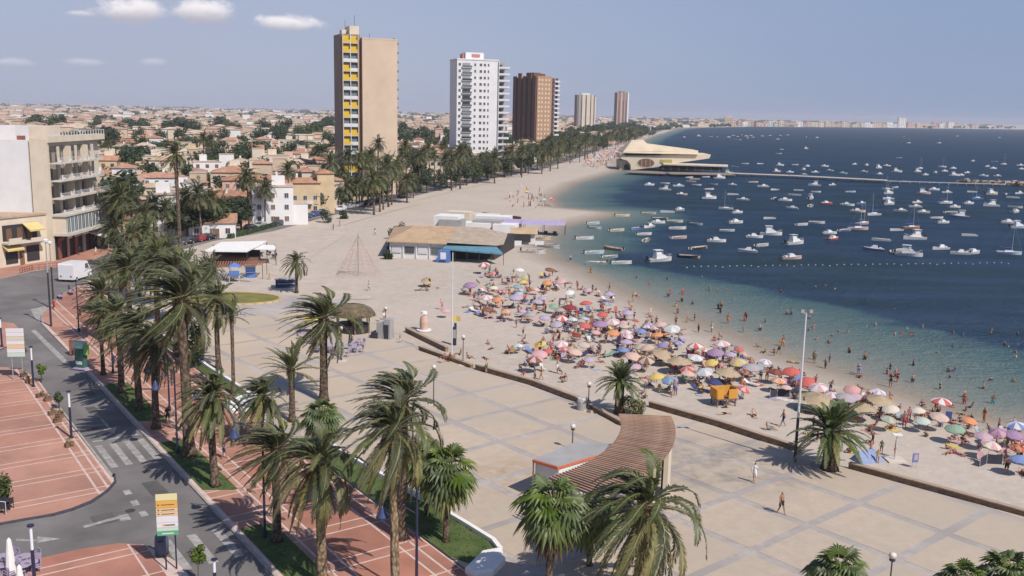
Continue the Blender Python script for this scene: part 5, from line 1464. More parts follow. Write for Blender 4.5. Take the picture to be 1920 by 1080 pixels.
# ------------------------------------------------------------------ boats
HULLW = mat('white_hull', (0.62, 0.62, 0.61), .35, .05, 1, objvar=.06, spec=.5)
HULLS = {'w': ('white', HULLW), 'c': ('cream', mat('cream_hull', (.58, .5, .34), .5, .1, 1)), 'b': ('blue', mat('blue_hull', (.13, .19, .36), .4, .1, 1)), 'o': ('orange', mat('orange_hull', (.42, .17, .08), .5, .15, 1)),
         'd': ('dark', mat('dark_hull', (.055, .05, .055), .5, .2, 1)), 'g': ('grey-green', mat('grey_hull', (.28, .31, .29), .5, .15, 1)), 'p': ('pinkish', mat('pink_hull', (.50, .36, .33), .5, .12, 1)), 'r': ('red', mat('red_hull', (.42, .07, .06), .5, .1, 1)), 'l': ('pale blue', mat('pale_blue_hull', (.42, .52, .58), .4, .1, 1))}
DECKM = mat('boat_inside', (0.42, 0.39, 0.35), .7, .2, 2); WOODB = mat('boat_wood', (.25, .15, .08), .6, .2, 2); WINDM = mat('boat_windscreen', (.06, .07, .09), .15, .1, 1, spec=.6); MOTOR = mat('outboard_motor', (.05, .05, .055), .4, .1, 1); CANVB = mat('blue_canvas', (.06, .09, .25), .8, .15, 2); ALU = mat('mast_metal', (.62, .62, .62), .4, .05, 1)
BOATS = {}
def hull_mesh(kind):
    """A lofted hull, open inside or decked, 1 unit = 1 m at 5 m length."""
    L = 5.0; W = 1.9; st_ = []; n = 9; b = MB()
    for i in range(n):
        t = i / (n - 1); x = -L / 2 + L * t; w = W / 2 * (1 - max(0, (t - .45) / .55) ** 2.3) * (.88 + .12 * min(1, t * 4)); h = .52 + .28 * t * t
        w = max(w, .02)
        st_.append([(x, 0, -.22), (x, -w * .7, -.1), (x, -w, h), (x, -w * .9, h), (x, -w * .72, .12 if kind == 'open' else h - .03), (x, w * .72, .12 if kind == 'open' else h - .03), (x, w * .9, h), (x, w, h), (x, w * .7, -.1)])
    m_ = len(st_[0]); vs = [p for s in st_ for p in s]; fs = []; ms = []
    for i in range(n - 1):
        for j in range(m_):
            a, c = i * m_ + j, i * m_ + (j + 1) % m_; fs.append((a, c, c + m_, a + m_)); ms.append(1 if j in (3, 4, 5) else 0)
    b.add(vs, fs); b.m[-len(fs):] = ms
    b.add(st_[0], [tuple(range(m_))]); b.add(st_[-1], [tuple(range(m_))[::-1]])
    return b
for kind, nm in (('open', 'open_boat'), ('cab', 'motor_boat'), ('sail', 'sailing_boat'), ('cruise', 'cabin_cruiser')):
    for hk, (hc, hm) in HULLS.items():
        root = None
        def mk(kind=kind, nm=nm, hm=hm):
            root = empty(nm); hull_mesh('open' if kind == 'open' else 'deck').build('hull', [hm, DECKM], root)
            if kind == 'open':
                for x in (-1.3, 0, 1.1): lbox('thwart', root, WOODB, x, 0, .38, .28, 1.45 if x < 1 else 1.1, .06)
                lbox('outboard_motor', root, MOTOR, -2.55, 0, .2, .3, .28, .75)
            elif kind == 'cab':
                b = MB(); b.add([(-.9, -.62, .5), (1.0, -.5, .6), (1.0, .5, .6), (-.9, .62, .5), (-.7, -.5, 1.25), (.25, -.44, 1.25), (.25, .44, 1.25), (-.7, .5, 1.25)], [(4, 5, 6, 7), (0, 1, 5, 4), (2, 3, 7, 6), (3, 0, 4, 7)], 0); b.add([(1.0, -.5, .6), (1.0, .5, .6), (.25, .44, 1.25), (.25, -.44, 1.25)], [(0, 1, 2, 3)], 1); b.build('cabin', [HULLW, WINDM], root)
                lbox('outboard_motor', root, MOTOR, -2.55, 0, .25, .32, .3, .8); lbox('seat', root, HULLW, -1.5, 0, .52, .5, 1.0, .3)
            elif kind == 'cruise':
                b = MB(); b.add([(-1.2, -.72, .5), (1.5, -.45, .68), (1.5, .45, .68), (-1.2, .72, .5), (-1.1, -.62, 1.15), (.6, -.5, 1.2), (.6, .5, 1.2), (-1.1, .62, 1.15)], [(4, 5, 6, 7), (0, 1, 5, 4), (2, 3, 7, 6), (3, 0, 4, 7)], 0); b.add([(1.5, -.45, .68), (1.5, .45, .68), (.6, .5, 1.2), (.6, -.5, 1.2)], [(0, 1, 2, 3)], 1)
                b.box(-.5, 0, 1.2, 1.3, 1.0, .5, taper=.8); b.build('cabin', [HULLW, WINDM], root)
                b = MB(); [b.tube((x, s * .55, 1.2), (x - .2, s * .5, 2.0), .03) for x in (-1.0, .3) for s in (-1, 1)]; b.box(-.5, 0, 2.0, 1.6, 1.15, .06); b.build('sunshade', HULLW, root)
                lbox('outboard_motor', root, MOTOR, -2.6, 0, .25, .35, .6, .8)
                b = MB(); b.path([(1.2, -.62, .75), (2.0, -.3, 1.15), (2.4, 0, 1.2), (2.0, .3, 1.15), (1.2, .62, .75)], .025, 5); b.build('bow_rail', ALU, root)
            else:
                b = MB(); b.add([(-1.0, -.5, .5), (1.0, -.34, .6), (1.0, .34, .6), (-1.0, .5, .5), (-.9, -.4, .85), (.7, -.3, .85), (.7, .3, .85), (-.9, .4, .85)], [(4, 5, 6, 7), (0, 1, 5, 4), (2, 3, 7, 6), (3, 0, 4, 7), (1, 2, 6, 5)]); b.build('cabin', HULLW, root)
                b = MB(); b.tube((.5, 0, .5), (.5, 0, 6.6), .035, .02); b.build('mast', ALU, root)
                b = MB(); b.tube((.5, 0, 1.3), (-2.0, 0, 1.35), .045); b.tube((.4, 0, 1.42), (-1.9, 0, 1.45), .12, .08); b.build('furled_sail', [CANVB], root)
                b = MB(); b.tube((.5, 0, 6.5), (2.45, 0, .8), .006, n=4); b.tube((.5, 0, 6.5), (-2.4, 0, .6), .006, n=4); b.build('stay', ALU, root)
            return root
        BOATS[(kind, hk)] = [mk, nm, None]
BOAT_TXT = '''1217,346,c,w 1272,348,c,w 1247,355,C,w 1306,346,o,w 1338,345,o,w 1330,354,o,w 1373,346,c,w 1329,371,C,w 1374,364,o,w 1393,374,c,w 1361,391,s,w 1382,398,c,w
1167,404,o,c 1216,400,o,g 1251,397,o,w 1237,410,o,d 1233,417,c,w 1265,415,o,c 1270,428,o,w 1112,419,o,l 1115,427,o,w 1157,432,o,c 1193,429,o,b 1216,425,c,w 1208,439,o,w 1212,451,o,p 1304,420,o,g 1273,446,o,p 1379,417,c,w 1363,432,o,l 1343,452,c,w
1096,447,o,w 1150,467,o,o 1114,474,o,l 1143,482,o,g 1118,494,o,g 1165,493,o,w 1237,488,C,w 1310,466,o,d 1292,482,o,d 1402,471,c,w 1414,444,c,w 1445,439,C,w 1431,349,c,w 1413,341,o,p 1452,355,o,w 1452,372,o,d 1472,375,c,w
1527,347,C,w 1497,356,o,w 1490,365,o,w 1520,372,C,w 1520,386,o,w 1549,381,c,r 1485,390,c,w 1595,359,o,l 1664,354,s,w 1680,351,o,w 1665,362,C,w 1665,372,s,w 1666,382,C,w 1614,381,c,b 1638,402,s,w 1688,395,c,g 1719,379,c,w 1716,387,c,w 1731,362,C,p 1751,355,c,w 1775,360,c,w 1822,359,o,w 1832,372,s,b 1858,385,C,w 1885,363,o,w 1899,370,o,w 1904,397,c,w 1891,417,c,w 1909,426,C,l
1504,421,o,w 1531,417,o,w 1609,429,s,p 1618,419,s,p 1555,437,c,w 1562,448,c,r 1680,431,o,w 1709,427,s,o 1757,408,o,w 1768,417,c,w 1714,447,C,w 1704,478,C,w 1817,441,o,w 1763,466,c,w 1638,468,c,b 1892,475,s,l 1490,456,C,w 1484,484,c,p 1773,380,s,w 1783,398,o,g
1462,309,C,w 1491,308,o,w 1514,311,c,w 1507,317,c,w 1546,311,c,w 1556,319,c,c 1456,321,C,p 1481,322,c,w 1528,322,c,w 1397,306,o,w 1425,306,o,w 1378,312,o,w 1466,279,o,l
1602,307,c,w 1625,309,c,w 1581,324,c,w 1620,321,c,p 1647,314,C,w 1663,310,c,w 1681,321,C,w 1649,326,c,g 1725,315,s,w 1720,321,C,w 1735,327,c,w 1754,323,c,w 1767,312,s,w 1771,320,c,w 1787,315,c,w 1789,328,C,w 1802,328,c,w 1813,323,c,w 1844,329,c,w 1851,311,c,w 1862,315,c,w 1870,329,c,w 1882,307,s,w 1913,309,c,w 1915,316,c,w 1704,267,s,w 1761,267,s,w 1686,295,o,g
1283,256,c,w 1310,254,C,w 1333,255,o,l 1345,256,o,l 1429,254,c,w 1444,253,c,w 1463,253,c,w 1458,260,c,w 1477,252,c,l 1512,256,c,w 1532,257,c,w 1366,256,c,w 1375,253,s,w 1383,255,c,p 1391,252,c,c 1399,254,c,w 1402,258,c,g 1408,253,c,w 1378,260,o,c 1388,261,o,c 1366,260,o,g 1412,256,o,w 1250,259,o,d
1293,332,o,w 1302,335,o,c 1296,340,o,w 1324,331,o,w 1349,333,C,w 1277,327,o,p 1247,343,o,w 1560,346,c,w 1700,340,o,w'''
KT = {'c': 'cab', 'C': 'cruise', 'o': 'open', 's': 'sail'}
br = random.Random(17)
_have = [(float(t.split(',')[0]), float(t.split(',')[1])) for t in BOAT_TXT.split()]
_n = 0
while _n < 28:
    x_, y_ = br.uniform(1230, 1915), br.choice((br.uniform(300, 330), br.uniform(345, 410), br.uniform(345, 480), br.uniform(250, 300)))
    if y_ < 300 and br.random() < .6: continue
    if any(abs(x_ - a) < 17 and abs(y_ - c) < 7 for a, c in _have) or (x_ < 1345 and y_ < 345): continue
    _have.append((x_, y_)); BOAT_TXT += ' %.0f,%.0f,%s,%s' % (x_, y_, br.choice('cccoooC'), br.choice('wwwwwwwwcbgp')); _n += 1
for tok in BOAT_TXT.split():
    px_, py, k, hk = tok.split(','); px_, py = float(px_), float(py); kind = KT[k]
    X, Y = at(px_, py + 1.5, -.45); e = BOATS[(kind, hk)]
    if e[2] is None: o = e[2] = e[0]()
    else: o = copy_tree(e[2])
    f = proj(X, Y)[2]
    s = {'cab': .88, 'cruise': 1.05, 'open': .86, 'sail': 1.0}[kind] * br.uniform(.92, 1.15) * (1 + max(0, f - 500) / 3500)
    o.location = (X, Y, -.45); o.scale = (s, s, s); o.rotation_euler = (br.uniform(-.03, .03), 0, R(br.gauss(8, 24)) + (math.pi if br.random() < .3 else 0))
    tag(o, None, 'boat', 'boats moored in the bay')
    where = ('beached side of the bay by the sand spit' if px_ < 1200 and py > 395 else 'in the nearest rows of boats' if py > 440 else 'in the middle of the moored boats' if py > 395 else 'just in front of the pier' if py > 332 else 'beyond the pier' if py > 290 else 'far out in the bay')
    if where.startswith('beached'): where = 'near the sand spit'
    later(o, '%s %s' % (HULLS[hk][0], nm_ if (nm_ := {'cab': 'small motor boat', 'cruise': 'cabin cruiser', 'open': 'open boat', 'sail': 'sailing boat with bare mast'}[kind]) else ''), where, (X, Y))
# boats drawn up on the sand
for px_, py, hk, a, lab in ((1000, 474, 'w', -8, 'long white boat drawn up on the sand beside the restaurant'), (1030, 462, 'w', -28, 'white boat lying at the waterline near the purple awnings'), (1012, 448, 'c', -5, 'cream boat on the sand by the white wall')):
    X, Y = at(px_, py, -.2); e = BOATS[('open', hk)]; o = copy_tree(e[2]) if e[2] else e[0](); o.location = (X, Y, ground(X, Y) + .1); o.rotation_euler = (.12, 0, R(a)); o.scale = (1.05,) * 3; tag(o, lab, 'boat', 'boats lying on the sand')
# swim line of little floats
FLT = None
for k in range(46):
    px_ = 1288 + k * 13.4; py = 500 - (px_ - 1288) * .012 + (2 if k % 5 == 0 else 0)
    X, Y = at(px_, py, -.45)
    if FLT is None:
        b = MB(); b.lathe([(.02, -.12), (.09, -.09), (.13, 0), (.09, .09), (.02, .12)], n=8); FLT = b.mesh('buoy', HULLW, True)
    o = inst('buoy', FLT, None, (X, Y, -.42)); tag(o, None, 'buoy', 'floats of the swimming line'); later(o, 'little white float', 'of the swimming line before the boats', (X, Y))

# ------------------------------------------------------------------ people
SK = [mat('skin_light', (.50, .30, .21), .6, .05, 5), mat('skin_tanned', (.33, .17, .105), .55, .05, 5), mat('skin_brown', (.22, .11, .07), .55, .05, 5)]
CL = {'navy': (.03, .04, .12), 'red': (.45, .04, .04), 'black': (.02, .02, .022), 'white': (.7, .7, .68), 'turquoise': (.06, .24, .27), 'yellow': (.45, .36, .12), 'pink': (.55, .16, .25), 'green': (.06, .14, .08), 'blue': (.06, .14, .42), 'orange': (.6, .2, .04)}
CLM = {k: mat('cloth_' + k, v, .8, .1, 6) for k, v in CL.items()}
HAIR = [mat('hair_dark', (.025, .018, .014), .7, .1, 9), mat('hair_brown', (.09, .05, .025), .7, .1, 9), mat('hair_fair', (.30, .20, .09), .7, .1, 9)]
def pose_mesh(name, J, cloth, flip=False):
    """One continuous body grown over joints. J: joint -> (x, y, z, radius)."""
    E_ = [('pel', 'bel'), ('bel', 'che'), ('che', 'nek'), ('nek', 'hed'), ('hed', 'top')]
    for s in 'lr': E_ += [('pel', 'hip' + s), ('hip' + s, 'kne' + s), ('kne' + s, 'ank' + s), ('ank' + s, 'toe' + s), ('che', 'sho' + s), ('sho' + s, 'elb' + s), ('elb' + s, 'wri' + s), ('wri' + s, 'han' + s)]
    keys = list(J); ix = {k: i for i, k in enumerate(keys)}
    me = bpy.data.meshes.new(name + '_cage'); me.from_pydata([J[k][:3] for k in keys], [(ix[a], ix[c]) for a, c in E_], [])
    ob = bpy.data.objects.new(name + '_cage', me); LINK(ob)
    md = ob.modifiers.new('skin', 'SKIN'); md.use_smooth_shade = True
    for i, k in enumerate(keys):
        r = J[k][3]; me.skin_vertices[0].data[i].radius = (r, r * (J[k][4] if len(J[k]) > 4 else 1)); me.skin_vertices[0].data[i].use_root = (k == 'pel')
    ob.modifiers.new('sub', 'SUBSURF').levels = 1
    dg = bpy.context.evaluated_depsgraph_get(); dg.update()
    out = bpy.data.meshes.new_from_object(ob.evaluated_get(dg)); bpy.data.objects.remove(ob)
    out.name = name; out.materials.clear()
    for q in (SK[0], CLM['navy'], HAIR[0]): out.materials.append(q)
    hd = Vector(J['top'][:3]); hb = Vector(J['hed'][:3]); pel = Vector(J['pel'][:3]); che = Vector(J['che'][:3]); up = (hd - Vector(J['nek'][:3])).normalized()
    face = Vector(J.get('_face', (0, -1, 0))) if '_face' in J else Vector((0, -1, 0))
    kn = [Vector(J['kne' + s][:3]) for s in 'lr']; hp = [Vector(J['hip' + s][:3]) for s in 'lr']; spine = (che - pel).normalized()
    for p in out.polygons:
        c = p.center; m_ = 0
        if (c - hb).dot(up) > -.02 and (c - hb).length < .2 and ((c - hb).dot(up) > .085 or (c - hb).dot(face) < -.02): m_ = 2
        dp = (c - pel).dot(spine)
        near_leg = min((c - h).length for h in hp) < (.27 if 'short' in cloth else .16)
        if near_leg and dp < .12 or ((c - pel).length < .17 and dp < .10): m_ = 1
        if 'top' in cloth and .22 < dp < (.56 if 'shirt' in cloth else .40) and m_ != 2: 
            if abs((c - pel).x) < .24: m_ = 1
        if 'shirt' in cloth and -.1 < dp < .56 and m_ != 2 and abs((c - pel).x) < .2: m_ = 1
        p.material_index = m_
    out.polygons.foreach_set('use_smooth', [True] * len(out.polygons))
    return out
def std(w=1.0, stride=.0, arms=.0, bend=.0):
    """Upright figure facing -y; stride: legs apart fore and aft."""
    return {'pel': (0, 0, .95, .13 * w, .8), 'bel': (0, -.01 - bend * .1, 1.1, .12 * w, .78), 'che': (0, -.02 - bend * .25, 1.33, .145 * w, .72), 'nek': (0, -.01 - bend * .32, 1.49, .055), 'hed': (0, -.03 - bend * .36, 1.6, .085, 1.1), 'top': (0, -.02 - bend * .38, 1.70, .07, 1.1),
            'hipl': (.10, 0, .86, .105 * w), 'knel': (.11, -stride * .55 - .02, .49, .065), 'ankl': (.11, -stride, .09, .042), 'toel': (.12, -stride - .16, .035, .035),
            'hipr': (-.10, 0, .86, .105 * w), 'kner': (-.11, stride * .25 - .03, .49, .065), 'ankr': (-.11, stride, .10, .042), 'toer': (-.12, stride - .14, .04, .035),
            'shol': (.17 * w, -bend * .25, 1.40, .06), 'elbl': (.24 * w, arms * .2 + stride * .4, 1.12, .043), 'wril': (.25 * w, -.08 - arms * .3 + stride * .4, .88 + arms * .25, .03), 'hanl': (.24 * w, -.12 - arms * .36 + stride * .4, .80 + arms * .28, .028),
            'shor': (-.17 * w, -bend * .25, 1.40, .06), 'elbr': (-.24 * w, arms * .2 - stride * .3, 1.12, .043), 'wrir': (-.25 * w, -.08 - arms * .3 - stride * .5, .88 + arms * .25, .03), 'hanr': (-.24 * w, -.12 - arms * .36 - stride * .55, .80 + arms * .28, .028)}
def sitting(recl=0.0, seat=.0):
    s = seat
    return {'pel': (0, 0, s + .13, .13, .8), 'bel': (0, .04 + recl * .12, s + .28, .12, .78), 'che': (0, .07 + recl * .3, s + .5 - recl * .06, .145, .72), 'nek': (0, .05 + recl * .4, s + .66 - recl * .08, .055), 'hed': (0, .02 + recl * .42, s + .77 - recl * .08, .085, 1.1), 'top': (0, .02 + recl * .44, s + .87 - recl * .08, .07, 1.1),
            'hipl': (.10, -.06, s + .12, .10), 'knel': (.14, -.42, s + (.36 if not seat else .12), .065), 'ankl': (.13, -.62 if not seat else -.46, .08, .042), 'toel': (.13, -.78 if not seat else -.6, .05, .035),
            'hipr': (-.10, -.06, s + .12, .10), 'kner': (-.16, -.45, s + (.26 if not seat else .12), .065), 'ankr': (-.14, -.75 if not seat else -.5, .08, .042), 'toer': (-.14, -.9 if not seat else -.64, .06, .035),
            'shol': (.17, .06 + recl * .3, s + .57, .06), 'elbl': (.25, .0, s + .34, .043), 'wril': (.18, -.22, s + .32, .03), 'hanl': (.16, -.30, s + .33, .028),
            'shor': (-.17, .06 + recl * .3, s + .57, .06), 'elbr': (-.26, .16, s + .32, .043), 'wrir': (-.27, .22, s + .10, .03), 'hanr': (-.27, .25, s + .04, .028)}
def lying(prone=False):
    z = .13; k = -1 if prone else 1
    return {'pel': (0, 0, z, .13, .8), 'bel': (0, .15, z, .12, .78), 'che': (0, .38, z + .01, .145, .72), 'nek': (0, .55, z + .02, .055), 'hed': (0, .66, z + .03, .085, 1.1), 'top': (0, .76, z + .03, .07, 1.1),
            'hipl': (.10, -.09, z, .105), 'knel': (.14, -.46, z + (.22 if not prone else 0), .065), 'ankl': (.14, -.80, z - .04, .042), 'toel': (.15, -.93, z - .02, .035),
            'hipr': (-.10, -.09, z, .105), 'kner': (-.14, -.48, z - .03, .065), 'ankr': (-.16, -.90, z - .06, .042), 'toer': (-.17, -1.02, z, .035),
            'shol': (.18, .43, z, .06), 'elbl': (.33, .30 if not prone else .6, .08, .043), 'wril': (.30, .08 if not prone else .72, .07, .03), 'hanl': (.29, 0 if not prone else .76, .06, .028),
            'shor': (-.18, .43, z, .06), 'elbr': (-.36, .5, .08, .043), 'wrir': (-.22, .66, .09, .03), 'hanr': (-.16, .70, .1, .028)}
POSES = {
 'stand_m': (pose_mesh('body', std(1.05), ('short',)), 'standing'), 'stand_f': (pose_mesh('body', std(.92, 0, .4), ('top',)), 'standing'), 'walk_m': (pose_mesh('body', std(1.05, .26), ('short',)), 'walking'), 'walk_f': (pose_mesh('body', std(.92, .22, .1), ('top',)), 'walking'),
 'bend': (pose_mesh('body', std(1.0, .08, .8, .9), ('short',)), 'stooping'), 'shirt': (pose_mesh('body', std(1.05, .2), ('short', 'top', 'shirt')), 'clothed walking'),
 'sit': (pose_mesh('body', sitting(.3), ('top',)), 'sitting'), 'recline': (pose_mesh('body', sitting(1.0), ('short',)), 'reclining'), 'chair': (pose_mesh('body', sitting(.5, .4), ('short',)), 'seated'),
 'lie': (pose_mesh('body', lying(), ('top',)), 'sunbathing'), 'prone': (pose_mesh('body', lying(True), ('short',)), 'prone sunbathing')}
n_people = 0
def person(x, y, pose, where, z=None, rz=None, skin=None, cloth=None, hair=None, label=None, s=None):
    global n_people
    n_people += 1
    if z is None: z = ground(x, y)
    o = bpy.data.objects.new('person', POSES[pose][0]); LINK(o); o.location = (x, y, z); o.rotation_euler = (0, 0, rng.uniform(0, 6.28) if rz is None else rz)
    k = s or rng.choice((.98, 1.0, 1.03, .95, .75)); o.scale = (k, k, k)
    cl = cloth or rng.choice(list(CL) + ['black', 'navy', 'black', 'navy', 'red']); sk = rng.choice((0, 1, 1, 1, 2)) if skin is None else skin; ha = rng.choice((0, 0, 1, 2)) if hair is None else hair
    for i, m_ in enumerate((SK[sk], CLM[cl], HAIR[ha])):
        o.material_slots[i].link = 'OBJECT'; o.material_slots[i].material = m_
    tag(o, label, 'person', 'people on the beach and the promenade')
    if not label: later(o, '%s person%s in %s' % (POSES[pose][1], ' (child)' if k < .8 else '', cl), where, (x, y), z)
    return o

# ------------------------------------------------------------------ beach umbrellas, chairs, towels
UC = {'lilac': (.42, .34, .55), 'white': (.76, .74, .72), 'lime': (.42, .52, .12), 'yellow': (.72, .55, .12), 'brown': (.24, .12, .07), 'purple': (.26, .10, .34), 'orange': (.72, .28, .09), 'pink': (.70, .33, .37), 'peach': (.72, .45, .33),
      'teal': (.10, .36, .38), 'light blue': (.40, .56, .66), 'red': (.62, .09, .06), 'dark red': (.28, .05, .06), 'green': (.10, .38, .20), 'beige': (.55, .46, .34), 'blue': (.16, .27, .56), 'grey': (.34, .33, .36), 'mint': (.48, .66, .58), 'cream': (.74, .68, .54), 'navy': (.05, .07, .20), 'salmon': (.72, .30, .24), 'straw': (.30, .22, .13)}
UC = {k: tuple((.85 if k in ('red', 'yellow', 'blue', 'orange', 'white', 'cream') else .6) * q + (.15 if k in ('red', 'yellow', 'blue', 'orange', 'white', 'cream') else .4) * (.56, .48, .46)[i] for i, q in enumerate(v)) if k not in ('straw', 'navy', 'dark red', 'brown') else v for k, v in UC.items()}
UC['straw'] = (.40, .31, .20)
UM = {k: mat('canvas_' + k.replace(' ', '_'), v, .8, .08, 2, thin=.25 if k != 'straw' else 0, bump=.5 if k == 'straw' else 0, bscale=20) for k, v in UC.items()}
POLEM = mat('umbrella_pole', (.6, .58, .55), .5, .05, 2)
UMESH = {}
def umb_mesh(c1, c2):
    k = (c1, c2)
    if k in UMESH: return UMESH[k]
    b = MB(); n = 8; Rr = 1.16
    rings = [(0, 2.28), (.42, 2.20), (.82, 2.03), (Rr, 1.80), (Rr * .985, 1.67)]
    b.v.append((0, 0, 2.28)); base = len(b.v)
    for r, z in rings[1:]:
        for j in range(n * 2):
            t = 2 * math.pi * j / (n * 2); q = r * (1 if j % 2 == 0 else .955); zz = z + (.05 if (j % 2 and z < 1.9) else 0); b.v.append((q * math.cos(t), q * math.sin(t), zz))
    N2 = 2 * n
    for j in range(N2):
        m_ = (j // 2) % 2
        b.f.append((0, base + j, base + (j + 1) % N2)); b.m.append(m_)
        for i in range(3):
            a = base + i * N2; b.f.append((a + j, a + N2 + j, a + N2 + (j + 1) % N2, a + (j + 1) % N2)); b.m.append(m_)
    me = b.mesh('canopy', [UM[c1], UM[c2]])
    p = MB(); p.tube((0, 0, -.3), (0, 0, 2.34), .025, .02, 6)
    for j in range(8): t = 2 * math.pi * j / 8; p.tube((0, 0, 2.1), (Rr * .8 * math.cos(t), Rr * .8 * math.sin(t), 1.98), .012, n=3)
    if 'pole' not in UMESH: UMESH['pole'] = p.mesh('pole', POLEM)
    UMESH[k] = me; return me
def straw_mesh():
    if 'straw' in UMESH: return UMESH['straw']
    b = MB(); rr = random.Random(1); n = 40
    for lay in range(3):
        for j in range(n):
            t = 2 * math.pi * (j + .5 * (lay % 2)) / n; dt = .11; r0 = .05 + lay * .45; r1 = .75 + lay * .5 + rr.uniform(-.08, .08); z0 = 2.5 - lay * .2; z1 = 2.2 - lay * .22 - rr.uniform(0, .06)
            b.add([(r0 * math.cos(t - dt), r0 * math.sin(t - dt), z0), (r0 * math.cos(t + dt), r0 * math.sin(t + dt), z0), (r1 * math.cos(t + dt), r1 * math.sin(t + dt), z1), (r1 * math.cos(t - dt), r1 * math.sin(t - dt), z1)], [(0, 1, 2, 3)])
    UMESH['straw'] = b.mesh('canopy', UM['straw']); return UMESH['straw']
def umbrella(x, y, c1, c2, where, s=1.0, tilt=True):
    g = ground(x, y); T = empty('beach_umbrella', (x, y, g), rng.uniform(0, 6.28)); tl = rng.uniform(.04, .36) if tilt else 0.02
    T.rotation_euler = (tl, rng.uniform(-.08, .08), rng.uniform(-.9, .9)); T.scale = (s, s, s)
    umb_mesh('white', 'white')
    if c1 == 'straw': inst('canopy', straw_mesh(), T)
    else: inst('canopy', umb_mesh(c1, c2), T)
    inst('pole', UMESH['pole'], T)
    nm = 'straw beach umbrella' if c1 == 'straw' else ('%s beach umbrella' % c1 if c1 == c2 else '%s and %s beach umbrella' % (c1, c2))
    tag(T, None, 'umbrella', 'beach umbrellas'); later(T, nm, where, (x, y), g + 2)
    return T
ABB = {'l': 'lilac', 'w': 'white', 'i': 'lime', 'y': 'yellow', 'n': 'brown', 'u': 'purple', 'o': 'orange', 'p': 'pink', 'e': 'peach', 't': 'teal', 'b': 'light blue', 'r': 'red', 'd': 'dark red', 'g': 'green', 'x': 'beige', 'B': 'blue', 'k': 'grey', 'm': 'mint', 'c': 'cream', 'N': 'navy', 's': 'salmon', 'S': 'straw'}
U1 = '505,385,wr 650,440,ll 720,410,ww 760,440,ii 750,475,yy 910,405,nn 420,510,uu 900,480,oo 990,480,pp 820,510,ee 715,508,tt 725,545,bb 515,575,pw 590,580,oo 700,590,ll 830,595,lk 1040,540,ww 1160,515,pl 940,620,gg 1050,590,xx 1150,620,rr 1040,645,dd 740,645,ll 640,655,ox 255,645,pp 1270,610,Bk 1060,705,bw 1130,690,bb 1130,745,rr 1220,722,pw 1250,680,rr 1320,740,pw 1200,775,pp 1235,752,uu 1310,795,oo 1400,800,pw 1400,660,ll 1490,765,BB 1545,735,ll 1380,745,xx 1590,745,pw 880,700,ll 795,680,kk 720,860,mw 870,850,yy 905,890,rr 985,858,pw 1010,885,rp 845,930,pp 1060,915,ee 1160,942,ll 1385,885,BB 1400,850,ll 1210,862,xx 820,975,pn 1440,940,ee 980,650,kk 140,460,SS 520,640,nn 440,600,kk 1290,560,ll 600,520,dp 560,410,rp 1120,860,xx 1500,880,xx 1080,790,dd 960,735,lk'
U2 = '70,75,ll 40,130,pp 170,200,BB 215,160,lw 60,222,pw 325,165,ee 300,235,oo 410,210,wm 455,278,lB 350,302,uB 30,325,BB 95,412,ee 590,340,rw 665,332,ow 780,328,pw 910,325,rr 850,372,ll 740,388,uu 575,412,wm 720,432,yy 920,447,yx 1040,465,tt 1100,430,lw 300,552,yy 400,580,tB 540,490,pr 665,522,bw 820,525,SS 460,445,SS 925,625,pr 1270,612,ee 1205,580,eo 1440,590,rr 1525,637,pw 1450,700,SS 720,585,NN 230,340,ex 130,480,lp 640,380,pp 1000,500,kk 1190,520,dn 320,380,SS 220,430,nx'
U3 = '10,430,rr 60,475,pw 165,515,wp 320,482,ss 330,535,pl 500,495,lw 620,622,cc 820,635,cc 985,592,wr 1190,700,oo 1100,782,gg 1570,745,wB 1530,815,uu 1310,830,pl 1350,892,cp 1590,905,or 1590,1015,BB 50,555,SS 400,625,SS 580,695,gx 1450,800,up 850,700,mm 250,560,kk 960,690,ex'
ulist = []
for txt, ox, oy, k in ((U1, 760, 380, 3.375), (U2, 1160, 560, 4.045), (U3, 1520, 600, 4.045)):
    for tok in txt.split():
        a, c, q = tok.split(','); ulist.append((ox + float(a) / k, oy + float(c) / k, ABB[q[0]], ABB[q[1]]))
_dense = [(850, 520), (950, 498), (1050, 515), (1130, 552), (1230, 598), (1300, 628), (1400, 648), (1500, 690), (1620, 725), (1700, 748), (1800, 775), (1925, 815), (1925, 850), (1840, 815), (1700, 770), (1560, 740), (1440, 715), (1330, 705), (1230, 690), (1100, 672), (1010, 640), (960, 600), (880, 575)]
_u = random.Random(44)
_k = 0
while _k < 8:
    x_, y_ = _u.uniform(850, 1925), _u.uniform(498, 850)
    if not inside((x_, y_), _dense) or any(abs(x_ - q[0]) < 11 and abs(y_ - q[1]) < 6 for q in ulist): continue
    c_ = _u.choice(('lilac', 'white', 'pink', 'peach', 'white', 'beige', 'orange', 'red', 'light blue', 'blue', 'cream', 'yellow', 'salmon', 'green', 'straw', 'grey', 'purple')); ulist.append((x_, y_, c_, c_ if _u.random() < .65 or c_ == 'straw' else _u.choice(('white', 'white', 'blue', 'red', 'yellow')))); _k += 1
_u.shuffle(ulist)
TOWM = [UM[k] for k in ('lilac', 'white', 'yellow', 'orange', 'pink', 'light blue', 'red', 'green', 'blue', 'navy', 'salmon')]
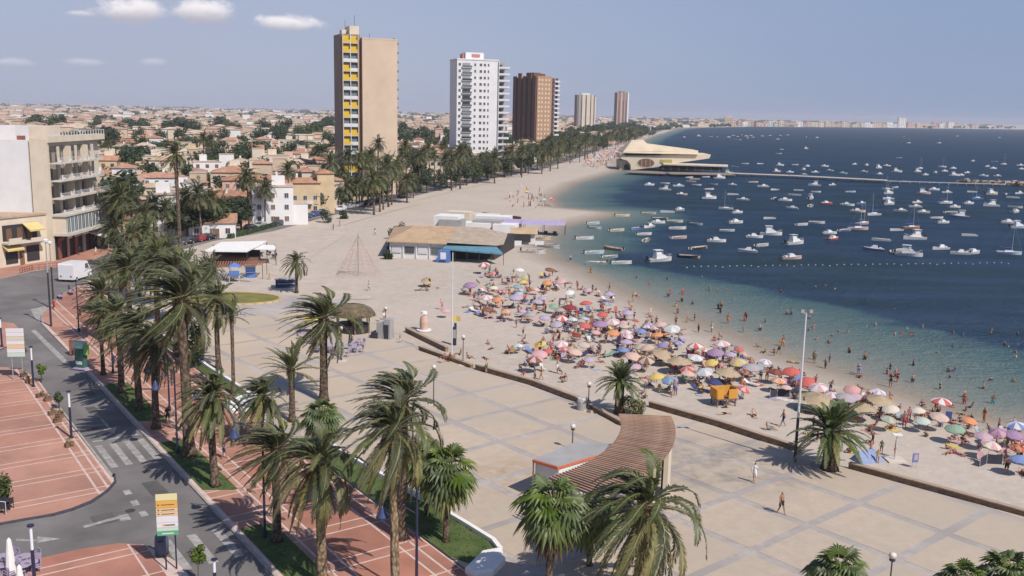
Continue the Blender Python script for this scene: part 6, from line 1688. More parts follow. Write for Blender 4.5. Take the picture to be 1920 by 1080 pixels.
def chair_mesh(m_, kind):
    k = ('beachseat', m_.name, kind)
    if k not in _stones:
        b = MB()
        if kind == 'bed':
            b.box(0, -.3, .26, .6, 1.3, .05, m=0); b.add([(-.3, .35, .28), (.3, .35, .28), (.3, .95, .62), (-.3, .95, .62), (-.3, .38, .22), (.3, .38, .22), (.3, .98, .56), (-.3, .98, .56)], [(0, 1, 2, 3), (7, 6, 5, 4), (0, 3, 7, 4), (1, 5, 6, 2), (3, 2, 6, 7)], 0)
            for x in (-.26, .26):
                for y in (-.8, .3): b.box(x, y, 0, .04, .04, .27, m=1)
        elif kind == 'chair':
            b.box(0, 0, .32, .5, .46, .03, m=0); b.add([(-.25, .22, .33), (.25, .22, .33), (.25, .5, .88), (-.25, .5, .88), (-.25, .25, .31), (.25, .25, .31), (.25, .53, .86), (-.25, .53, .86)], [(0, 1, 2, 3), (7, 6, 5, 4), (0, 3, 7, 4), (1, 5, 6, 2), (3, 2, 6, 7)], 0)
            for x in (-.27, .27):
                b.tube((x, -.22, 0), (x, .3, .55), .014, n=4, m=1); b.tube((x, .3, 0), (x, -.2, .55), .014, n=4, m=1); b.box(x, 0, .55, .05, .5, .03, m=1)
        else:
            n = 7
            for i in range(n + 1): 
                y = -.85 + 1.7 * i / n; z = .02 + .02 * math.sin(i * 1.9); b.v += [(-.4 + .02 * math.sin(i), y, z), (.4 + .02 * math.cos(i), y, z + .01), (-.4 + .02 * math.sin(i), y, z - .03), (.4 + .02 * math.cos(i), y, z - .02)]
            for i in range(n): a = i * 4; b.f += [(a, a + 1, a + 5, a + 4), (a + 2, a, a + 4, a + 6), (a + 1, a + 3, a + 7, a + 5)]; b.m += [0, 0, 0]
        _stones[k] = b.mesh({'bed': 'sun_lounger', 'chair': 'beach_chair', 'towel': 'beach_towel'}[kind], [m_, POLEM])
    return _stones[k]
def beach_item(x, y, kind, where, rz=None):
    m_ = rng.choice(TOWM); o = inst({'bed': 'sun_lounger', 'chair': 'beach_chair', 'towel': 'beach_towel'}[kind], chair_mesh(m_, kind), None, (x, y, ground(x, y) + (.01 if kind == 'towel' else 0)), rng.uniform(-.9, .9) if rz is None else rz)
    tag(o, None, {'bed': 'sun lounger', 'chair': 'chair', 'towel': 'towel'}[kind], {'bed': 'sun loungers on the beach', 'chair': 'folding chairs on the beach', 'towel': 'towels on the sand'}[kind])
    later(o, m_.name.replace('canvas_', '').replace('_', ' ') + ' ' + {'bed': 'sun lounger', 'chair': 'folding beach chair', 'towel': 'towel on the sand'}[kind], where, (x, y)); return o
def zone(px_):
    return ('near the beach restaurant' if px_ < 960 else 'in the middle of the crowd' if px_ < 1130 else 'above the squat palm' if px_ < 1290 else 'near the orange hut' if px_ < 1440 else 'behind the floodlight mast' if px_ < 1620 else 'at the lower beach')
for px_, py, c1, c2 in ulist:
    X, Y = at(px_, py, 1.75); w = zone(px_); umbrella(X, Y, c1, c2, w, (1.0 if c1 != 'straw' else 1.0) * rng.choice((.55, .65, .7, .76, .82, .92)) * rng.uniform(.95, 1.05))
    for k in range(rng.choice((1, 2, 2, 3))):
        if n_people > 222: break
        a = rng.uniform(0, 6.28); r = rng.uniform(.5, 1.7); x, y = X + r * math.cos(a), Y + r * math.sin(a)
        p = rng.choice(('sit', 'sit', 'recline', 'chair', 'lie', 'prone', 'stand_f', 'stand_m', 'bend'))
        rz = rng.uniform(-.8, .8) + math.pi
        if p == 'chair': beach_item(x, y + .02, 'chair', w, rz - math.pi + math.pi); o = person(x, y, 'chair', w, rz=rz, s=1.0); o.location.z -= .05
        else:
            if p in ('lie', 'prone', 'recline', 'sit') and rng.random() < .7: beach_item(x, y, 'towel', w, rz)
            person(x, y, p, w, rz=rz)
    for _ in range(rng.choice((0, 1, 1, 2))): a = rng.uniform(0, 6.28); beach_item(X + rng.uniform(.7, 2) * math.cos(a), Y + rng.uniform(.7, 2) * math.sin(a), rng.choice(('bed', 'chair', 'chair', 'towel', 'chair')), w)
# people standing and walking on the sand and in the shallows
WADE = '''447,95,3 520,165,4 575,150,4 770,90,3 1275,100,2 1310,100,2 1450,130,1 1480,200,1 1245,340,4 1480,440,4 1175,420,5 1215,400,5 605,245,5 705,240,5 480,5,3 110,10,5 240,115,5'''
for tok in WADE.split():
    a, c, d = tok.split(','); X, Y = at(1160 + float(a) / 4.045, 560 + (float(c) + 22) / 4.045, -.45)
    person(X, Y, rng.choice(('stand_m', 'stand_f', 'walk_m')), 'wading in the green shallows', z=-.45 - max(0, (5 - int(d)) * .23), rz=rng.uniform(0, 6))
for tok in '25,320,5 360,400,4 645,425,3 605,500,5 1095,380,2 1075,195,1 1310,510,2 215,80,1 280,90,1 690,95,1 780,335,2 1550,240,1 1560,275,1 850,50,1 1000,85,1 1080,90,1 1155,110,1 640,105,1 490,30,1 1470,180,1 1375,70,1 1570,100,1 110,360,4 580,400,2 1045,385,2 45,140,1 1160,175,1'.split():
    a, c, d = tok.split(','); X, Y = at(1520 + float(a) / 4.045, 600 + (float(c) + 10) / 4.045, -.45)
    person(X, Y, rng.choice(('stand_m', 'stand_f')), 'bathing off the lower beach', z=-.45 - (5 - int(d)) * .28, rz=rng.uniform(0, 6))
for (x, y) in ((1147, 545), (1108, 512), (1187, 558), (1268, 575), (1352, 580), (1398, 602), (1280, 552), (1330, 545), (1345, 548), (1365, 607), (1435, 605), (1070, 490), (1143, 540)):
    X, Y = at(x, y, -.45); person(X, Y, rng.choice(('stand_m', 'stand_f')), 'in the water by the umbrellas', z=-.45 - rng.uniform(.1, .9))
for (x, y, p, w) in ((1003, 716, 'walk_m', 'by the wall'), (1015, 712, 'walk_f', 'by the wall'), (1045, 700, 'stand_m', 'by the wall'), (1058, 712, 'sit', 'by the wall'), (1258, 745, 'stand_f', 'by the lifeguard hut'), (1440, 806, 'sit', 'below the hut'), (1468, 800, 'walk_m', 'below the hut'), (1210, 735, 'stand_m', 'beside the squat palm'),
                     (1632, 858, 'stand_m', 'in the group by the shower'), (1645, 868, 'stand_f', 'in the group by the shower'), (1652, 850, 'stand_f', 'in the group by the shower'), (1678, 858, 'stand_m', 'in the group by the shower'), (1593, 850, 'sit', 'beside the blue beach tent'),
                     (750, 645, 'walk_m', 'by the kiosk'), (692, 545, 'walk_f', 'on the open sand'), (720, 600, 'stand_m', 'by the kiosk'), (785, 545, 'lie', 'by the straw umbrella'), (800, 545, 'sit', 'by the straw umbrella'), (920, 655, 'lie', 'on the open sand'), (915, 645, 'sit', 'on the open sand'),
                     (832, 684, 'sit', 'on the wall by the flagpole'), (862, 676, 'sit', 'on the wall by the flagpole'), (878, 683, 'sit', 'on the wall by the flagpole'), (912, 700, 'stand_m', 'on the wall by the flagpole'), (845, 682, 'sit', 'on the wall by the flagpole'),
                     (1782, 850, 'lie', 'at the lower beach'), (1800, 853, 'lie', 'at the lower beach'), (1775, 842, 'sit', 'at the lower beach'), (1845, 790, 'stand_m', 'at the waterline'), (1610, 700, 'stand_f', 'at the waterline'), (1755, 770, 'stand_m', 'at the waterline'), (1683, 712, 'stand_f', 'at the waterline'), (637, 425, 'stand_m', 'on the open square'), (625, 432, 'stand_f', 'on the open square'), (703, 440, 'stand_m', 'on the open square'), (505, 525, 'walk_f', 'on the open square')):
    X, Y = at(x, y, -.16); person(X, Y, p, w, rz=rng.uniform(0, 6.28), z=.47 if 'on the wall' in w and p == 'sit' else None)
X, Y = at(1464, 963, .02); person(X, Y, 'walk_m', '', z=.012, rz=.5, skin=1, cloth='black', hair=0, s=1.02, label='bare-chested person in dark shorts walking alone on the lower plaza')
X, Y = at(1414, 905, .02); person(X, Y, 'shirt', '', z=.012, rz=2.6, skin=0, cloth='white', hair=0, s=1.0, label='person in pale clothes walking on the plaza near the palm shadow')
for (x, y, p, c) in ((142, 668, 'stand_m', 'red'), (150, 600, 'shirt', 'black'), (214, 690, 'shirt', 'navy'), (222, 700, 'stand_f', 'red'), (102, 582, 'shirt', 'red'), (130, 548, 'shirt', 'navy'), (315, 795, 'shirt', 'black'), (420, 860, 'shirt', 'navy'), (476, 925, 'shirt', 'black'), (585, 900, 'shirt', 'pink'), (590, 905, 'shirt', 'white'), (180, 478, 'shirt', 'white'), (150, 478, 'shirt', 'black')):
    X, Y = at(x, y, .01); person(X, Y, p, 'on the red pavement', z=.015, cloth=c)
# the press of bathers between the umbrellas, past what one can pick out singly
def crowd_mass(name, label, spots, seed):
    rr = random.Random(seed); V = []; F = []; M_ = []; base = 0; cache = {}
    cm = [SK[0], SK[1], SK[2], HAIR[0]] + [CLM[k] for k in CL]
    for x, y, z, p, s in spots:
        me = POSES[p][0]
        if p not in cache:
            co = np.empty(len(me.vertices) * 3); me.vertices.foreach_get('co', co); cache[p] = (co.reshape(-1, 3), [tuple(f.vertices) for f in me.polygons], [f.material_index for f in me.polygons])
        co, fs, ms = cache[p]; a = rr.uniform(0, 6.28); c, n = math.cos(a), math.sin(a); W = np.empty_like(co)
        W[:, 0] = x + s * (co[:, 0] * c - co[:, 1] * n); W[:, 1] = y + s * (co[:, 0] * n + co[:, 1] * c); W[:, 2] = z + s * co[:, 2]; V.append(W)
        sk = rr.choice((0, 1, 1, 2)); cl = 4 + rr.choice((0, 0, 2, 2, 1, rr.randrange(len(CL)))); tr_ = {0: sk, 1: cl, 2: 3}
        F += [tuple(i + base for i in f) for f in fs]; M_ += [tr_[m] for m in ms]; base += len(co)
    me = bpy.data.meshes.new(name); me.from_pydata(np.concatenate(V).tolist(), [], F)
    for m_ in cm: me.materials.append(m_)
    me.polygons.foreach_set('material_index', M_); me.update()
    return tag(inst(name, me), label, 'crowd', None, 'stuff')
cr2 = random.Random(5); spots = []
while len(spots) < 520:
    if cr2.random() < .75: q = cr2.choice(ulist); x_, y_ = q[0] + cr2.gauss(0, 12), q[1] + 17 + cr2.gauss(0, 8)
    else: x_, y_ = cr2.uniform(860, 1925), cr2.uniform(505, 870)
    if cr2.random() > .75 and not inside((x_, y_), _dense): continue
    X, Y = at(x_, y_, -.16); sdv = signed(np.array([X]), np.array([Y]))[0]
    if sdv < -1.5: continue
    if y_ > np.interp(x_, (700, 787, 893, 1080, 1165, 1222, 1500, 1590, 1920), (600, 640, 680, 740, 750, 750, 834, 862, 950)): continue
    spots.append((X, Y, ground(X, Y), cr2.choice(('sit', 'sit', 'sit', 'recline', 'recline', 'chair', 'chair', 'lie', 'lie', 'prone', 'prone', 'stand_f', 'bend', 'walk_m')), cr2.uniform(.72, 1.0)))
crowd_mass('beach_crowd', 'press of bathers sitting and standing between the umbrellas', spots, 1)
spots = []
while len(spots) < 55:
    x_, y_ = cr2.uniform(1130, 1915), cr2.uniform(520, 760); X, Y = at(x_, y_, -.45); sdv = signed(np.array([X]), np.array([Y]))[0]
    if sdv > -1 or sdv < -38 or y_ > 560 + (x_ - 1130) * .3: continue
    spots.append((X, Y, -.45 - min(1.25, .25 + .05 * -sdv), cr2.choice(('stand_m', 'stand_f')), cr2.uniform(.75, 1.03)))
crowd_mass('bathing_crowd', 'scattered bathers standing in the green shallows', spots, 2)
# far beach: sunbathers and umbrellas too small to be told apart singly
rr = random.Random(3); b = MB(); cols_ = ['white', 'pink', 'lilac', 'red', 'light blue', 'orange', 'yellow', 'beige']
mats_ = [UM[c] for c in cols_] + [SK[1], CLM['navy']]
for k in range(620):
    t = rr.random(); X, Y = 0, 0
    if k < 120 and k % 2: px_, py = rr.uniform(950, 1060), rr.uniform(358, 390)
    elif k < 520: q = rr.random(); px_, py = 1095 + 85 * q + rr.uniform(-8, 40), 312 - 52 * q + rr.uniform(-8, 6)
    else: q = rr.random(); px_, py = 1180 + 110 * q, 262 - 19 * q + rr.uniform(-2, 2)
    X, Y = at(px_, py, -.16); sdv = signed(np.array([X]), np.array([Y]))[0]
    if sdv < 2 or sdv > 60: continue
    if rr.random() < (.13 if k < 120 else .3):
        r = 1.0; m_ = rr.randrange(8); z0 = 1.8; b.add([(X, Y, 2.4)] + [(X + r * math.cos(u), Y + r * math.sin(u), z0) for u in (0, .79, 1.57, 2.36, 3.14, 3.93, 4.71, 5.5)], [(0, i + 1, (i + 1) % 8 + 1) for i in range(8)], m_); b.box(X, Y, -.16, .06, .06, 2.4, m=0)
    else: b.box(X, Y, -.16, .36, .3, rr.choice((.8, 1.65, .4)), rr.random(), 8 if rr.random() < .8 else 9, taper=.6)
tag(b.build('far_beach_crowd', mats_), 'far crowd of bathers and umbrellas along the distant beach', 'crowd', None, 'stuff')

# ------------------------------------------------------------------ beach restaurant and its neighbours
def wall_prism(b, pts, z0, z1, m=0): b.prism(pts, z0, z1, m)
M_TEAL = mat('teal_awning', (.11, .24, .31), .8, .12, 1); M_BLUEP = mat('blue_panel', (.10, .19, .45), .6, .1, 1); M_PURP = mat('lilac_awning', (.36, .30, .46), .8, .1, 1)
M_ROOFR = mat('restaurant_roof', (.44, .31, .19), .92, .16, .6, .4, 6)
T = empty('beach_restaurant', (0, 0, 0), 0, 'long low white beach restaurant with a tan tiled roof and teal awning', 'restaurant')
P = lambda x, y, z=-.1: at(x, y, z)
f0, f1 = P(731, 482), P(834, 487); f2 = P(940, 496)
bk0 = (f0[0] - 1.5, f0[1] + 22); 
b = MB(); wall_prism(b, [f0, f1, (f1[0] + .5, f1[1] + 22), bk0], -.2, 3.3); b.build('wall', M_WHITE, T)
hx = lambda p, z: (p[0], p[1], z)
g0, g1, g2 = (f0[0] - .6, f0[1] - .7), (f1[0] + .4, f1[1] - .7), (f2[0] + .3, f2[1] + 6)
r0, r1, r2 = (f0[0] + 4, f0[1] + 11), (f1[0] + 2, f1[1] + 12), (f2[0] - 4, f2[1] + 17)
k0, k1, k2 = (f0[0] - 2, f0[1] + 23), (f1[0] + 2, f1[1] + 24), (f2[0] + 1, f2[1] + 24)
b = MB(); b.add([hx(g0, 3.2), hx(g1, 3.2), hx(r1, 5.1), hx(r0, 5.1), hx(k1, 3.2), hx(k0, 3.2)], [(0, 1, 2, 3), (3, 2, 4, 5), (0, 3, 5)])
b.add([hx(g0, 3.0), hx(g1, 3.0), hx(g1, 3.2), hx(g0, 3.2)], [(0, 1, 2, 3)]); b.build('roof', M_ROOFR, T)
g1b = (g1[0] + .1, g1[1])
b = MB(); b.add([hx(g1b, 3.4), hx((f2[0] - 1, f2[1] + 4), 3.0), hx(g2, 3.0), hx(r2, 5.0), hx(r1, 5.2), hx(k2, 3.0), hx(k1, 3.2)], [(0, 1, 3, 4), (1, 2, 3), (2, 5, 3), (4, 3, 5, 6)]); b.build('hipped_roof', mat('greyed_tile_roof', (.37, .30, .225), .92, .16, .6, .4, 6), T)
b = MB(); wall_prism(b, [(f1[0] + .8, f1[1] + 3), (f2[0] - 1.5, f2[1] + 6), (f2[0] + 2.5, f2[1] + 24), (f1[0] + 2, f1[1] + 22)], -.2, 3.0); b.build('dark_hall', M_DARK, T)  # solid block, its near-black colour paints an unlit interior
vx, vy = (f1[0] - f0[0]), (f1[1] - f0[1]); fa = math.atan2(vy, vx); fl_ = math.hypot(vx, vy)
for k, m_ in enumerate((M_RAIL, M_GLASS, M_RAIL, M_GLASSG)):
    t = (k + .5) / 4.2; lbox('window', T, m_, f0[0] + vx * t + .05, f0[1] + vy * t - .1, .9, 1.9, .14, 1.3, fa)
    lbox('pier', T, M_WHITE, f0[0] + vx * (t - .11), f0[1] + vy * (t - .11) - .12, -.1, .22, .2, 3.1, fa)
a0, a1 = (f1[0] - .2, f1[1] - 2.4), (f2[0] + .4, f2[1] - .6)
b = MB(); b.add([hx((f1[0] + .3, f1[1] + 3.2), 3.25), hx((f2[0] - 1.2, f2[1] + 4.5), 2.85), hx(a1, 2.1), hx(a0, 2.5), hx(a1, 1.85), hx(a0, 2.2)], [(0, 3, 2, 1), (3, 5, 4, 2)]); b.build('awning', M_TEAL, T)
b = MB(); 
for k in range(6): t = k / 5; b.tube((a0[0] + (a1[0] - a0[0]) * t, a0[1] + (a1[1] - a0[1]) * t, -.1), (a0[0] + (a1[0] - a0[0]) * t, a0[1] + (a1[1] - a0[1]) * t, 2.3), .05)
b.each('awning_post', M_STEELD, T)
T2 = empty('blue_booth', (*P(832, 492), -.15), fa, 'bright blue booth with a white opening at the corner of the restaurant', 'booth')
b = MB(); b.box(0, .8, 0, 2.0, 1.8, 2.4); b.add([(-1.5, -.1, 0), (-1, -.12, 2.4), (-1, -.1, 0)], [(0, 1, 2)]); b.build('booth_body', M_BLUEP, T2); lbox('opening', T2, M_WHITE, -.1, -.14, .7, 1.1, .1, 1.3)
lbox('counter', T2, M_BLUEP, -.1, -.3, .6, 1.4, .4, .08)
T = empty('beach_annex', (0, 0, 0), 0, 'jumble of white sheds and dark sunscreens behind the restaurant roof', 'building')
def block(name, px_, py, w, d, h, m_, rot=0., z=-.16): X, Y = P(px_, py); return lbox(name, T, m_, X, Y, z, w, d, h * .72, rot)
block('shed', 848, 438, 5.5, 5, 5.0, M_GREY, -.2); block('shed_roof', 842, 436, 6, 6, 6.0, M_WHITE, -.2); block('shed', 888, 436, 9, 4, 3.6, M_WHITE, -.2); block('shed', 925, 428, 9, 5, 4.6, M_WHITE, -.15); block('shed', 915, 436, 7, 4, 4.4, M_GREY, -.2); block('shed', 905, 420, 9, 5, 3.8, M_CREAM, -.15); block('shed', 950, 438, 5.5, 7, 3.6, M_WHITE, -.2); block('shed', 862, 424, 6, 4, 5.4, M_CREAM, -.2)
T = empty('snack_hut', (0, 0, 0), 0, 'small hut with a tan roof beside the white sheds', 'hut')
X, Y = P(982, 458); lbox('wall', T, M_WHITE, X, Y + 3, -.2, 5, 4, 2.4, -.1); b = MB(); gable(b, X, Y + 3, 2.2, 5.4, 5, 1.1); b.build('roof', M_ROOFR, T); lbox('opening', T, M_DARK, X - .6, Y + .3, .3, 4.2, .3, 1.6)
lbox('low_wall', T, M_WHITE, X - 2.5, Y - 1.2, -.2, 4, .4, 1.0); lbox('low_wall', T, M_WHITE, X + 3.5, Y - 1.2, -.2, 2, .4, 1.0)
for (px_, py, w, lab) in ((960, 437, 5.5, 'smaller lilac awning over café tables by the water'), (1018, 440, 10.5, 'larger lilac awning over café tables at the water edge')):
    X, Y = P(px_, py); T = empty('awning', (X, Y, -.16), -.1, lab, 'awning')
    b = MB(); gable(b, 0, 2.2, 2.5, w, 5.2, .8, .1); b.build('canopy', M_PURP, T); b = MB(); [b.tube((x, y, 0), (x, y, 2.5), .05) for x in (-w / 2, 0, w / 2) for y in (-.3, 4.6)]; b.each('post', M_STEELD, T)
    for k in range(int(w / 2.2)): q = lbox('table', T, M_STEELD, -w / 2 + 1.4 + k * 2.2, 1.8, 0, .9, .9, .74)
T = empty('timber_screen', (*P(940, 420), -.16), -.75, 'dark sloping timber screen behind the white sheds', 'screen'); b = MB(); b.box(0, 0, 0, 14, .3, 2.6); b.build('screen_wall', M_SHUT, T)

# climbing net on a tall mast
X, Y = at(672, 516, -.1); T = empty('climbing_net', (X, Y, -.1), .3, 'tall pyramid climbing net with reddish ropes round a grey mast', 'playground net')
ROPE = mat('red_rope', (.50, .30, .27), .8, .1, 3)
b = MB(); b.tube((0, 0, 0), (0, 0, 7.6), .11, .08, 8); b.build('mast', M_GREY, T)
b = MB(); n = 8; Rn = 4.0
cor = [(Rn * math.cos(2 * math.pi * i / n), Rn * math.sin(2 * math.pi * i / n)) for i in range(n)]
for i in range(n): b.tube((cor[i][0], cor[i][1], 0), (0, 0, 7.2), .022, n=4)
for lv in range(1, 9):
    t = lv / 9.5; rr_ = [(c[0] * (1 - t), c[1] * (1 - t), 7.2 * t) for c in cor]
    for i in range(n): b.tube(rr_[i], rr_[(i + 1) % n], .016, n=3); 
    for i in range(n): b.tube(rr_[i], (cor[i][0] * (1 - t) * .4, cor[i][1] * (1 - t) * .4, 7.2 * t + .1), .012, n=3)
for i in range(n):
    m0 = ((cor[i][0] + cor[(i + 1) % n][0]) / 2, (cor[i][1] + cor[(i + 1) % n][1]) / 2)
    b.tube((m0[0], m0[1], .3), (m0[0] * .4, m0[1] * .4, 4.6), .025, n=3)
b.build('rope_net', ROPE, T)

# beach bar with pale canopies, red sunscreen, playground
T = empty('beach_bar', (0, 0, 0), 0, 'open beach bar with two broad pale canvas canopies over dark tables', 'bar')
q = [P(385, 478, 3), P(465, 470, 3), P(500, 452, 3), P(420, 450, 3)]
q = [at(384, 472, 3.0), at(463, 473, 3.0), at(500, 448, 3.6), at(415, 450, 3.6)]
b = MB(); b.prism([(p[0], p[1]) for p in q], 3.0, 3.25); b.build('canopy', M_AWNW, T)
q2 = [at(466, 467, 2.8), at(517, 468, 2.8), at(515, 460, 2.8), at(474, 459, 2.8)]; b = MB(); b.prism(q2, 2.7, 2.85); b.build('canopy', M_AWNW, T)
b = MB(); [b.tube((p[0], p[1], -.1), (p[0], p[1], 3.0), .07) for p in q + q2]; b.each('post', M_STEELD, T)
cxx, cyy = (q[0][0] + q[2][0]) / 2, (q[0][1] + q[2][1]) / 2; lbox('bar_counter', T, M_SHUT, cxx, cyy, -.1, 8, 3, 1.2); lbox('bar_back', T, M_DARK, cxx - 1, cyy + 3, -.1, 9, .3, 2.9)
TBL = None
def cafe_table(x, y, z, label_where, m_=None, nch=3, col='lilac'):
    m_ = m_ or UM['lilac']; T = empty('cafe_table', (x, y, z), 0); b = MB(); b.lathe([(.4, .7), (.42, .72), (.4, .74)], n=12); b.tube((0, 0, 0), (0, 0, .7), .03); b.tube((0, 0, 0), (0, 0, .03), .22, n=10)
    k = 'ct' + m_.name
    if k not in _stones: _stones[k] = b.mesh('table_body', [m_])
    inst('table_top', _stones[k], T); tag(T, None, 'table', 'café tables'); later(T, col + ' round café table', label_where, (x, y))
    for j in range(nch):
        a = rng.uniform(0, 6.28) + j * 2.1; kk = 'cc' + m_.name
        if kk not in _stones:
            c = MB(); c.box(0, 0, .42, .44, .42, .04); c.box(0, .2, .46, .42, .04, .42); [c.box(sx, sy, 0, .035, .035, .42) for sx in (-.19, .19) for sy in (-.18, .18)]; c.box(-.21, .0, .62, .035, .36, .03); c.box(.21, 0, .62, .035, .36, .03); _stones[kk] = c.mesh('cafe_chair', [m_])
        o = inst('cafe_chair', _stones[kk], None, (x + .75 * math.cos(a), y + .75 * math.sin(a), z), a - math.pi / 2); tag(o, None, 'chair', 'café chairs'); later(o, col + ' café chair', label_where, (x + .75 * math.cos(a), y + .75 * math.sin(a)))
for x, y in ((478, 482), (492, 480), (505, 478), (512, 484), (485, 474)): X, Y = P(x, y); cafe_table(X, Y, -.1, 'at the beach bar', M_STEELD, 2, 'dark')
T = empty('sunscreen', (0, 0, 0), 0, 'low reddish brown slatted sunscreen below the beach bar', 'sunscreen')
q = [at(398, 502, 2.4), at(492, 496, 2.4), at(500, 488, 2.4), at(402, 490, 2.4)]
for k in range(20): 
    t = (k + .5) / 20; a_ = (q[0][0] + (q[1][0] - q[0][0]) * t, q[0][1] + (q[1][1] - q[0][1]) * t); c_ = (q[3][0] + (q[2][0] - q[3][0]) * t, q[3][1] + (q[2][1] - q[3][1]) * t)
    l = math.hypot(a_[0] - c_[0], a_[1] - c_[1]); lbox('slat', T, mat('red_brown_slat', (.30, .13, .08), .85, .2, 2), (a_[0] + c_[0]) / 2, (a_[1] + c_[1]) / 2, 2.3, round(l, 1), .22, .1, math.atan2(c_[1] - a_[1], c_[0] - a_[0]))
b = MB(); [b.tube((p[0], p[1], -.1), (p[0], p[1], 2.35), .06) for p in q]; b.each('post', M_SHUT, T)
X, Y = P(440, 528); T = empty('play_tower', (X, Y, -.1), .2, 'little blue and grey play tower beside the oval planting bed', 'play tower')
b = MB(); [b.tube((x, y, 0), (x, y, 2.6), .05) for x in (-.8, .8) for y in (-.8, .8)]; b.each('post', M_RAIL, T); lbox('platform', T, M_BLUEP, 0, 0, 1.1, 1.7, 1.7, .1); lbox('side_panel', T, M_BLUEP, 0, -.85, 1.2, 1.7, .06, .8); b = MB(); hip(b, 0, 0, 2.6, 1.8, 1.8, .7, .1); b.build('roof', M_BLUEP, T)
b = MB(); b.add([(.9, -.3, 1.15), (.9, .3, 1.15), (2.6, .3, .1), (2.6, -.3, .1)], [(0, 1, 2, 3)]); b.build('slide', HULLS['l'][1], T)
for x, y, w, h, m_, lab in ((470, 520, 1.6, 1.9, M_BLUEP, 'upright blue booth beside the play tower'), (537, 538, 3.4, 1.3, mat('dark_blue_cover', (.04, .06, .13), .7), 'low dark blue covered stall behind the streaming palm')):
    X, Y = P(x, y); T = empty('stall', (X, Y, -.1), .2, lab, 'stall'); lbox('stall_body', T, m_, 0, 0, 0, w, 1.4, h); lbox('stall_roof', T, M_GREY, 0, 0, h, w + .3, 1.7, .12); lbox('shelf', T, M_RAIL, 0, -.8, h * .5, w * .8, .3, .05)

# thatched kiosk with café tables
THATCH = mat('old_thatch', (.16, .125, .075), .95, .35, 1.5, .8, 14)
X, Y = at(662, 622, 0); T = empty('thatched_kiosk', (X, Y, 0), -.35, 'dark open kiosk with a bushy thatched roof on the plaza', 'kiosk')
rr = random.Random(6); b = MB(); prof = [(3.1, 2.35), (3.0, 2.7), (2.5, 3.25), (1.7, 3.6), (.6, 3.72), (.05, 3.74)]
b.lathe(prof, n=20, sx=1.0, sy=.8)
for k in range(900):
    a = rr.uniform(0, 6.28); q = rr.random(); i = min(4, int(q * 5)); t = q * 5 - i; r = prof[i][0] * (1 - t) + prof[i + 1][0] * t; z = prof[i][1] * (1 - t) + prof[i + 1][1] * t
    p = Vector((r * math.cos(a), r * .8 * math.sin(a), z + .02)); d = Vector((math.cos(a), .8 * math.sin(a), -.75 + rr.uniform(-.3, .3))).normalized() * rr.uniform(.25, .5); s_ = Vector((-math.sin(a), math.cos(a), 0)) * .04
    b.add([tuple(p - s_), tuple(p + s_), tuple(p + d + Vector((0, 0, .08)))], [(0, 1, 2)])
b.build('thatched_roof', THATCH, T)
b = MB(); [b.tube((2.4 * math.cos(a), 1.9 * math.sin(a), 0), (2.4 * math.cos(a), 1.9 * math.sin(a), 2.7), .09) for a in (0, 1.05, 2.1, 3.14, 4.19, 5.24)]; b.each('post', M_TIMB, T)
b = MB(); b.lathe([(2.1, 0), (2.1, 1.05), (2.2, 1.08), (2.2, 1.15), (.1, 1.15)], n=16, sy=.8); b.build('counter', M_DARK, T); lbox('back_shelf', T, M_SHUT, 0, .3, 1.15, 1.6, .6, 1.3); lbox('fridge', T, M_RAIL, .9, .2, 1.15, .5, .5, .9)
for k, (x, y) in enumerate(((585, 642), (605, 650), (598, 662), (625, 660), (668, 662), (655, 655), (640, 668), (672, 650), (570, 634), (590, 632))):
    X, Y = at(x, y, .01); cafe_table(X, Y, .012, 'on the plaza before the thatched kiosk', UM['lilac'], 3, 'lilac')
for x, y, t_, c, lab in ((637, 668, 612, 'yellow', 'closed yellow umbrella among the kiosk tables'), (586, 625, 590, 'yellow', 'open yellow umbrella beside the trunk of the streaming palm'), (604, 632, 604, 'orange', 'closed orange umbrella nearest the kiosk roof')):
    X, Y = at(x, y, .01); h = height(x, y, t_); T = empty('cafe_umbrella', (X, Y, .01), 0, lab, 'umbrella'); b = MB(); b.tube((0, 0, 0), (0, 0, h), .035, .03); b.tube((0, 0, 0), (0, 0, .12), .28, n=10); b.build('pole', POLEM, T); b = MB(); b.lathe([(.02, h), (.1, h - .15), (.2, h - 1.0), (.26, h - 1.7), (.12, h - 1.75)] if 'closed' in lab else [(.02, h), (.7, h - .25), (1.3, h - .6), (1.25, h - .62), (.02, h - .1)], n=10); b.build('canopy', UM[c], T)
X, Y = at(722, 634, 0); T = empty('service_cabin', (X, Y, 0), -.3, 'narrow grey cabin with a lamp pole behind it next to the kiosk', 'cabin')
b = MB(); b.box(-.5, 0, 0, 1.0, 1.2, 2.1, taper=.9); b.box(.5, 0, 0, 1.0, 1.3, 2.6, taper=.85); b.build('cabin_body', M_GREY, T); lbox('cabin_door', T, M_STEELD, .45, -.64, .1, .6, .08, 1.8); lbox('cover', T, M_STEELD, -1.2, -.1, 0, .9, 1.3, .8)
X, Y = at(795, 618, 0); T = empty('shower_column', (X, Y, -.1), .2, 'round pinkish drinks stand with a white cap on a pale base', 'stand'); b = MB(); b.lathe([(1.0, 0), (1.0, .15), (.1, .16)], n=14); b.build('base', M_WHITE, T); b = MB(); b.lathe([(.55, .15), (.6, 1.2), (.45, 1.9), (.1, 2.0)], n=12); b.build('stand_body', M_PINK, T); b = MB(); b.lathe([(.45, 2.3), (.4, 2.6), (.1, 2.65)], n=12); b.tube((0, 0, 1.9), (0, 0, 2.4), .05); b.build('cap', M_WHITE, T)

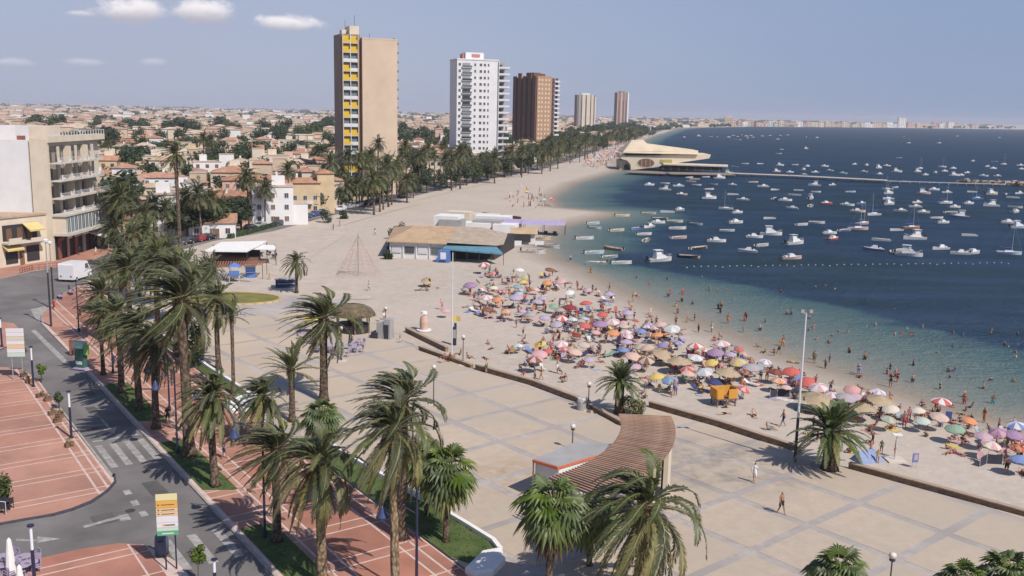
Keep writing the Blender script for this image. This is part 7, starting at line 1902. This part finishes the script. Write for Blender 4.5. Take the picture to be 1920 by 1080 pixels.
# orange lifeguard hut on stilts
X, Y = at(1356, 758, -.1); T = empty('lifeguard_hut', (X, Y, ground(X, Y)), .25, 'orange lifeguard hut on wooden stilts in the sand', 'hut')
M_OR = mat('orange_boards', (.62, .30, .05), .8, .15, 2)
lbox('floor', T, M_SHUT, 0, 0, .75, 2.3, 1.6, .1)
b = MB(); [b.box(x, y, 0, .12, .12, .75) for x in (-1, 0, 1) for y in (-.65, .65)]; b.each('stilt', M_SHUT, T)
for k in range(5): lbox('board', T, M_OR, .65, -.8, .88 + k * .2, 1.0, .05, .18); lbox('board', T, M_OR, -.75, -.8, .88 + k * .2, .7, .05, .18); lbox('board', T, M_OR, 1.15, 0, .88 + k * .2, .05, 1.5, .18); lbox('board', T, M_OR, -1.15, 0, .88 + k * .2, .05, 1.5, .18)
lbox('back_wall', T, M_OR, 0, .78, .85, 2.3, .05, 1.0); lbox('step', T, M_SHUT, -.1, -1.1, .35, .7, .4, .06)

# shower / towel frame near the lower squat palm, blue tent, board
X, Y = at(1678, 862, -.1); T = empty('beach_shower', (X, Y, ground(X, Y)), 0, 'white beach shower column with a square top plate', 'shower'); lbox('base', T, M_SLABC, 0, 0, 0, 1.6, 1.6, .12); b = MB(); b.tube((0, 0, .1), (0, 0, 2.3), .05); b.build('column', M_RAIL, T); lbox('top_plate', T, M_WHITE, 0, 0, 2.3, .8, .5, .08); lbox('tap', T, M_RAIL, 0, -.12, 1.2, .08, .2, .08)
X, Y = at(1625, 862, -.1); T = empty('beach_tent', (X, Y, ground(X, Y)), .4, 'low grey-blue beach tent by the wall next to the squat palm', 'tent'); b = MB(); b.add([(-1.3, -.8, 0), (1.3, -.8, 0), (1.2, .8, 0), (-1.2, .8, 0), (-.9, .1, .95), (.9, .1, .95)], [(3, 2, 5, 4), (1, 2, 5), (0, 4, 3), (0, 1, 5, 4)]); b.build('tent_cloth', mat('tent_cloth', (.22, .27, .42), .8, .1, 2), T); b = MB(); b.tube((-.9, .1, 0), (-.9, .1, .95), .02); b.tube((.9, .1, 0), (.9, .1, .95), .02); b.build('tent_pole', POLEM, T)
X, Y = at(1715, 876, -.1); T = empty('notice_board', (X, Y, ground(X, Y)), .2, 'small blue and pink notice board standing in the sand', 'sign'); lbox('board', T, M_BLUEP, 0, 0, .5, .55, .06, .8); lbox('poster', T, UM['pink'], 0, -.04, .7, .35, .02, .5); b = MB(); b.tube((-.2, 0, 0), (-.2, 0, .5), .03); b.tube((.2, 0, 0), (.2, 0, .5), .03); b.each('post', M_RAIL, T)
for x, y, lab in ((1858, 872, 'dark low beach windbreak at the lower edge of the sand'), (1462, 745, 'dark low windbreak beside the blue and white chairs')):
    X, Y = at(x, y, -.1); T = empty('windbreak', (X, Y, ground(X, Y)), .3, lab, 'windbreak'); b = MB(); b.add([(-1.2, 0, 0), (0, .5, 0), (1.2, 0, 0), (1.2, 0, .8), (0, .5, .9), (-1.2, 0, .8)], [(0, 1, 4, 5), (1, 2, 3, 4)]); b.build('windbreak_cloth', mat('dark_cloth', (.04, .04, .06), .8, .1, 2), T); b = MB(); [b.tube((x_, y_, 0), (x_, y_, 1), .02) for x_, y_ in ((-1.2, 0), (0, .5), (1.2, 0))]; b.each('stake', POLEM, T)

# ------------------------------------------------------------------ slatted pergola and the white kiosk below it
WOOD = mat('pergola_wood', (.35, .225, .16), .8, .2, 1.5, .3, 12, objvar=.14)
CX, CY, RI, RO_ = -9.0, 77.2, 18.5, 22.4
T = empty('pergola', (CX, CY, 0), 0, 'curved pergola of brown wooden slats on the plaza beside the white kiosk', 'pergola')
ns = 50; PZ = 3.7
for k in range(ns):
    t = R(1.5 - 50.5 * k / (ns - 1)); rm = (RI + RO_) / 2
    o = lbox('slat', T, WOOD, rm * math.cos(t), rm * math.sin(t), PZ + .24, RO_ - RI + .5, .13, .18, t + R(-5 + 16 * k / (ns - 1) * .5))
for r in (RI + .5, RO_ - .5):
    for k in range(12):
        t0, t1 = R(1.5 - 50.5 * k / 12), R(1.5 - 50.5 * (k + 1) / 12); tm_ = (t0 + t1) / 2; lbox('beam', T, WOOD, r * math.cos(tm_), r * math.sin(tm_), PZ, .14, 2 * r * math.sin((t0 - t1) / 2) + .02, .24, tm_)
for k in (0, 4, 8, 12):
    t = R(1.0 - 50 * k / 12)
    for r in (RI + .5, RO_ - .5): lbox('post', T, M_STEELD if k else WOOD, r * math.cos(t), r * math.sin(t), 0, .16, .16, PZ, t)
for k, (t_, w) in enumerate(((-17, 1.6), (-30, 1.4))):
    t = R(t_); lbox('pillar', T, M_CREAM, (RO_ - .1) * math.cos(t), (RO_ - .1) * math.sin(t), 0, .35, w, PZ - .02, t)
T = empty('white_kiosk', (0, 0, 0), 0, 'low white kiosk with a grey flat roof and orange-red edge by the pergola', 'kiosk')
q = [at(998, 862, 3.0), at(1045, 876, 3.0), at(1150, 845, 3.0), at(1150, 832, 3.0), at(1085, 826, 3.0)]
cq = (sum(p[0] for p in q) / 5, sum(p[1] for p in q) / 5); inn = [(cq[0] + (p[0] - cq[0]) * .93, cq[1] + (p[1] - cq[1]) * .93) for p in q]
b = MB(); b.prism(inn, 0, 2.8); b.build('wall', M_WHITE, T); b = MB(); b.prism(q, 2.8, 3.0, 1, 1); b.prism([(cq[0] + (p[0] - cq[0]) * .97, cq[1] + (p[1] - cq[1]) * .97) for p in q], 3.0, 3.03, 0, 0); b.build('roof', [M_GREY, mat('orange_red_edge', (.55, .15, .08), .7)], T)
wv = (inn[2][0] - inn[1][0], inn[2][1] - inn[1][1]); wa = math.atan2(wv[1], wv[0])
for t in (.25, .6): lbox('shutter', T, M_RAIL, inn[1][0] + wv[0] * t, inn[1][1] + wv[1] * t, .9, 1.5, .08, 1.3, wa)
lbox('door', T, M_GREY, inn[1][0] + wv[0] * .88, inn[1][1] + wv[1] * .88, 0.03, .8, .08, 2.0, wa)
lbox('corner_post', T, M_SHUT, q[0][0] + .1, q[0][1], 0, .12, .12, 2.8)
X, Y = at(1090, 768, 0); T = empty('bin_cluster_shelter', (X, Y, 0), -.8, 'grey rounded container at the wall above the pergola', 'container'); b = MB(); b.lathe([(.45, 0), (.5, .9), (.4, 1.1), (.1, 1.15)], n=12); b.build('container_body', M_GREY, T); lbox('lid', T, M_RAIL, 0, 0, 1.1, .7, .5, .06)

# ------------------------------------------------------------------ lamps, masts, signs
LAMPG = mat('lamp_globe', (.62, .58, .52), .3, .05, 3, spec=.5); LPOLE = mat('brown_lamp_pole', (.10, .065, .055), .6, .15, 3); BLUEM = mat('dark_blue_metal', (.03, .03, .06), .45, .15, 3); LBLUE = mat('bell_lamp_blue', (.05, .065, .15), .35, .1, 3); WMET = mat('white_light_head', (.75, .76, .80), .3, .04, 3)
def globe_lamp(x, y, ty, lab):
    X, Y = at(x, y, .01); h = height(x, y, ty); T = empty('plaza_lamp', (X, Y, .012), 0, lab, 'lamp post', 'globe lamps of the plaza'); b = MB(); b.tube((0, 0, 0), (0, 0, h - .5), .06, .045, 8); b.tube((0, 0, 0), (0, 0, .3), .12, .1, 8); b.tube((0, 0, h - .55), (0, 0, h - .45), .16, .2, 10); b.build('pole', LPOLE, T); b = MB(); b.lathe([(.05, h - .45), (.2, h - .35), (.24, h - .2), (.2, h - .06), (.05, h)], n=12); b.build('globe', LAMPG, T, smooth=True); lbox('footing', T, M_SLABC, .1, -.1, -.01, 1.1, 1.0, .05)
for a in ((813, 757, 684, 'globe lamp in the middle of the upper plaza'), (868, 684, 628, 'globe lamp standing by the wall near the flagpole'), (1073, 842, 795, 'globe lamp behind the roof of the white kiosk'), (1666, 1120, 1036, 'globe lamp rising from the bottom edge of the plaza'), (1103, 768, 716, 'globe lamp at the wall near the small squat palm'), (640, 676, 612, 'globe lamp among the kiosk tables'), (723, 606, 575, 'globe lamp behind the grey cabin')): globe_lamp(*a)
def blue_post(x, y, ty, lab):
    X, Y = at(x, y, .01); h = height(x, y, ty); T = empty('light_column', (X, Y, .012), 0, lab, 'lamp post', 'blue light columns'); b = MB(); b.tube((0, 0, 0), (0, 0, h * .66), .11, .1, 10); b.tube((0, 0, 0), (0, 0, .1), .2, .2, 10); b.tube((0, 0, h * .98), (0, 0, h), .2, .2, 10); b.build('column', BLUEM, T); b = MB(); b.tube((0, 0, h * .66), (0, 0, h * .98), .085, .085, 10); b.build('light_tube', WMET, T)
for a in ((134, 821, 733, 'dark blue light column with white top by the kerb above the crossing'), (63, 725, 649, 'dark blue light column at the top of the red corner'), (4, 650, 596, 'dark blue light column on the small island at the left edge'), (67, 1120, 984, 'dark blue light column beside the closed white parasol'), (404, 1120, 1048, 'white-topped light column at the bottom by the lower crossing')): blue_post(*a)
def bell_lamp(x, y, ty, lamps, lab, h=None):
    """Tall dark blue post with arms and hanging bell lamps; lamps: (pixel x, pixel y of the lamp)."""
    X, Y = at(x, y, .01); h = h or height(x, y, ty); T = empty('street_lamp', (X, Y, .012), 0, lab, 'street lamp', 'bell street lamps of the promenade'); b = MB(); b.tube((0, 0, 0), (0, 0, h), .10, .06, 8); b.tube((0, 0, 0), (0, 0, .5), .16, .14, 8); b.each('post', BLUEM, T)
    for dx, dy, z in lamps:
        b = MB(); b.path([(0, 0, z - .5), (dx * .5, dy * .5, z + .0), (dx, dy, z + .15), (dx, dy, z - .2)], .04, 6); b.tube((0, 0, z + .3), (dx * .8, dy * .8, z + .12), .025, n=5); b.build('arm', BLUEM, T)
        b = MB(); b.lathe([(.04, z - .15), (.1, z - .3), (.16, z - .4), (.2, z - .6), (.36, z - .85), (.38, z - .92), (.30, z - .92)], dx, dy, n=14); b.build('bell_shade', LBLUE, T, smooth=True); b = MB(); b.lathe([(.26, z - .91), (.18, z - 1.0), (.04, z - 1.03)], dx, dy, n=10); b.build('lens', LAMPG, T)
bell_lamp(497, 1008, 800, [(-2.0, .4, 7.9)], 'dark street lamp with one blue bell shade beside the blue-green palm', 8.3)
bell_lamp(781, 1125, 960, [(-2.1, .4, 6.0)], 'street lamp with a large blue bell shade near the bottom of the promenade', 8.6)
bell_lamp(333, 850, 690, [(1.6, .3, 5.6), (-1.5, -.3, 6.6)], 'dark street lamp beside the very tall palm on the lower grass', 7.6)
bell_lamp(318, 770, 672, [(-2.0, .2, 4.9)], 'street lamp with a blue bell shade by the inner edge of the promenade', 5.6)
bell_lamp(148, 622, 520, [(2.0, -.3, 5.0)], 'street lamp with a bell shade near the top of the promenade', 6.6)
bell_lamp(212, 700, 600, [(1.9, .1, 4.9)], 'street lamp among the palms at the top of the grass strip', 5.6)
for x, y, ty, lab in ((96, 612, 448, 'nearer of the two tall dark masts at the road junction'), (101, 578, 452, 'farther of the two tall dark masts at the road junction')):
    X, Y = at(x, y, .01); h = height(x, y, ty); T = empty('road_mast', (X, Y, .01), 0, lab, 'lamp post'); b = MB(); b.tube((0, 0, 0), (0, 0, h * .62), .14, .11, 8); b.each('post', M_STEELD, T); b = MB(); b.tube((0, 0, h * .62), (0, 0, h - .4), .1, .07, 8); b.build('upper_post', M_GREY, T); b = MB(); b.lathe([(.05, h - .45), (.3, h - .35), (.34, h - .1), (.1, h)], n=10); b.build('lamp_head', WMET, T)
X, Y = at(1490, 866, 0); h = 13.0; T = empty('floodlight_mast', (X, Y, 0), 0, 'very tall thin floodlight mast at the beach wall', 'lamp post'); b = MB(); b.tube((0, 0, 0), (0, 0, h * .3), .14, .12, 8); b.build('lower_post', M_STEELD, T); b = MB(); b.tube((0, 0, h * .3), (0, 0, h), .11, .06, 8); b.build('upper_post', ALU, T); b = MB(); b.box(0, 0, h, .9, .1, .08); b.box(.35, -.1, h + .08, .3, .2, .25); b.box(-.35, -.1, h + .08, .3, .2, .25); b.build('floodlight', M_GREY, T)
X, Y = at(847, 668, 0); h = 12.7; T = empty('flagpole', (X, Y, -.1), 0, 'tall pale flagpole with a yellow flag halfway up, behind the wall', 'flagpole'); b = MB(); b.tube((0, 0, 0), (0, 0, h), .09, .05, 8); b.build('pole', ALU, T); b = MB(); b.add([(.06, 0, 4.4), (.5, .1, 4.45), (1.0, 0, 4.35), (1.0, 0, 5.0), (.5, .1, 5.1), (.06, 0, 5.05)], [(0, 1, 4, 5), (1, 2, 3, 4)]); b.build('flag', UM['yellow'], T)
X, Y = at(852, 645, 0); T = empty('dark_pillar', (X, Y, -.1), 0, 'dark upright information pillar beside the flagpole', 'pillar'); b = MB(); b.box(0, 0, 0, .5, .35, 2.3); b.box(.1, 0, 2.3, .3, .3, .5); b.build('pillar_body', M_STEELD, T); lbox('panel', T, M_GREY, 0, -.19, .9, .4, .03, 1.1)
# direction sign by the lower zebra crossing: coloured panels on two posts
SG = {k: mat('sign_' + k, v, .5, .04, 2) for k, v in {'cream': (.70, .62, .34), 'amber': (.68, .38, .09), 'peach': (.70, .50, .30), 'white': (.68, .66, .68), 'green': (.10, .38, .2), 'pale_green': (.50, .62, .52), 'ink': (.16, .09, .05)}.items()}
X, Y = at(318, 1068, .01); T = empty('direction_sign', (X, Y, .012), R(12), 'tall direction sign of yellow, white and green panels on dark posts', 'sign')
b = MB(); b.tube((.42, .06, 0), (.42, .06, 5.0), .05); b.tube((-.2, .06, 0), (-.2, .06, 5.0), .05); b.each('post', BLUEM, T)
z = 5.1
for k, (c, h_) in enumerate((('cream', .42), ('amber', .46), ('peach', .24), ('peach', .24), ('white', .42), ('white', .30), ('pale_green', .22), ('green', .28))):
    z -= h_ + .025; q = lbox('sign_panel', T, SG[c], 0, 0, z, 1.28, .05, h_)
    if c in ('peach', 'amber'):
        lbox('print_line', q, SG['ink'], .06, -.03, h_ * .38, .8, .01, .05); lbox('print_mark', q, SG['ink'], -.5, -.03, h_ * .34, .1, .01, .09)
    if k == 5: lbox('print_line', q, SG['ink'], .15, -.03, .1, .6, .01, .08); lbox('print_mark', q, SG['amber'], -.2, -.03, .1, .2, .01, .12)
    if c == 'green': lbox('print_line', q, SG['white'], 0, -.03, .1, .7, .01, .07)
X, Y = at(34, 712, .01); T = empty('direction_sign', (X, Y, .012), R(8), 'pale washed-out direction sign above the young tree', 'sign'); b = MB(); b.tube((-.5, .06, 0), (-.5, .06, 2.6), .05); b.tube((.5, .06, 0), (.5, .06, 2.6), .05); b.each('post', M_GREY, T)
z = 5.6
for k in range(7): z -= .44; lbox('sign_panel', T, (SG['white'], SG['white'], M_CREAM, SG['white'], SG['peach'], SG['white'], SG['pale_green'])[k], 0, 0, z, 1.75, .05, .41)
X, Y = at(304, 1040, .01); T = empty('recycling_bin', (X, Y, .012), .2, 'rounded dark blue-grey bin beside the coloured direction sign', 'bin'); b = MB(); b.lathe([(.42, .0), (.45, .9), (.4, 1.3), (.22, 1.55), (.05, 1.6)], n=14); b.build('bin_body', mat('bin_blue_grey', (.08, .11, .16), .5, .1, 3), T, smooth=True); lbox('slot', T, M_DARK, 0, -.42, 1.05, .3, .08, .12); lbox('foot', T, M_SHUT, .1, 0, -.01, .7, .7, .06)
X, Y = at(153, 690, .01); T = empty('advertising_column', (X, Y, .012), -.3, 'green and white advertising stand on the promenade', 'advertising stand')
AG = mat('bright_green_print', (.16, .45, .10), .6, .1, 2)
lbox('stand_body', T, mat('ad_dark_green', (.05, .13, .10), .6), 0, 0, 0, 1.1, .7, 2.3); lbox('header', T, mat('ad_pale', (.35, .55, .45), .6), 0, 0, 2.32, 1.3, .8, .7); lbox('side_flag', T, AG, .75, 0, 1.6, .35, .5, 1.1); lbox('lower_panel', T, M_WHITE, 0, -.37, .5, .8, .04, .35); lbox('base', T, M_PURP, .2, -.1, -.01, 1.7, 1.2, .12)
X, Y = at(137, 664, .01); T = empty('vending_box', (X, Y, .012), 0, 'narrow dark red box beside the green advertising stand', 'box'); lbox('box_body', T, M_RED, 0, 0, 0, .6, .5, 1.6); lbox('box_top', T, M_SHUT, 0, 0, 1.6, .65, .55, .1)
# closed white parasols and café furniture in the lower left corner
for x, y, ty, lab in ((22, 1085, 1008, 'closed white parasol at the lower left café terrace'), (40, 1120, 1058, 'second closed white parasol, mostly below the border')):
    X, Y = at(x, y, .01); h = height(x, y, ty); T = empty('closed_parasol', (X, Y, .012), 0, lab, 'parasol'); b = MB(); b.tube((0, 0, 0), (0, 0, h), .04); b.tube((0, 0, 0), (0, 0, .15), .4, n=10); b.build('pole', POLEM, T); b = MB(); b.lathe([(.03, h), (.14, h - .2), (.22, h - .9), (.3, h - 1.9), (.34, h - 2.3), (.15, h - 2.35)], n=9); b.build('canopy', M_AWNW, T)
for x, y in ((8, 1062), (30, 1068), (48, 1062), (45, 1080), (5, 1080), (60, 1074)):
    X, Y = at(x, y, .01); cafe_table(X, Y, .012, 'at the lower left café terrace', UM['lilac'], 3, 'lilac')
X, Y = at(8, 962, .01)
T = empty('terrace_fence', (X - 1, Y, .012), -.1, 'low white rail in front of dark chairs at the left edge', 'railing'); b = MB(); b.tube((-2, 0, .9), (1.2, 0, .9), .03); [b.tube((x, 0, 0), (x, 0, .9), .025) for x in (-2, -1, 0, 1.2)]; b.build('rail', M_RAIL, T)
for x, y in ((2, 952), (14, 955)): X, Y = at(x, y, .01); cafe_table(X, Y, .012, 'behind the low white rail', M_STEELD, 2, 'dark')
# plant pots along the kerb of the red corner
for k, (x, y) in enumerate(((45, 706), (55, 718), (75, 745), (90, 752), (98, 778), (112, 784), (130, 838), (108, 792))):
    X, Y = at(x, y, .01); T = empty('planter', (X, Y, .012), .9); b = MB(); b.box(0, 0, 0, .7, .35, .4); b.build('trough', M_SHUT, T); leafy(300 + k, 60, .4, .3, .5, .09, 4, LEAFS, 'plant', T); tag(T, None, 'planter', 'planters along the kerb'); later(T, 'small brown planter with dry plants', 'along the red corner', (X, Y))
# red road barriers by the shops, white van, parked cars
for x0_, x1_, y_, lab in ((38, 60, 513, 'dull red railing at the pavement edge, nearer stretch'), (62, 118, 507, 'dull red railing at the pavement edge, middle stretch'), (70, 84, 491, 'short red barrier before the shops')):
    p0, p1 = at(x0_, y_, 0), at(x1_, y_ - 6, 0); a = math.atan2(p1[1] - p0[1], p1[0] - p0[0]); l = math.hypot(p1[0] - p0[0], p1[1] - p0[1]); T = empty('pavement_railing', (p0[0], p0[1], .01), a, lab, 'railing'); b = MB(); [b.box(k * l / 5, 0, 0, .08, .08, .95) for k in range(6)]; b.box(l / 2, 0, .85, l, .07, .1); b.box(l / 2, 0, .4, l, .05, .08); b.build('rail', M_RED, T)
PAINTS = {'white': (.7, .7, .7), 'silver': (.36, .37, .38), 'dark grey': (.07, .07, .08), 'black': (.02, .02, .022), 'blue': (.05, .08, .22), 'red': (.35, .03, .03)}
PM = {k: mat('car_' + k.replace(' ', '_'), v, .3, .03, 1, spec=.6) for k, v in PAINTS.items()}
TYRE = mat('tyre', (.02, .02, .02), .9, .1, 5); RIM = mat('rim', (.4, .4, .42), .3, .05, 5); HEADL = mat('headlight', (.7, .7, .68), .15, .02, 5, spec=.6); TAIL = mat('taillight', (.4, .02, .02), .3, .02, 5)
_wheel = None
def make_car(m_, van=False):
    T = empty('delivery_van' if van else 'parked_car'); b = MB(); L = 5.2 if van else 4.2; W = 1.95 if van else 1.72
    if van: prof = [(-2.6, .35), (-2.6, 2.35), (-2.5, 2.55), (1.2, 2.55), (1.5, 2.45), (2.05, 1.55), (2.55, 1.25), (2.6, .35)]
    else: prof = [(-2.1, .3), (-2.12, .85), (-1.9, 1.0), (-1.5, 1.4), (-.6, 1.48), (.35, 1.42), (1.0, 1.0), (1.95, .82), (2.1, .6), (2.1, .3)]
    n = len(prof)
    for s in (-1, 1): b.v += [(x, s * W / 2 * (1 if z < 1.05 or van else .82), z) for x, z in prof]
    b.f += [tuple(range(n)), tuple(range(n, 2 * n))[::-1]] + [(i, i + n, (i + 1) % n + n, (i + 1) % n) for i in range(n)]; b.m += [0] * (n + 2); b.build('body', m_, T)
    if van:
        b = MB(); b.add([(1.53, -.85, 2.4), (1.53, .85, 2.4), (2.07, .9, 1.6), (2.07, -.9, 1.6)], [(0, 1, 2, 3)]); b.build('windscreen', WINDM, T)
        for s in (-1, 1): b = MB(); b.add([(.75, s * .985, 1.5), (1.85, s * .985, 1.5), (1.45, s * .985, 2.2), (.75, s * .985, 2.2)], [(0, 1, 2, 3)]); b.build('side_window', WINDM, T)
    else:
        b = MB(); b.add([(.38, -.66, 1.42), (.38, .66, 1.42), (1.0, .8, 1.02), (1.0, -.8, 1.02)], [(0, 1, 2, 3)]); b.build('windscreen', WINDM, T); b = MB(); b.add([(-1.52, -.66, 1.41), (-1.52, .66, 1.41), (-1.9, .8, 1.03), (-1.9, -.8, 1.03)], [(3, 2, 1, 0)]); b.build('rear_window', WINDM, T)
        for s in (-1, 1): b = MB(); y0, y1 = s * W / 2 * .99, s * W / 2 * .835; b.add([(-1.6, y0, 1.04), (.85, y0, 1.04), (.3, y1, 1.38), (-1.35, y1, 1.38)], [(0, 1, 2, 3)]); b.build('side_window', WINDM, T)
    global _wheel
    if _wheel is None:
        w = MB(); w.tube((0, -.11, 0), (0, .11, 0), .32, n=14, m=0); w.tube((0, -.115, 0), (0, .115, 0), .19, n=10, m=1); _wheel = w.mesh('wheel', [TYRE, RIM])
    for x in (-1.35, 1.35) if not van else (-1.7, 1.7):
        for s in (-1, 1): inst('wheel', _wheel, T, (x, s * (W / 2 - .08), .32))
    for s in (-1, 1): lbox('headlight', T, HEADL, L / 2 - .03, s * .6, .62, .1, .3, .16); lbox('taillight', T, TAIL, -L / 2 + .02, s * .65, .7, .1, .2, .2)
    return T
X, Y = at(142, 524, -.12); V = make_car(PM['white'], True); V.location = (X, Y, -.12); V.rotation_euler = (0, 0, R(83)); V.scale = (1.05, 1.35, 1.2); tag(V, 'white van driving up the street past the shops', 'van')
cars = {}
cr_ = random.Random(21)
CARS = [(348, 458), (362, 456), (377, 453), (392, 450), (406, 446), (420, 443), (330, 462), (560, 414), (575, 410), (590, 406), (605, 402), (545, 418), (520, 424), (640, 396), (655, 392), (672, 389), (690, 385), (712, 380), (735, 374), (752, 371), (300, 468), (470, 432), (488, 428)]
for k, (x, y) in enumerate(CARS):
    X, Y = at(x, y - 1, -.12); c = cr_.choice(('white', 'silver', 'dark grey', 'black', 'black', 'blue', 'dark grey', 'red')); o = copy_tree(cars[c]) if c in cars else make_car(PM[c]); cars.setdefault(c, o)
    t = min(range(0, 700, 4), key=lambda t: (road_pt(t)[0] - X) ** 2 + (road_pt(t)[1] - Y) ** 2); a = road_pt(t)[2]
    o.location = (X, Y, -.12); o.rotation_euler = (0, 0, a + (math.pi if cr_.random() < .5 else 0) + cr_.uniform(-.05, .05)); tag(o, None, 'car', 'cars parked along the sea-front road'); later(o, c + ' parked car', 'on the sea-front road', (X, Y))
# the small aircraft spot high in the hazy sky is a speck too small to tell and is left out; bicycle-blue bench pieces on the promenade
BENCH = None
for k, (x, y) in enumerate(((186, 622), (277, 700), (112, 560), (132, 552))):
    X, Y = at(x, y, .01); T = empty('bench', (X, Y, .012), R(-55), None, 'bench', 'benches on the promenade'); [lbox('seat_slat', T, UM['lilac'], 0, -.2 + j * .14, .42, 1.7, .11, .04) for j in range(4)]; [lbox('back_slat', T, UM['lilac'], 0, .36, .6 + j * .15, 1.7, .04, .11) for j in range(2)]; [lbox('leg', T, BLUEM, sx, 0, 0, .07, .5, .42) for sx in (-.7, .7)]; later(T, 'lilac-blue slatted bench', 'on the red promenade', (X, Y))

# haze: one even body of pale air over the whole scene
b = MB(); b.box(1700, 7900, -4.2, 22600, 16600, 80)
hm = bpy.data.materials.new('haze_air'); hm.use_nodes = True; hm.node_tree.nodes.clear()
ho = hm.node_tree.nodes.new('ShaderNodeOutputMaterial'); hv = hm.node_tree.nodes.new('ShaderNodeVolumePrincipled')
hv.inputs['Density'].default_value = 0.0001; hv.inputs['Color'].default_value = (0.86, 0.88, 0.97, 1); hv.inputs['Anisotropy'].default_value = 0.0
hm.node_tree.links.new(hv.outputs[0], ho.inputs['Volume'])
tag(b.build('haze', hm), 'thin pale summer haze over the whole bay', None, None, 'stuff')

write_labels()
